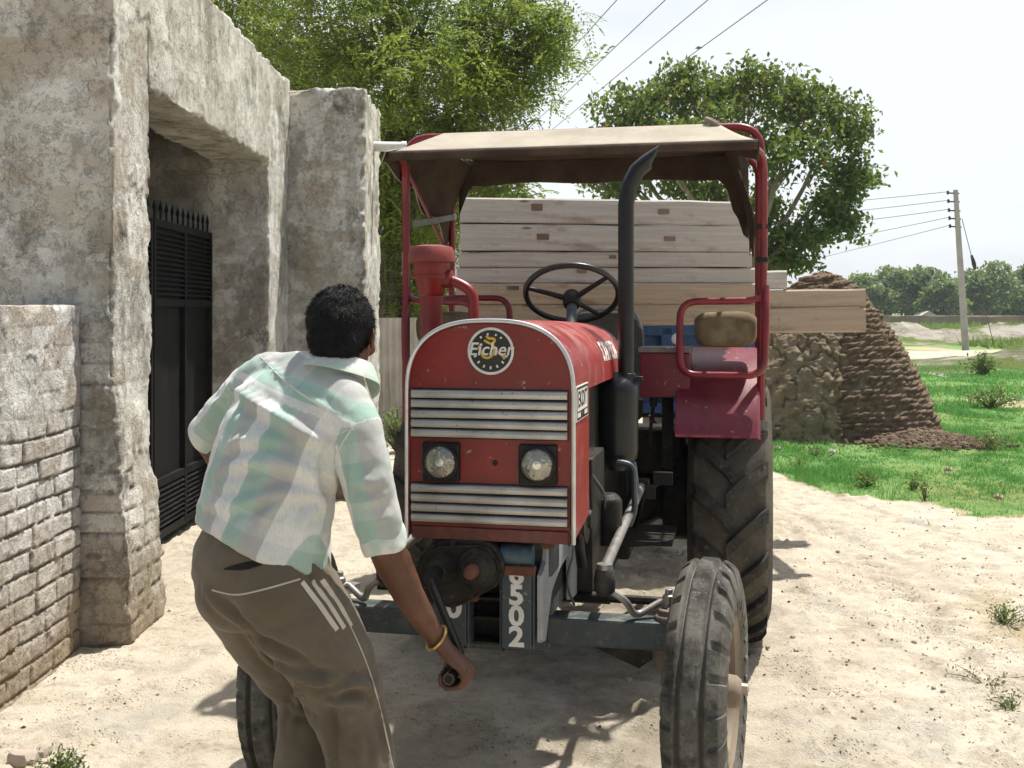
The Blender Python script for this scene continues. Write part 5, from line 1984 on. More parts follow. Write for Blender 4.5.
# red tool box between hood and fender
tb0, tb1 = LOC(641, 352, 4.72), LOC(691, 396, 4.72)
b = MB()
b.box(((tb0.x + tb1.x) / 2, 1.50, (tb0.z + tb1.z) / 2), (abs(tb1.x - tb0.x), 0.20, abs(tb0.z - tb1.z)))
tbx = b.build('tool_box', MAROON, tractor, False, 0.005)
b = MB()
b.box(((tb0.x + tb1.x) / 2, 1.50, tb0.z + 0.012), (abs(tb1.x - tb0.x) + 0.012, 0.22, 0.022))
b.build('lid', worn('dusty lid', (0.22, 0.19, 0.17), (0.16, 0.10, 0.09), 0.6, 0, 0.7, (0.40, 0.35, 0.29), 7), tbx, False, 0.004)
b = MB()
b.box(((tb0.x + tb1.x) / 2, 1.60, 0.98), (0.05, 0.04, 0.36))
b.build('tool_box_bracket', GREASY, tbx, False, 0.003)

# rear wheels
RR_, WR_, TRR = 0.635, 0.325, 0.655


def rear_wheel(x0):
    e = empty('rear_wheel', (x0, 1.85, RR_ - 0.01))
    e.parent = tractor
    rin = 0.36

    def rf(X, T):
        x, r, c = tyre_profile(X, RR_ - 0.032, rin, WR_)
        return r + 0.0025 * np.sin(5 * T + 7 * X), np.where(c, 0.55, 0.7), x
    us = np.concatenate([np.linspace(0, 0.26, 10), np.linspace(0.28, 0.72, 18), np.linspace(0.74, 1, 10)])
    ring_mesh('tyre', rf, us, 120, RUB_REAR, e)
    NL = 19
    b = MB()
    for sd in (-1, 1):
        for i in range(NL):
            ph = 2 * PI * (i + (0.5 if sd > 0 else 0)) / NL
            secs = []
            for t in np.linspace(0, 1, 9):
                xx = sd * (-0.012 + t * (WR_ / 2 * 0.97 + 0.012))
                ang = ph + 0.30 * t - 0.06 * t * t
                cu = abs(xx) / (WR_ / 2 * 0.9)
                rb = RR_ - 0.050 - 0.030 * cu ** 2.6
                rt = RR_ - 0.002 - 0.022 * cu ** 2.6 - (0.02 if t > 0.95 else 0)
                wb_, wt_ = 0.040 / RR_, 0.027 / RR_
                quad = []
                for rad, dw in ((rb, -wb_), (rt, -wt_), (rt, wt_), (rb, wb_)):
                    a = ang + dw * (1.05)
                    quad.append(Vector((xx, -rad * math.cos(a), rad * math.sin(a))))
                secs.append(quad)
            b.rings(secs)
    lg = b.build('tread_lug', RUB_LUG, e, True, angle=30)
    at = lg.data.attributes.new('groove', 'FLOAT', 'POINT')
    sx = 1 if x0 > 0 else -1
    b = MB()
    b.lathe([(0.372, -0.135), (0.362, -0.128), (0.335, -0.12), (0.33, 0.0), (0.335, 0.12), (0.362, 0.128), (0.372, 0.135)], (0, 0, 0), (1, 0, 0), 48, False)
    b.lathe([(0.332, 0.03), (0.26, 0.0), (0.18, -0.03), (0.10, -0.03), (0.10, 0.03), (0.06, 0.05), (0.001, 0.05)], (0, 0, 0), (sx, 0, 0), 40, False)
    for q in range(8):
        a = q * PI / 4
        b.lathe([(0.018, 0), (0.018, 0.02), (0.008, 0.025)], (sx * -0.028, 0.14 * math.cos(a), 0.14 * math.sin(a)), (sx, 0, 0), 6)
    b.build('rim', worn('dusty rear rim', (0.16, 0.10, 0.075), (0.24, 0.19, 0.14), 0.8, 0.1, 0.6), e)
    return e


rear_wheel(TRR)
rear_wheel(-TRR)

# fenders, guard rails, side seat cushions
CUSH = NT('sacking')
k = CUSH
c = k.mix(k.ramp(k.noise(9, 6, 0.7), 0.3, 0.7), (0.13, 0.095, 0.05), (0.25, 0.20, 0.125))
c = k.mix(k.ramp(k.noise(5, 5, 0.6, off=(3, 3, 3)), 0.52, 0.68, 0, 0.8), c, (0.055, 0.045, 0.03))
c = k.mix(k.ramp(k.noise(7, 5, 0.6, off=(8, 3, 3)), 0.60, 0.70, 0, 0.6), c, (0.33, 0.17, 0.05))
k.bump(k.math('ADD', k.noise(10, 4, 0.6, co=k.scaled((1, 1, 0.4))), k.math('MULTIPLY', k.noise(90, 3), 0.25)), 0.5, 0.012)
M_CUSH = k.fin(c, 0.9, 0, 0.15)
for sd in (-1, 1):
    xi, xo = HX * 0 + sd * 0.435, sd * (0.78 if sd > 0 else 0.73)
    b = MB()
    N = 26
    Rf = RR_ + 0.062
    poly_o, poly_i = [], []
    for i in range(N + 1):
        a = math.radians(30) + (math.radians(168) - math.radians(30)) * i / N
        poly_o.append((1.85 - Rf * math.cos(a), RR_ + Rf * math.sin(a)))
    rings_ = []
    for (y, z) in poly_o:
        ny, nz = (y - 1.85) / Rf, (z - RR_) / Rf
        t = 0.004
        rings_.append([Vector((xi, y + ny * t, z + nz * t)), Vector((xo - sd * 0.012, y + ny * t, z + nz * t)), Vector((xo, y - ny * 0.012, z - nz * 0.012)), Vector((xo, y - ny * 0.03, z - nz * 0.03)),
                       Vector((xo - sd * 0.004, y - ny * 0.03, z - nz * 0.03)), Vector((xo - sd * 0.014, y - ny * t, z - nz * t)), Vector((xi + sd * 0.004, y - ny * t, z - nz * t)), ])
    b.rings(rings_)
    # inner skirt
    b.prism([(1.85 + 0.50, 0.95), (1.85 + 0.52, 1.05), (1.85 + 0.30, 1.26), (1.85, 1.325), (1.85 - 0.30, 1.26), (1.85 - 0.52, 1.08), (1.85 - 0.585, 0.99), (1.85 - 0.42, 0.99)], lambda u, v, t, xi=xi: Vector((xi + t, u, v)), -0.003, 0.003)
    b.build('fender', MAROON, tractor, True, angle=35)
    # guard loop at the fender's front
    yl_ = 1.36
    x1, x2 = sd * 0.448, sd * (0.805 if sd > 0 else 0.77)
    ztop, zbot = 1.548, 1.235
    b = MB()
    b.tube(rounded([(x2, yl_ + 0.05, ztop + 0.02), (x2 - sd * 0.06, yl_ + 0.03, ztop), (x1, yl_ + 0.02, ztop - 0.004), (x1, yl_ - 0.02, zbot), (x2 - sd * 0.01, yl_ - 0.02, zbot), (x2, yl_, ztop - 0.06), (x2, yl_ + 0.05, ztop + 0.06)], 0.075, 6), 0.0155, 10)
    rl = b.build('guard_rail', TUBE_RED, tractor)
    b = MB()
    if sd < 0:
      b.tube(rounded([(x2, yl_ + 0.46, 1.30), (x2, yl_ + 0.46, ztop + 0.02), (x1 - sd * 0.06, yl_ + 0.46, ztop + 0.02), (x1 - sd * 0.06, yl_ + 0.46, 1.31)], 0.08, 6), 0.0155, 10)
      b.build('guard_rail', TUBE_RED, tractor)
    # cushion
    b = MB()
    cx = (x1 + x2) / 2 + sd * 0.01
    Rr = []
    for y, f in ((-0.10, 0.45), (-0.095, 0.85), (-0.06, 0.99), (0.0, 1.03), (0.06, 0.98), (0.095, 0.85), (0.10, 0.4)):
        r = []
        for k_ in range(26):
            a = 2 * PI * k_ / 26
            ca, sa = math.cos(a), math.sin(a)
            r.append(Vector((cx + math.copysign(abs(ca) ** 0.45, ca) * 0.134 * f * (1 + 0.02 * math.sin(3 * a)), yl_ + 0.16 + y, 1.425 + math.copysign(abs(sa) ** 0.55, sa) * 0.076 * f * (1 + 0.05 * math.sin(2 * a + y * 20) + 0.03 * math.sin(7 * a + 30 * y)))))
        Rr.append(r)
    b.rings(Rr)
    b.build('side_cushion', M_CUSH, tractor, True, angle=80, sub=1)

# canopy frame
CFx = 0.785
yF, yR = 1.43, 2.22
zM, zF, zR = 2.288, 2.172, 2.27
b = MB()
b.tube(rounded([(-CFx, yF, 1.0), (-CFx, yF, zM), (CFx, yF, zM), (CFx, yF, 1.0)], 0.11, 8), 0.0175, 10)
b.build('canopy_hoop', TUBE_RED, tractor)
b = MB()
b.tube(rounded([(-CFx, yR, 1.1), (-CFx, yR, zR), (CFx, yR, zR), (CFx, yR, 1.1)], 0.11, 8), 0.0165, 10)
b.build('canopy_hoop', TUBE_RED, tractor)
b = MB()
yB = 1.18
b.tube(rounded([(-CFx, yF - 0.01, 2.0), (-CFx, yF - 0.03, zF), (-CFx + 0.05, yB, zF), (CFx - 0.05, yB, zF), (CFx + 0.012, yF - 0.04, zF - 0.01), (CFx + 0.012, yF - 0.02, 1.75), (CFx + 0.008, yF - 0.02, 1.55)], 0.09, 7), 0.0150, 10)
b.build('front_bar', TUBE_RED, tractor)
b = MB()
b.tube([(-CFx + 0.01, yF, 2.13), (-CFx, (yF + yR) / 2 + 0.05, 1.93), (-CFx, yR - 0.05, 1.78)], 0.009, 6)
b.tube([(CFx, yF, zM - 0.06), (CFx, yR, zR - 0.06)], 0.011, 8)
b.tube([(-CFx, yF, zM - 0.06), (-CFx, yR, zR - 0.06)], 0.011, 8)
b.build('brace', TUBE_RED, tractor)
b = MB()
b.beam((-CFx + 0.02, yF + 0.03, 1.90), (-CFx + 0.02, yR + 0.0, 2.0), 0.012, 0.03)
b.build('flat_brace', worn('grey flat bar', (0.22, 0.21, 0.20), rough=0.6, metal=0.3), tractor, False, 0.002)
for z in (1.72, 1.86):
    b = MB()
    b.box((CFx + 0.002, yF - 0.015, z), (0.05, 0.045, 0.02))
    b.build('pipe_clip', BLACK, tractor, False, 0.003)

# canopy cloth: top in two slopes, hanging sides; torn on one side
k = NT('canopy canvas')
g_ = k.n('ShaderNodeNewGeometry')
c = k.mix(k.ramp(k.noise(4, 6, 0.65), 0.35, 0.68), (0.46, 0.415, 0.335), (0.37, 0.33, 0.26))
c = k.mix(k.ramp(k.noise(2.2, 6, 0.7, off=(4, 4, 4)), 0.55, 0.74, 0, 0.4), c, (0.24, 0.20, 0.145))
wv = k.n('ShaderNodeTexWave', wave_type='BANDS')
wv.inputs['Scale'].default_value = 90
k.l(k.co, wv.inputs['Vector'])
k.bump(k.math('ADD', k.math('MULTIPLY', wv.outputs['Fac'], 0.12), k.noise(18, 5, 0.65)), 0.35, 0.02)
M_CANVAS_OUT = k.fin(c, 0.88, 0, 0.1)
k = NT('canopy lining')
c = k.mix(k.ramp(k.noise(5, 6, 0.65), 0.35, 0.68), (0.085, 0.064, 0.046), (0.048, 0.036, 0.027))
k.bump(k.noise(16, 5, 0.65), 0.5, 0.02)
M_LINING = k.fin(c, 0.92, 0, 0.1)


def cloth(name, fn, nu, nv, mat_out, mat_in, keep=None, thick=0.005, parent=None):
    U, Vv = np.meshgrid(np.linspace(0, 1, nu), np.linspace(0, 1, nv), indexing='ij')
    V = np.array([fn(u, v) for u, v in zip(U.ravel(), Vv.ravel())])
    Q = grid_faces(nu, nv)
    if keep is not None:
        uc = np.stack([U.ravel()[Q].mean(1), Vv.ravel()[Q].mean(1)], 1)
        Q = Q[[keep(u, v) for u, v in uc]]
    ob = np_mesh(name, V, Q, mat_out, parent or tractor, True, angle=60)
    ob.data.materials.append(mat_in)
    so = ob.modifiers.new('t', 'SOLIDIFY')
    so.thickness = thick
    so.offset = -1
    so.material_offset = 1
    so.material_offset_rim = 0
    return ob


def ptz(u, v):
    return 0.012 * math.sin(u * 11 + 3 * v) + 0.008 * math.sin(v * 9 + u * 4)


def topfn(u, v):
    # u across, v from the front bar over the main hoop to the rear hoop
    x = -CFx * 0.97 + 2 * CFx * 0.97 * u
    cut = 0.0
    edge_ = min(u, 1 - u)
    yb, zb_ = yB - 0.004, zF + 0.019
    if v < 0.35:
        t = v / 0.35
        y, z = yb + (yF - yb) * t, zb_ + (zM + 0.021 - zb_) * t
        # the hip: corners pulled in towards the hoop's bends
        sl = 0.165 * t
        x = (-CFx * 0.97 + sl) + (2 * CFx * 0.97 - 2 * sl) * u
        z += -0.004 * math.sin(PI * t) + ptz(u, v) * 0.25 * math.sin(PI * t)
    else:
        t = (v - 0.35) / 0.65
        y, z = yF + (yR + 0.02 - yF) * t, zM + 0.021 + (zR + 0.019 - zM - 0.021) * t
        sl = 0.165 * (1 - t * 0.4)
        x = (-CFx * 0.97 + sl) + (2 * CFx * 0.97 - 2 * sl) * u
        z += -0.028 * math.sin(PI * t) * (0.4 + math.sin(PI * u)) + ptz(u, v) * 0.7 * math.sin(PI * t)
    return (x, y, z)


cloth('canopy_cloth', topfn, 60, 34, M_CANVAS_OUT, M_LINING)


def rearfn(u, v):
    x = -CFx * 0.94 + 2 * CFx * 0.94 * u
    dep = 0.125 + 0.03 * math.sin(u * 17) * 0.2 + 0.16 * max(0, 0.04 - u) / 0.04 + 0.30 * float(sstep(0.90, 1.0, np.array(u))) * (1 + 0.12 * math.sin(u * 160))
    return (x, yR - 0.030 + 0.012 * math.sin(u * 23) * v, zR + 0.015 - dep * v)


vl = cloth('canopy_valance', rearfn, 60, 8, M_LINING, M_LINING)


def frontfn(u, v):
    # rolled hem round the front bar
    x = -CFx * 0.99 + 2 * CFx * 0.985 * u
    a = PI / 2 + v * PI * 1.92
    r = 0.0160 + 0.0006 * math.sin(u * 31)
    return (x, yB + r * math.cos(a), zF + r * math.sin(a))


cloth('canopy_hem', frontfn, 60, 12, worn('dark hem', (0.045, 0.042, 0.038), (0.03, 0.028, 0.026), 0.9, 0, 0.25), M_LINING)


def curtain(u, v):
    # hanging side cloth on the far side, u front to back, v down
    y = yB - 0.01 + (yR + 0.03 - yB) * u
    tp = zF + 0.02 + (zM - zF) * min(1, u / 0.25) * 0.75 + (-0.02 * u)
    bot = zF - 0.03 - 0.20 * sstep(0.0, 0.9, np.array(u)) - 0.10 * math.exp(-((u - 0.9) / 0.12) ** 2) + 0.02 * math.sin(u * 19)
    z = tp + (bot - tp) * v
    x = -CFx - 0.012 + 0.13 * (1 - v) ** 2 * min(1, u / 0.22) - 0.012 * math.sin(u * 14) * v - 0.02 * (1 - u) * v
    return (x, y, float(z))


cloth('side_curtain', curtain, 44, 18, M_CANVAS_OUT, M_LINING)


def torn(u, v):
    y = yB + 0.0 + (yR + 0.03 - yB) * u
    tp = zF + 0.02 + (zM - zF) * min(1, u / 0.25) * 0.75
    bot = zF - 0.44
    z = tp + (bot - tp) * v
    x = CFx - 0.012 - 0.15 * (1 - v) ** 2 * min(1, u / 0.22) - 0.06 * v * (0.5 + 0.5 * math.sin(u * 9)) * (1 - 0.5 * u)
    return (x, y, z)


def torn_keep(u, v):
    ed = 0.62 * math.exp(-((u - 0.74) / 0.30) ** 2) + 0.20 + 0.05 * math.sin(u * 47) + 0.04 * math.sin(u * 91 + 1)
    if v > ed + 0.06:
        return False
    if ((u - 0.42) / 0.10) ** 2 + ((v - 0.36) / 0.09) ** 2 < 1:
        return False
    if u < 0.16 and v > 0.18:
        return False
    return True


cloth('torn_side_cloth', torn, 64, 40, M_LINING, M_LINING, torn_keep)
b = MB()
b.tube([(0.585 + 0.03 * math.cos(i * 0.9), yF + 0.033 * math.cos(2 * PI * i / 12), zM + 0.004 + 0.033 * math.sin(2 * PI * i / 12)) for i in range(14)], 0.012, 8)
b.build('tie_rag', worn('rag', (0.30, 0.26, 0.22), (0.16, 0.12, 0.10), 0.9), tractor, True)

# ------------------------------------------------------------------ starting crank (held by the person)
ck = empty('starting_crank', WLD((SH.x, CC.y - 0.09, SH.z)))
tag(ck, 'black iron starting crank fitted to the nose of the tractor and gripped by the man', 'crank')
K0 = WLD((SH.x, CC.y - 0.06, SH.z))
K1 = WLD((SH.x, CC.y - 0.15, SH.z))
K2 = P(463, 661, 2.90)
gdir = Vector((-SN, -CS, 0))
K3 = K2 + gdir * 0.148
b = MB()
o_ = ck.location
b.tube([K0, K1], 0.022, 14)
b.tube(rounded([K1 + Vector((0, 0.02, 0.0)), K1 - Vector((0, 0.0, 0.012)), K2, K3], 0.03, 5), 0.0115, 12)
b.build('crank_rod', BLACKPIPE, ck, True, angle=50, org=o_)
b = MB()
b.tube([K2 + gdir * 0.02, K3], 0.0155, 12)
b.build('grip', worn('worn grip', (0.05, 0.045, 0.04), (0.09, 0.08, 0.07), 0.4, 0.5, 0.2), ck, True, angle=50, org=o_)

# ------------------------------------------------------------------ trailer
TRL = Vector((0.62, 6.45, 0))
trailer = empty('trailer', TRL, math.radians(-2))
tag(trailer, 'worn blue farm trailer hitched behind the tractor', 'trailer')
W2 = 0.80
b = MB()
b.box((0, 0.03, 1.15), (2 * W2, 0.05, 0.50))
for x in (-W2 + 0.04, -0.3, 0.3, W2 - 0.04):
    b.box((x, -0.015, 1.15), (0.07, 0.05, 0.52))
for z in (0.93, 1.39):
    b.box((0, -0.01, z), (2 * W2, 0.06, 0.06))
b.build('front_wall', BLUE, trailer, False, 0.006)
for sd in (-1, 1):
    b = MB()
    b.box((sd * (W2 - 0.02), 1.6, 1.15), (0.04, 3.1, 0.48))
    for q in range(5):
        b.box((sd * (W2 + 0.015), 0.3 + q * 0.65, 1.15), (0.05, 0.06, 0.5))
    b.build('side_wall', BLUE, trailer, False, 0.006)
    b = MB()
    b.box((sd * (W2 - 0.0), -0.02, 1.22), (0.06, 0.06, 0.40))
    b.build('corner_post', BLUE, trailer, False, 0.006)
b = MB()
b.box((0, 1.6, 0.90), (2 * W2, 3.2, 0.06))
for x in (-0.4, 0.4):
    b.box((x, 1.55, 0.80), (0.10, 3.3, 0.14))
b.box((0, 2.0, 0.52), (1.6, 0.09, 0.09))
for x in (-0.4, 0.4):
    b.box((x, 2.0, 0.65), (0.08, 0.7, 0.18))
b.build('bed', GREASY, trailer, False, 0.006)
b = MB()
for x in (-0.40, 0.40):
    b.beam((x, 0.25, 0.78), (-0.10 + x * 0.06, -0.85, 0.50), 0.07, 0.09)
b.lathe([(0.07, -0.025), (0.07, 0.025), (0.03, 0.026), (0.03, -0.026)], (-0.10, -0.90, 0.50), (0, 0, 1), 20)
b.beam((-0.10, -0.30, 0.56), (-0.10, -0.28, 0.20), 0.05, 0.05)
b.build('drawbar', GREASY, trailer, False, 0.006)
for i in range(7):
    b = MB()
b = MB()
for i, (x, c) in enumerate(((-0.62, 0), (-0.30, 1), (0.02, 0), (0.36, 1), (0.62, 0))):
    b = MB()
    b.lathe([(0.035, 0), (0.03, 0.004), (0.001, 0.005)], (x, -0.04, 1.34), (0, -1, 0), 12)
    b.build('painted_dot', YELLOW if i % 2 == 0 else WHITE, trailer)
for sd in (-1, 1):
    e = empty('trailer_wheel', (sd * 0.78, 2.0, 0.47))
    e.parent = trailer
    def rf(X, T):
        x, r, c = tyre_profile(X, 0.48, 0.27, 0.24)
        t = (X - 0.5) / 0.22
        gr = (np.exp(-((np.abs(t) - 0.33) / 0.07) ** 2) + np.exp(-((np.abs(t) - 0.75) / 0.07) ** 2)) * c
        return r - 0.012 * gr, np.clip(gr + 0.4, 0, 1), x
    ring_mesh('tyre', rf, np.concatenate([np.linspace(0, 0.26, 8), np.linspace(0.28, 0.72, 30), np.linspace(0.74, 1, 8)]), 96, RUB_PLAIN, e)
    b = MB()
    b.lathe([(0.28, -0.09), (0.25, -0.08), (0.24, 0.0), (0.12, 0.02), (0.10, 0.07), (0.002, 0.08)], (0, 0, 0), (sd, 0, 0), 32, False)
    b.build('rim', BLUE, e)

# tow hitch and a lump of tangled rope under the tractor's tail
b = MB()
b.box((0.02, 2.18, 0.46), (0.10, 0.40, 0.05))
b.box((0.02, 2.36, 0.46), (0.16, 0.08, 0.10))
b.build('tow_hitch', GREASY, tractor, False, 0.006)
for sd in (-1, 1):
    b = MB()
    b.tube([(sd * 0.24, 1.95, 0.52), (sd * 0.30, 2.35, 0.48), (sd * 0.33, 2.62, 0.50)], 0.022, 8)
    b.tube([(sd * 0.30, 2.45, 0.48), (sd * 0.26, 2.2, 0.98)], 0.014, 8)
    b.build('lift_arm', GREASY, tractor)

# ------------------------------------------------------------------ planks on the trailer
def wood(name, c1, c2, stain):
    k = NT(name)
    gr = k.noise(5.0, 8, 0.65, co=k.scaled((0.35, 4.0, 9.0)))
    c = k.mix(k.ramp(gr, 0.32, 0.68), c1, c2)
    fine = k.noise(16.0, 5, 0.7, co=k.scaled((0.25, 4.0, 10.0)))
    c = k.mix(k.ramp(fine, 0.52, 0.72, 0, 0.5), c, tuple(x * 0.55 for x in c1))
    st = k.noise(2.6, 6, 0.7, off=(3, 1, 6), co=k.scaled((1, 1, 3)))
    c = k.mix(k.ramp(st, 0.50, 0.66, 0, 0.8), c, stain)
    oi = k.n('ShaderNodeObjectInfo').outputs['Random']
    c = k.mix(k.ramp(oi, 0.0, 1.0, 0.0, 0.30), c, tuple(x * 0.6 for x in c1))
    dk = k.ramp(k.noise(30.0, 8, 0.75, off=(8, 2, 2)), 0.60, 0.68, 0, 0.5)
    c = k.mix(dk, c, (0.16, 0.125, 0.09))
    kn = k.voro(3.4, co=k.scaled((0.6, 2, 2.2)))
    c = k.mix(k.ramp(kn, 0.05, 0.10, 0.8, 0), c, (0.13, 0.08, 0.045))
    k.bump(k.math('ADD', gr, k.math('MULTIPLY', fine, 0.5)), 0.5, 0.012)
    return k.fin(c, 0.88, 0, 0.15)


WOOD_A = wood('weathered grey wood', (0.66, 0.63, 0.565), (0.50, 0.465, 0.40), (0.26, 0.205, 0.15))
WOOD_B = wood('fresher tan wood', (0.53, 0.44, 0.325), (0.43, 0.345, 0.245), (0.25, 0.17, 0.10))


def plank(px0, px1, py0, py1, d, th, mat, label, notches=(), tilt=0.0, name='plank'):
    a, c = P(px0, py0, d), P(px1, py1, d)
    L, Hh = c.x - a.x, a.z - c.z
    nx, nz = max(24, int(L / 0.03)), 7
    rg = np.random.default_rng(int(px0 * 13 + py0 * 7))
    b = MB()
    rings_ = []
    sd = rg.random() * 50
    for i in range(nx + 1):
        x = -L / 2 + L * i / nx
        w1 = 0.006 * math.sin(x * 3 + sd) + 0.005 * math.sin(x * 11 + sd) - 0.010 * max(0, mnoise.noise(Vector((x * 4, sd, 0))) - 0.2)
        w2 = 0.006 * math.sin(x * 2.4 + sd * 2) + 0.004 * math.sin(x * 9 + sd * 3)
        cc = 0.010
        h2 = Hh / 2 - 0.001
        zt, zb2 = h2 + min(w1, 0.0) * 0.6 + 0.0015, -h2 + max(w2, 0) * 0.2
        bow = 0.006 * math.sin(PI * i / nx)
        r = [(x, -th / 2 + cc, zt), (x, -th / 2, zt - cc), (x, -th / 2, zb2 + cc), (x, -th / 2 + cc, zb2), (x, th / 2 - cc, zb2), (x, th / 2, zb2 + cc), (x, th / 2, zt - cc), (x, th / 2 - cc, zt)]
        rings_.append([Vector((p[0], p[1] + bow, p[2])) for p in r])
    b.rings(rings_)
    o = b.build(name, mat, None, True, angle=30)
    o.location = ((a.x + c.x) / 2, d + th / 2, (a.z + c.z) / 2)
    o.rotation_euler = (0, tilt, 0)
    for (px, py, w, h) in notches:
        q = P(px, py, d)
        b = MB()
        lx, lz = q.x - o.location.x, q.z - o.location.z
        w_, h_ = w * d / FPX, h * d / FPX
        b.box((lx, -th / 2 + 0.0005, lz), (w_, 0.006, h_))  # flat dark slip on the face, shade of a mortise hole put into colour
        b.build('mortise', worn('mortise shade', (0.24, 0.175, 0.115), (0.14, 0.095, 0.06), 0.9, dust=0.15), o, False, 0.001)
    return tag(o, label, 'plank', 'planks stacked on the trailer')


DPL = 6.38
plank(460, 745, 199, 224, DPL, 0.24, WOOD_A, 'topmost weathered plank of the stack on the trailer, with two mortises shown as dark patches', ((537, 208, 11, 7), (664, 211, 11, 5)), 0.012)
plank(460, 750, 224.5, 251, DPL, 0.24, WOOD_A, 'second plank from the top of the stack with a dark notch near the canopy post', ((543, 237, 12, 6), (670, 238.5, 11, 4.5)), 0.004)
plank(459, 752, 251.5, 267, DPL + 0.01, 0.22, WOOD_A, 'narrow third plank of the stack with a notch behind the exhaust', ((613, 257, 7, 3.5),), 0.0)
plank(457, 755, 267.5, 284, DPL + 0.015, 0.22, WOOD_A, 'narrow stained fourth plank of the stack just above the tan one', ((582, 271, 10, 4),), 0.0)
plank(456, 756, 283.2, 304, DPL - 0.005, 0.22, WOOD_B, 'tan plank of the stack running behind the steering wheel', ((513, 288, 12, 4), (463, 300, 6, 4)), 0.0)
plank(455, 757, 303.2, 326, DPL + 0.01, 0.22, WOOD_B, 'lowest plank of the stack resting on the blue trailer front', (), 0.0)
plank(752, 787, 270, 289, DPL + 0.05, 0.16, WOOD_A, 'short grey plank end sticking out beside the canopy post', (), 0.0)
plank(745, 866, 289.5, 308, 6.42, 0.09, WOOD_B, 'long tan plank sticking out past the trailer over the dung stack, upper of two', (), -0.02)
plank(745, 866, 308.5, 333, 6.40, 0.10, WOOD_B, 'wide long tan plank sticking out past the trailer, lower of two', (), -0.01)
plank(640, 860, 297, 322, 7.28, 0.16, WOOD_B, 'plank laid across the trailer behind the long tan ones', (), 0.0)

b = MB()
b.box((0, 0, 0), (0.10, 0.86, 0.05))  # unseen cross board, added to cast the bar joining the plank shadows
o = b.build('plank', WOOD_B, None, False, 0.004)
o.location = (2.0, 6.95, 1.44)
tag(o, 'unseen short cross board put in behind the long tan planks for its shadow', 'plank', 'planks stacked on the trailer')
# ------------------------------------------------------------------ the man at the crank
PO = P(318, 880, 2.74)
PO.z = 0
person = empty('person', PO)
tag(person, 'man in green checked shirt and brown track trousers bending and gripping the starting crank', 'person')


def voxel(mb, size, smooth=6, fac=0.5):
    ob = mb.build('tmp', None, None, False)
    m = ob.modifiers.new('r', 'REMESH')
    m.mode = 'VOXEL'
    m.voxel_size = size
    m.adaptivity = 0
    s = ob.modifiers.new('s', 'SMOOTH')
    s.factor = fac
    s.iterations = smooth
    me = eval_mesh(ob)
    bpy.data.objects.remove(ob)
    n = len(me.vertices)
    V = np.zeros(n * 3, dtype=np.float32)
    me.vertices.foreach_get('co', V)
    N = np.zeros(n * 3, dtype=np.float32)
    me.vertex_normals.foreach_get('vector', N)
    return me, V.reshape(-1, 3).astype(float), N.reshape(-1, 3).astype(float)


def finish(me, V, name, mat, parent, org):
    me.vertices.foreach_set('co', (V - np.array(org)).astype(np.float32).ravel())
    me.name = name
    me.update()
    return link(name, me, mat, parent, True, angle=180)


def bvh_of(me, V):
    return BVHTree.FromPolygons([tuple(p) for p in V], [tuple(p.vertices) for p in me.polygons])


EYEP = Vector((0, 0, EYE))


def cast(bvh, px, py):
    d = (P(px, py, 1.0) - EYEP).normalized()
    loc, nrm, _, _ = bvh.ray_cast(EYEP, d)
    return (loc, nrm) if loc is not None else None


def dens(pts, step=6.0):
    out = []
    for a, c in zip(pts[:-1], pts[1:]):
        n = max(1, int(math.hypot(c[0] - a[0], c[1] - a[1]) / step))
        out += [(a[0] + (c[0] - a[0]) * i / n, a[1] + (c[1] - a[1]) * i / n) for i in range(n)]
    return out + [pts[-1]]


def curve_px(pts):
    return [tuple(p)[:2] for p in rounded([(x, y, 0) for x, y in pts], 25, 6)]


def fold(V, N, bvh, pts, amp, wid, boost=1.35):
    q = [cast(bvh, *p) for p in dens(curve_px(pts))]
    q = np.array([tuple(h[0]) for h in q if h])
    if len(q) < 2:
        return
    t = np.linspace(0, 1, len(q))
    near = np.min(((V - q.mean(0)) ** 2).sum(1)) * 0 + np.ones(len(V), bool)
    lo, hi = q.min(0) - 4 * wid, q.max(0) + 4 * wid
    idx = np.where(((V > lo) & (V < hi)).all(1))[0]
    if len(idx) == 0:
        return
    D2 = ((V[idx][:, None, :] - q[None]) ** 2).sum(2)
    k_ = D2.argmin(1)
    d2 = D2[np.arange(len(idx)), k_]
    amp_ = amp * boost
    w = np.exp(-d2 / wid ** 2) * np.sin(PI * np.clip(t[k_] * 0.9 + 0.05, 0, 1)) ** 0.6
    dip = 0.45 * np.exp(-(np.sqrt(d2) - 1.7 * wid) ** 2 / wid ** 2) * np.sin(PI * np.clip(t[k_] * 0.9 + 0.05, 0, 1))
    V[idx] += N[idx] * ((w - dip) * amp_)[:, None]


def ribbon(name, bvh, pts, width, mat, parent, org, off=0.0016, taper=False, smooth_px=True):
    hits = [cast(bvh, *p) for p in dens(curve_px(pts) if smooth_px else pts, 3.0)]
    hits = [h for h in hits if h]
    if len(hits) < 2:
        return None
    P3 = [h[0] for h in hits]
    b = MB()
    rings_ = []
    n = len(P3)
    for i, (p, nr) in enumerate(hits):
        t = (P3[min(i + 1, n - 1)] - P3[max(i - 1, 0)]).normalized()
        s = t.cross(nr).normalized()
        w = width / 2 * (math.sin(PI * (0.04 + 0.92 * i / (n - 1))) if taper else 1.0)
        rings_.append([p + nr * off - s * w, p + nr * (off + 0.0010), p + nr * off + s * w, p - nr * 0.002])
    b.rings(rings_)
    return b.build(name, mat, parent, True, org=org, angle=80)


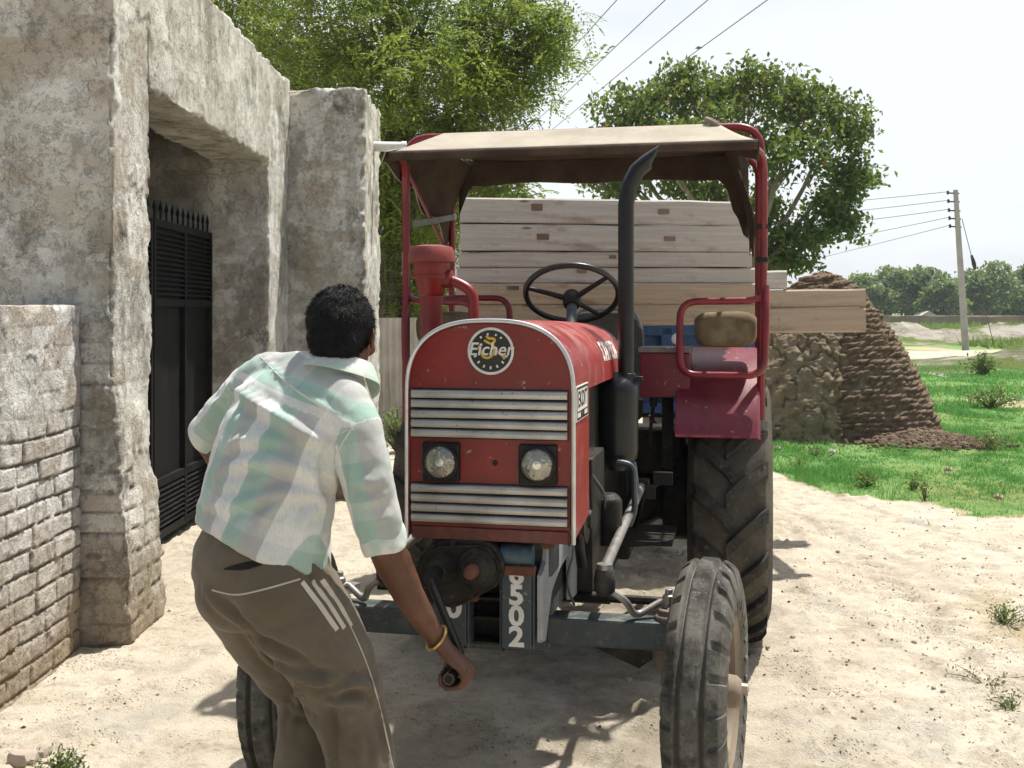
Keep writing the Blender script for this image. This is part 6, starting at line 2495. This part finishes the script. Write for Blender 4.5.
# joints
PEL = P(266, 562, 2.70)
NECK = P(343, 366, 2.735)
SHR, SHL = P(356, 422, 2.63), P(262, 380, 2.85)
ELR, ELL = P(386, 548, 2.66), P(210, 438, 2.95)
WRR = P(438, 640, 2.785)
S_ = (NECK - PEL).normalized()
R_ = (SHR - SHL)
R_ = (R_ - S_ * R_.dot(S_)).normalized()
N_ = S_.cross(R_).normalized()
Rh = Vector((0.88, -0.47, -0.08))
Rh = (Rh - S_ * Rh.dot(S_)).normalized()
Nh = S_.cross(Rh).normalized()


def mixd(t):
    r = (Rh * (1 - t) + R_ * t).normalized()
    return r, S_.cross(r).normalized()


def limb(mb, secs, n=16):
    mb.tube([c for c, r in secs], [r for c, r in secs], n)
    for c, r in (secs[0], secs[-1]):
        mb.ellipsoid(c, (r * 0.99, r * 0.99, r * 0.99), None, n, 10)


# --- skin
k = NT('brown skin')
c = k.mix(k.ramp(k.noise(9, 5, 0.6), 0.35, 0.68), (0.085, 0.036, 0.020), (0.135, 0.062, 0.036))
k.bump(k.math('ADD', k.noise(120, 4, 0.6), k.math('MULTIPLY', k.voro(260), 0.4)), 0.25, 0.003)
k.b.inputs['Subsurface Weight'].default_value = 0.06
k.b.inputs['Subsurface Radius'].default_value = (0.012, 0.005, 0.003)
M_SKIN = k.fin(c, 0.46, 0, 0.35)

b = MB()
# torso core
secs = []
for px, py, d, rx, ry, t in ((262, 590, 2.70, .150, .125, 0), (266, 556, 2.70, .150, .12, 0), (270, 510, 2.70, .138, .11, .2), (278, 468, 2.71, .142, .108, .5), (292, 428, 2.72, .158, .11, .8),
                             (306, 402, 2.73, .150, .095, 1), (322, 384, 2.735, .11, .07, 1), (336, 370, 2.735, .065, .06, 1)):
    r, nn = mixd(t)
    secs.append((P(px, py, d), r, rx, nn, ry))
b.ell_loft(secs, 24)
limb(b, [(NECK - S_ * 0.03, 0.062), (P(344, 362, 2.74), 0.057), (P(344, 345, 2.75), 0.055)])
# head
HC = P(342.5, 335, 2.752)
Fh = Vector((0.17, 0.96, -0.22)).normalized()
Uh = Vector((0.02, 0.20, 1.0))
Uh = (Uh - Fh * Uh.dot(Fh)).normalized()
Xh = Fh.cross(Uh).normalized()
MH = Matrix((Xh, Fh, Uh)).transposed()
hp = lambda x, y, z: HC + MH @ Vector((x, y, z))
b.ellipsoid(hp(0, -0.006, 0.018), (0.074, 0.092, 0.090), MH)
b.ellipsoid(hp(0, 0.030, -0.035), (0.060, 0.066, 0.072), MH)
b.ellipsoid(hp(0, 0.062, -0.078), (0.036, 0.030, 0.030), MH)                 # chin
b.ellipsoid(hp(0, 0.072, 0.030), (0.052, 0.022, 0.018), MH)                  # brow
for sd in (-1, 1):
    b.ellipsoid(hp(sd * 0.045, 0.066, -0.022), (0.022, 0.020, 0.020), MH)    # cheek
    b.ellipsoid(hp(sd * 0.080, -0.002, -0.010), (0.008, 0.020, 0.031), MH @ Matrix.Rotation(sd * 0.35, 3, 'Z'))   # ear
    b.ellipsoid(hp(sd * 0.083, -0.010, -0.006), (0.006, 0.014, 0.024), MH @ Matrix.Rotation(sd * 0.6, 3, 'Z'))
    b.ellipsoid(hp(sd * 0.012, 0.098, -0.030), (0.010, 0.010, 0.008), MH)
b.tube([hp(0, 0.086, 0.018), hp(0, 0.100, -0.008), hp(0, 0.110, -0.026)], [0.009, 0.010, 0.012], 10)   # nose
b.ellipsoid(hp(0, 0.088, -0.054), (0.024, 0.010, 0.006), MH)                 # lips
b.ellipsoid(hp(0, 0.086, -0.064), (0.020, 0.010, 0.006), MH)
# arms
limb(b, [(SHR - R_ * 0.02 - S_ * 0.015, 0.046), (SHR.lerp(ELR, 0.5), 0.044), (ELR, 0.046), (P(393, 562, 2.68), 0.0475), (P(410, 597, 2.725), 0.040), (P(427, 624, 2.765), 0.031), (WRR, 0.0265)])
limb(b, [(SHL + R_ * 0.02 - S_ * 0.015, 0.046), (SHL.lerp(ELL, 0.5), 0.044), (ELL, 0.046)])
WRL = P(272, 530, 2.97)
limb(b, [(ELL, 0.045), (ELL.lerp(WRL, 0.35), 0.044), (WRL, 0.027)])
# right hand closed on the crank grip
C_ = K2 + gdir * 0.098
A_ = (C_ - WRR)
G_ = gdir.normalized()
A_ = (A_ - G_ * A_.dot(G_)).normalized()
B_ = G_.cross(A_).normalized()
if B_.x < 0:
    B_ = -B_
b.ell_loft([(WRR, G_, 0.027, B_, 0.024), (WRR.lerp(C_ + B_ * 0.03, 0.3), G_, 0.034, B_, 0.021), (WRR.lerp(C_ + B_ * 0.033, 0.62), G_, 0.042, B_, 0.0185), (C_ + B_ * 0.034 - A_ * 0.006, G_, 0.044, B_, 0.015), (C_ + B_ * 0.033 + A_ * 0.008, G_, 0.040, B_, 0.011)], 20)
for off, sc in ((-0.034, 0.97), (-0.0115, 1.05), (0.0115, 1.0), (0.033, 0.86)):
    g = C_ + G_ * off
    ch = [g + B_ * 0.035 + A_ * 0.002, g + B_ * 0.030 + A_ * 0.026 * sc, g + B_ * 0.008 + A_ * 0.036 * sc, g - B_ * 0.019 + A_ * 0.028 * sc, g - B_ * 0.030 + A_ * 0.008, g - B_ * 0.024 - A_ * 0.012 * sc]
    rr_ = [0.0112 * sc, 0.0105 * sc, 0.0098 * sc, 0.0094 * sc, 0.0088 * sc, 0.0078 * sc]
    b.tube(ch, rr_, 10)
    b.ellipsoid(ch[0], (0.0125 * sc,) * 3, None, 10, 8)
    b.ellipsoid(ch[-1], (0.0080 * sc,) * 3, None, 10, 8)
th = [WRR + A_ * 0.012 - G_ * 0.014, WRR + A_ * 0.035 - G_ * 0.038, C_ - A_ * 0.030 - G_ * 0.052 - B_ * 0.012, C_ - A_ * 0.006 - G_ * 0.046 - B_ * 0.030, C_ + A_ * 0.012 - G_ * 0.036 - B_ * 0.036]
b.tube(th, [0.018, 0.0165, 0.0125, 0.011, 0.009], 10)
b.ellipsoid(th[-1], (0.009,) * 3, None, 10, 8)
# left hand resting on the thigh
DL = Vector((0.22, 0.02, -0.97)).normalized()
BL = Vector((0.55, 0.80, 0.12))
BL = (BL - DL * BL.dot(DL)).normalized()
GL = DL.cross(BL).normalized()
b.ell_loft([(WRL, GL, 0.027, BL, 0.021), (WRL + DL * 0.04, GL, 0.038, BL, 0.018), (WRL + DL * 0.088, GL, 0.042, BL, 0.013), (WRL + DL * 0.098, GL, 0.038, BL, 0.009)], 18)
for off, ln in ((-0.033, 0.068), (-0.011, 0.078), (0.011, 0.072), (0.032, 0.056)):
    p0 = WRL + DL * 0.086 + GL * off
    d_ = (DL + GL * off * 3.5).normalized()
    b.tube([p0, p0 + d_ * ln * 0.45 + BL * 0.004, p0 + d_ * ln * 0.75, p0 + d_ * ln - BL * 0.006], [0.0105, 0.0095, 0.0085, 0.0072], 10)
p0 = WRL + DL * 0.02 + GL * -0.024
b.tube([p0, p0 + DL * 0.03 - GL * 0.03, p0 + DL * 0.062 - GL * 0.045], [0.015, 0.012, 0.009], 10)
# legs and feet
LEGR = [(P(288, 585, 2.65), 0.098), (P(320, 642, 2.66), 0.085), (P(349, 700, 2.69), 0.062), (P(360, 745, 2.685), 0.060), (P(370, 820, 2.69), 0.050), (P(373, 875, 2.69), 0.038)]
LEGL = [(P(248, 588, 2.78), 0.098), (P(280, 642, 2.82), 0.082), (P(315, 698, 2.85), 0.060), (P(309, 745, 2.83), 0.058), (P(304, 815, 2.80), 0.048), (P(300, 868, 2.78), 0.037)]
for L in (LEGR, LEGL):
    limb(b, L)
    an = L[-1][0].copy()
    fd = Vector((0.62, 0.78, 0))
    b.ell_loft([(Vector((an.x, an.y, 0.05)) - fd * 0.055, Vector((fd.y, -fd.x, 0)), 0.022, Vector((0, 0, 1)), 0.030), (Vector((an.x, an.y, 0.048)), Vector((fd.y, -fd.x, 0)), 0.034, Vector((0, 0, 1)), 0.046),
                (Vector((an.x, an.y, 0.036)) + fd * 0.09, Vector((fd.y, -fd.x, 0)), 0.042, Vector((0, 0, 1)), 0.032), (Vector((an.x, an.y, 0.022)) + fd * 0.165, Vector((fd.y, -fd.x, 0)), 0.040, Vector((0, 0, 1)), 0.018), (Vector((an.x, an.y, 0.018)) + fd * 0.195, Vector((fd.y, -fd.x, 0)), 0.022, Vector((0, 0, 1)), 0.010)], 16)
    b.tube([an, Vector((an.x, an.y, 0.05))], 0.036, 14)
me, V, N = voxel(b, 0.0042, 5, 0.45)
# tendons and knuckle creases, slight muscle unevenness
V = V + N * (0.0009 * fbm(V, 28, 3, 7) + 0.0016 * fbm(V, 11, 2, 8))[:, None]
body = finish(me, V, 'body', M_SKIN, person, PO)

for sd in (-1, 1):
    bb = MB()
    bb.ellipsoid(hp(sd * 0.031, 0.077, 0.008), (0.0125, 0.0125, 0.0125), MH, 14, 10)
    bb.build('eye', worn('eye white', (0.7, 0.68, 0.64), rough=0.2, dust=0), person, True, org=PO)

# --- hair
k = NT('black hair')
st = k.noise(20, 4, 0.6, co=k.scaled((6, 6, 6)))
c = k.mix(k.ramp(st, 0.3, 0.7), (0.004, 0.004, 0.0045), (0.011, 0.010, 0.010))
k.bump(st, 0.7, 0.01)
M_HAIR = k.fin(c, 0.55, 0, 0.15)
b = MB()
b.ellipsoid(hp(0, -0.016, 0.030), (0.0845, 0.098, 0.090), MH, 40, 26)
b.ellipsoid(hp(0, -0.045, -0.015), (0.071, 0.060, 0.074), MH, 36, 22)
b.ellipsoid(hp(0, -0.048, -0.060), (0.050, 0.036, 0.046), MH, 30, 18)
b.ellipsoid(hp(0, 0.045, 0.070), (0.060, 0.050, 0.036), MH, 30, 18)
me, V, N = voxel(b, 0.005, 4)
V = V + N * (0.0045 * fbm(V, 22, 3, 4) + 0.002 * fbm(V, 60, 2, 5))[:, None]
hv, hn = V.copy(), N.copy()
hair = finish(me, V, 'hair', M_HAIR, person, PO)
rg = np.random.default_rng(9)
ids = rg.choice(len(hv), 9000)
base_, nor = hv[ids], hn[ids]
tang = np.cross(nor, np.array(tuple(Xh)) + rg.normal(size=nor.shape) * 0.55)
tang /= np.maximum(np.linalg.norm(tang, axis=1, keepdims=True), 1e-6)
tang *= np.where((tang @ np.array(tuple(Uh)))[:, None] > 0, -1, 1)
ln = (0.010 + 0.012 * rg.random(len(ids)))[:, None]
sidev = np.cross(tang, nor)
a0 = base_ - nor * 0.002
tipv = base_ + tang * ln + nor * (0.002 + 0.006 * rg.random(len(ids)) ** 2)[:, None] + sidev * rg.normal(size=(len(ids), 1)) * 0.003
wv_ = 0.0013
tri = np.stack([a0 - sidev * wv_, a0 + sidev * wv_, tipv], 1).reshape(-1, 3) - np.array(tuple(PO))
np_mesh('hair_strands', tri, np.arange(len(ids) * 3).reshape(-1, 3), M_HAIR, hair, smooth=False)
hair.children[0].location = (0, 0, 0)

# --- shirt
b = MB()
secs = []
for px, py, d, rx, ry, t in ((263, 546, 2.70, .182, .158, 0), (265, 530, 2.70, .178, .152, 0), (268, 505, 2.70, .172, .143, .15), (275, 470, 2.71, .172, .134, .45), (287, 435, 2.715, .180, .130, .8),
                             (300, 405, 2.725, .180, .116, 1), (315, 386, 2.73, .155, .092, 1), (331, 371, 2.735, .100, .075, 1), (340, 363, 2.737, .068, .064, 1)):
    r, nn = mixd(t)
    secs.append((P(px, py, d), r, rx, nn, ry))
b.ell_loft(secs, 32)
limb(b, [(P(338, 376, 2.735), 0.050), (P(330, 386, 2.70), 0.060), (P(344, 406, 2.66), 0.066), (P(356, 432, 2.635), 0.064), (P(366, 478, 2.625), 0.0595), (P(377, 518, 2.64), 0.0555), (P(381, 532, 2.645), 0.0535)])
limb(b, [(P(325, 374, 2.74), 0.050), (P(296, 374, 2.78), 0.056), (P(268, 376, 2.82), 0.062), (P(248, 392, 2.86), 0.064), (P(229, 412, 2.90), 0.060), (P(214, 428, 2.94), 0.056)])
me, V, N = voxel(b, 0.006, 22, 0.5)
V = V + N * 0.004
bv = bvh_of(me, V)
V0 = V.copy()
V = V + N * (0.006 * fbm(V * np.array([1, 1, 1.0]), 7, 2, 3) + 0.0042 * np.abs(fbm(V @ np.array([[.9, 0, .35], [0, .8, 0], [-.2, 0, 1.5]]), 13, 3, 5)))[:, None]
for pts, a, w in (([(226, 384), (262, 408), (300, 430), (330, 448)], .016, .017), ([(258, 352), (289, 385), (325, 408), (352, 428)], .006, .010), ([(205, 478), (240, 462), (285, 462), (318, 480)], .012, .016),
                  ([(200, 505), (235, 505), (290, 490), (325, 500)], .011, .015), ([(222, 452), (240, 440), (270, 438)], .008, .017), ([(330, 440), (322, 470), (332, 505), (322, 540)], -.014, .016),
                  ([(215, 525), (230, 508), (238, 490)], .009, .012), ([(255, 535), (268, 510), (290, 500)], .010, .013), ([(300, 540), (305, 515), (322, 505)], .009, .013), ([(345, 470), (365, 484), (388, 478)], .006, .017),
                  ([(350, 498), (368, 502), (390, 492)], .006, .015), ([(344, 440), (352, 462), (350, 490)], .009, .012), ([(368, 515), (382, 520), (395, 508)], .005, .014), ([(240, 372), (222, 398), (206, 418)], .007, .012),
                  ([(232, 400), (214, 404), (202, 412)], .005, .017), ([(290, 420), (300, 440), (296, 470)], .008, .014)):
    fold(V, N, bv, pts, a, w)
u = (V0 - np.array(tuple(NECK))) @ np.array(tuple(R_))
v = (V0 - np.array(tuple(PEL))) @ np.array(tuple(S_))


def segdist(V, a, c):
    a, c = np.array(tuple(a)), np.array(tuple(c))
    ab = c - a
    t = np.clip(((V - a) @ ab) / (ab @ ab), 0, 1)
    return np.linalg.norm(V - (a + t[:, None] * ab), axis=1)


cuffR, cuffL = P(383, 540, 2.65), P(204, 437, 2.95)
fr = np.array(tuple(P(300, 420, 2.72)))
sl = np.zeros(len(V))
for a, c in ((P(360, 440, 2.63), cuffR), (P(246, 392, 2.865), cuffL)):
    d = segdist(V0, a, c)
    ax_ = (c - a).normalized()
    q = ax_.cross(Vector((0.2, 0.9, 0.3))).normalized()
    tt = np.clip(((V0 - np.array(tuple(a))) @ np.array(tuple(c - a))) / (c - a).length_squared, 0, 1)
    m = d < 0.070 + 0.016 * np.clip(tt * 2, 0, 1)
    sl = np.where(m, 1.0, sl)
    uu_ = (V0 - np.array(tuple(a))) @ np.array(tuple(q))
    u = np.where(m, uu_ * 0.9 + 0.035, u)
    v = np.where(m, (V0 - np.array(tuple(a))) @ np.array(tuple(ax_)) + 0.8, v)
yoke = ((v > 0.395) & (v < 0.7)).astype(float)
at_list = (('su', u), ('sv', v), ('yoke', yoke))
shirt = finish(me, V, 'shirt', None, person, PO)
sm = shirt.modifiers.new('s', 'SMOOTH')
sm.factor = 0.5
sm.iterations = 3
for nm, arv in at_list:
    at = shirt.data.attributes.new(nm, 'FLOAT', 'POINT')
    at.data.foreach_set('value', arv.astype(np.float32))
k = NT('checked cotton')
su, sv, yk = k.attr('su'), k.attr('sv'), k.attr('yoke')


def stripes(coord, off):
    f = k.math('FRACT', k.math('ADD', k.math('MULTIPLY', coord, 1 / 0.142), off))
    rp = k.n('ShaderNodeValToRGB')
    rp.color_ramp.interpolation = 'LINEAR'
    el = rp.color_ramp.elements
    W_, G_r, G_n = (0.68, 0.68, 0.65), (0.40, 0.405, 0.385), (0.33, 0.475, 0.405)
    cols = [(0.0, W_), (0.315, W_), (0.33, G_n), (0.50, (0.295, 0.44, 0.37)), (0.66, G_n), (0.675, G_r), (0.82, (0.365, 0.37, 0.35)), (0.985, G_r), (1.0, W_)]
    while len(el) < len(cols):
        el.new(0.5)
    for e, (p, cc) in zip(el, cols):
        e.position = p
        e.color = (*cc, 1)
    k.l(f, rp.inputs[0])
    return rp.outputs[0]


c1 = stripes(su, 0.30)
c2 = stripes(sv, 0.40)
c = k.mix(k.math('MULTIPLY', k.ramp(yk, 0.4, 0.6), 0.9), k.mix(0.22, c1, c2), k.mix(0.2, c2, c1))
wvv = k.math('MULTIPLY', k.math('SINE', k.math('MULTIPLY', su, 1500.0)), k.math('SINE', k.math('MULTIPLY', sv, 1500.0)))
th_ = k.noise(160, 3, 0.7, co=k.scaled((1, 1, 0.3)))
c = k.mix(k.ramp(th_, 0.4, 0.7, 0, 0.22), c, (0.30, 0.30, 0.28))
k.bump(k.math('ADD', k.math('MULTIPLY', wvv, 0.3), k.noise(40, 4, 0.6)), 0.18, 0.004)
k.b.inputs['Sheen Weight'].default_value = 0.15
M_SHIRT = k.fin(c, 0.9, 0, 0.1)
shirt.data.materials.append(M_SHIRT)
bv2 = bvh_of(shirt.data, V)
M_THREAD = worn('pale shirt seam', (0.60, 0.60, 0.56), (0.50, 0.50, 0.47), 0.9, dust=0)
for pts in ([(259, 355), (289, 386), (325, 409), (354, 430)], [(352, 428), (338, 450), (333, 475)]):
    ribbon('seam', bv2, pts, 0.004, M_THREAD, shirt, PO, 0.0002)
k = NT('collar cotton')
c = k.mix(k.ramp(k.noise(14, 4), 0.40, 0.62), (0.62, 0.62, 0.58), (0.42, 0.52, 0.45))
k.bump(k.noise(60, 4), 0.2, 0.004)
M_COLLAR = k.fin(c, 0.9, 0, 0.1)
# rolled cuffs
for c0, ax0, rr_, nm in ((P(384, 541, 2.65), (cuffR - P(366, 480, 2.63)).normalized(), 0.0555, 'rolled_cuff'), (P(209.5, 434, 2.947), (cuffL - P(226, 412, 2.90)).normalized(), 0.0560, 'rolled_cuff')):
    b = MB()
    x0 = ax0.orthogonal().normalized()
    y0 = ax0.cross(x0)
    prof = [(-0.032, 0.94), (-0.030, 1.03), (-0.01, 1.06), (0.012, 1.05), (0.02, 1.0), (0.018, 0.93), (0.0, 0.90)]
    rings_ = []
    for h, f in prof:
        rings_.append([c0 + ax0 * (h + 0.004 * math.sin(3 * a)) + (x0 * math.cos(a) + y0 * math.sin(a)) * rr_ * f * (1 + 0.03 * math.sin(4 * a + h * 90)) for a in [2 * PI * i / 32 for i in range(32)]])
    b.rings(rings_, False)
    o = b.build(nm, M_COLLAR, shirt, True, org=PO, sub=1)
# collar
b = MB()
nb = NECK + S_ * 0.0
ua = (P(345, 350, 2.75) - P(339, 374, 2.735)).normalized()
xa = (R_ - ua * R_.dot(ua)).normalized()
ya = ua.cross(xa)
nn_ = 40
rings_ = []
for h, rr_, bias in ((0.018, 0.066, 0), (0.024, 0.070, 0.0), (0.012, 0.078, 0.004), (-0.018, 0.094, 0.012), (-0.026, 0.098, 0.014), (-0.026, 0.094, 0.012), (0.0, 0.070, 0)):
    r = []
    for i in range(nn_ + 1):
        a = PI / 2 + 0.30 + (2 * PI - 0.60) * i / nn_
        pt = max(0, abs(i / nn_ - 0.5) * 2 - 0.72) / 0.28
        r.append(P(343, 367, 2.738) + ua * (h - (0.030 * pt if h < 0 else 0.012 * pt)) + xa * math.cos(a) * rr_ * 1.04 + ya * math.sin(a) * (rr_ + bias))
    rings_.append(r)
n0 = nn_ + 1
for r in rings_:
    b.v += [tuple(p) for p in r]
for j in range(len(rings_)):
    jn = (j + 1) % len(rings_)
    for i in range(nn_):
        b.f.append((j * n0 + i, j * n0 + i + 1, jn * n0 + i + 1, jn * n0 + i))
b.build('collar', M_COLLAR, shirt, True, org=PO, sub=1)

# --- trousers
b = MB()
secs = []
for px, py, d, rx, ry in ((267, 530, 2.70, .150, .125), (264, 548, 2.70, .166, .142), (258, 570, 2.695, .172, .155), (254, 595, 2.70, .165, .150), (254, 615, 2.71, .14, .13)):
    secs.append((P(px, py, d), Rh, rx, Nh, ry))
b.ell_loft(secs, 30)
limb(b, [(P(286, 588, 2.655), 0.122), (P(302, 615, 2.655), 0.120), (P(322, 646, 2.665), 0.110), (P(343, 690, 2.685), 0.096), (P(356, 735, 2.685), 0.086), (P(366, 785, 2.69), 0.082), (P(372, 850, 2.69), 0.080)], 24)
limb(b, [(P(246, 590, 2.76), 0.118), (P(262, 618, 2.785), 0.112), (P(283, 650, 2.82), 0.100), (P(312, 692, 2.85), 0.086), (P(308, 738, 2.83), 0.080), (P(304, 785, 2.81), 0.077), (P(300, 848, 2.79), 0.076)], 24)
b.ellipsoid(P(238, 585, 2.66), (0.105, 0.10, 0.115), None, 20, 14)
b.ellipsoid(P(276, 592, 2.60), (0.10, 0.085, 0.11), None, 20, 14)
me, V, N = voxel(b, 0.0065, 10, 0.5)
bv = bvh_of(me, V)
V = V + N * (0.005 * fbm(V, 6, 3, 13) + 0.006 * np.abs(fbm(V * np.array([1, 1, 1.3]), 9, 3, 15)))[:, None]
for pts, a, w in (([(228, 602), (256, 634), (292, 652), (318, 672)], -.016, .018), ([(262, 655), (292, 672), (320, 684), (345, 676)], .014, .015), ([(334, 690), (356, 680), (376, 692)], .016, .014),
                  ([(330, 704), (352, 700), (372, 708)], .010, .012), ([(325, 690), (336, 720), (335, 766)], -.012, .016), ([(296, 676), (300, 700), (292, 730)], .010, .014), ([(350, 730), (362, 748), (360, 768)], .009, .014),
                  ([(205, 590), (225, 612), (252, 628)], .009, .014), ([(300, 556), (318, 572), (330, 590)], .012, .014), ([(310, 552), (328, 560), (338, 572)], .011, .012), ([(240, 620), (262, 650), (284, 676)], .010, .014),
                  ([(318, 620), (340, 650), (362, 676)], .007, .014), ([(285, 700), (300, 712), (318, 708)], .010, .012), ([(375, 700), (384, 728), (388, 764)], .008, .010)):
    fold(V, N, bv, pts, a, w * 0.85, 1.7)
k = NT('brown track trousers')
c = k.mix(k.ramp(k.noise(3, 5, 0.6), 0.35, 0.66), (0.108, 0.088, 0.060), (0.150, 0.124, 0.088))
c = k.mix(k.ramp(k.noise(7, 6, 0.7, off=(3, 1, 2)), 0.56, 0.74, 0, 0.3), c, (0.22, 0.185, 0.14))
k.bump(k.math('ADD', k.noise(220, 3), k.noise(30, 4)), 0.2, 0.004)
k.b.inputs['Sheen Weight'].default_value = 0.2
M_TROU = k.fin(c, 0.88, 0, 0.12)
trou = finish(me, V, 'trousers', M_TROU, person, PO)
sm = trou.modifiers.new('s', 'SMOOTH')
sm.factor = 0.5
sm.iterations = 3
bv3 = bvh_of(trou.data, V)
M_PIPE = worn('cream piping', (0.50, 0.45, 0.37), (0.40, 0.36, 0.29), 0.9, dust=0)
M_STRIPE = worn('cream stripe', (0.60, 0.54, 0.44), (0.50, 0.45, 0.37), 0.9, dust=0)
for dx in (0, 10, 20):
    ribbon('side_stripe', bv3, [(302 + dx, 582 + dx * -0.12), (319 + dx, 604), (337 + dx * 0.72, 630 - dx * 0.2)], 0.0125, M_STRIPE, trou, PO, 0.0012, smooth_px=False)
for pts in ([(212, 590), (236, 596), (270, 588), (300, 579)], [(338, 602), (360, 646), (374, 684), (384, 724), (393, 768)]):
    ribbon('piping', bv3, pts, 0.0042, M_PIPE, trou, PO, 0.0010)
ribbon('pocket_slit', bv3, [(224, 569), (246, 566), (270, 561)], 0.018, worn('pocket lining', (0.012, 0.011, 0.010), rough=0.95, dust=0), trou, PO, 0.0010, taper=True)

# --- bangle
b = MB()
bc = WRR + (P(427, 624, 2.765) - WRR) * 0.12
ax0 = (WRR - P(427, 624, 2.765)).normalized()
ax0 = (ax0 + Vector((0.15, -0.1, 0.25))).normalized()
x0 = ax0.orthogonal().normalized()
y0 = ax0.cross(x0)
b.tube([bc + (x0 * math.cos(2 * PI * i / 36) + y0 * math.sin(2 * PI * i / 36)) * 0.0345 for i in range(36)], 0.0042, 8, closed=True)
b.build('bangle', worn('brass bangle', (0.62, 0.42, 0.16), (0.55, 0.36, 0.13), 0.28, 0.8, 0.0), person, True, org=PO)
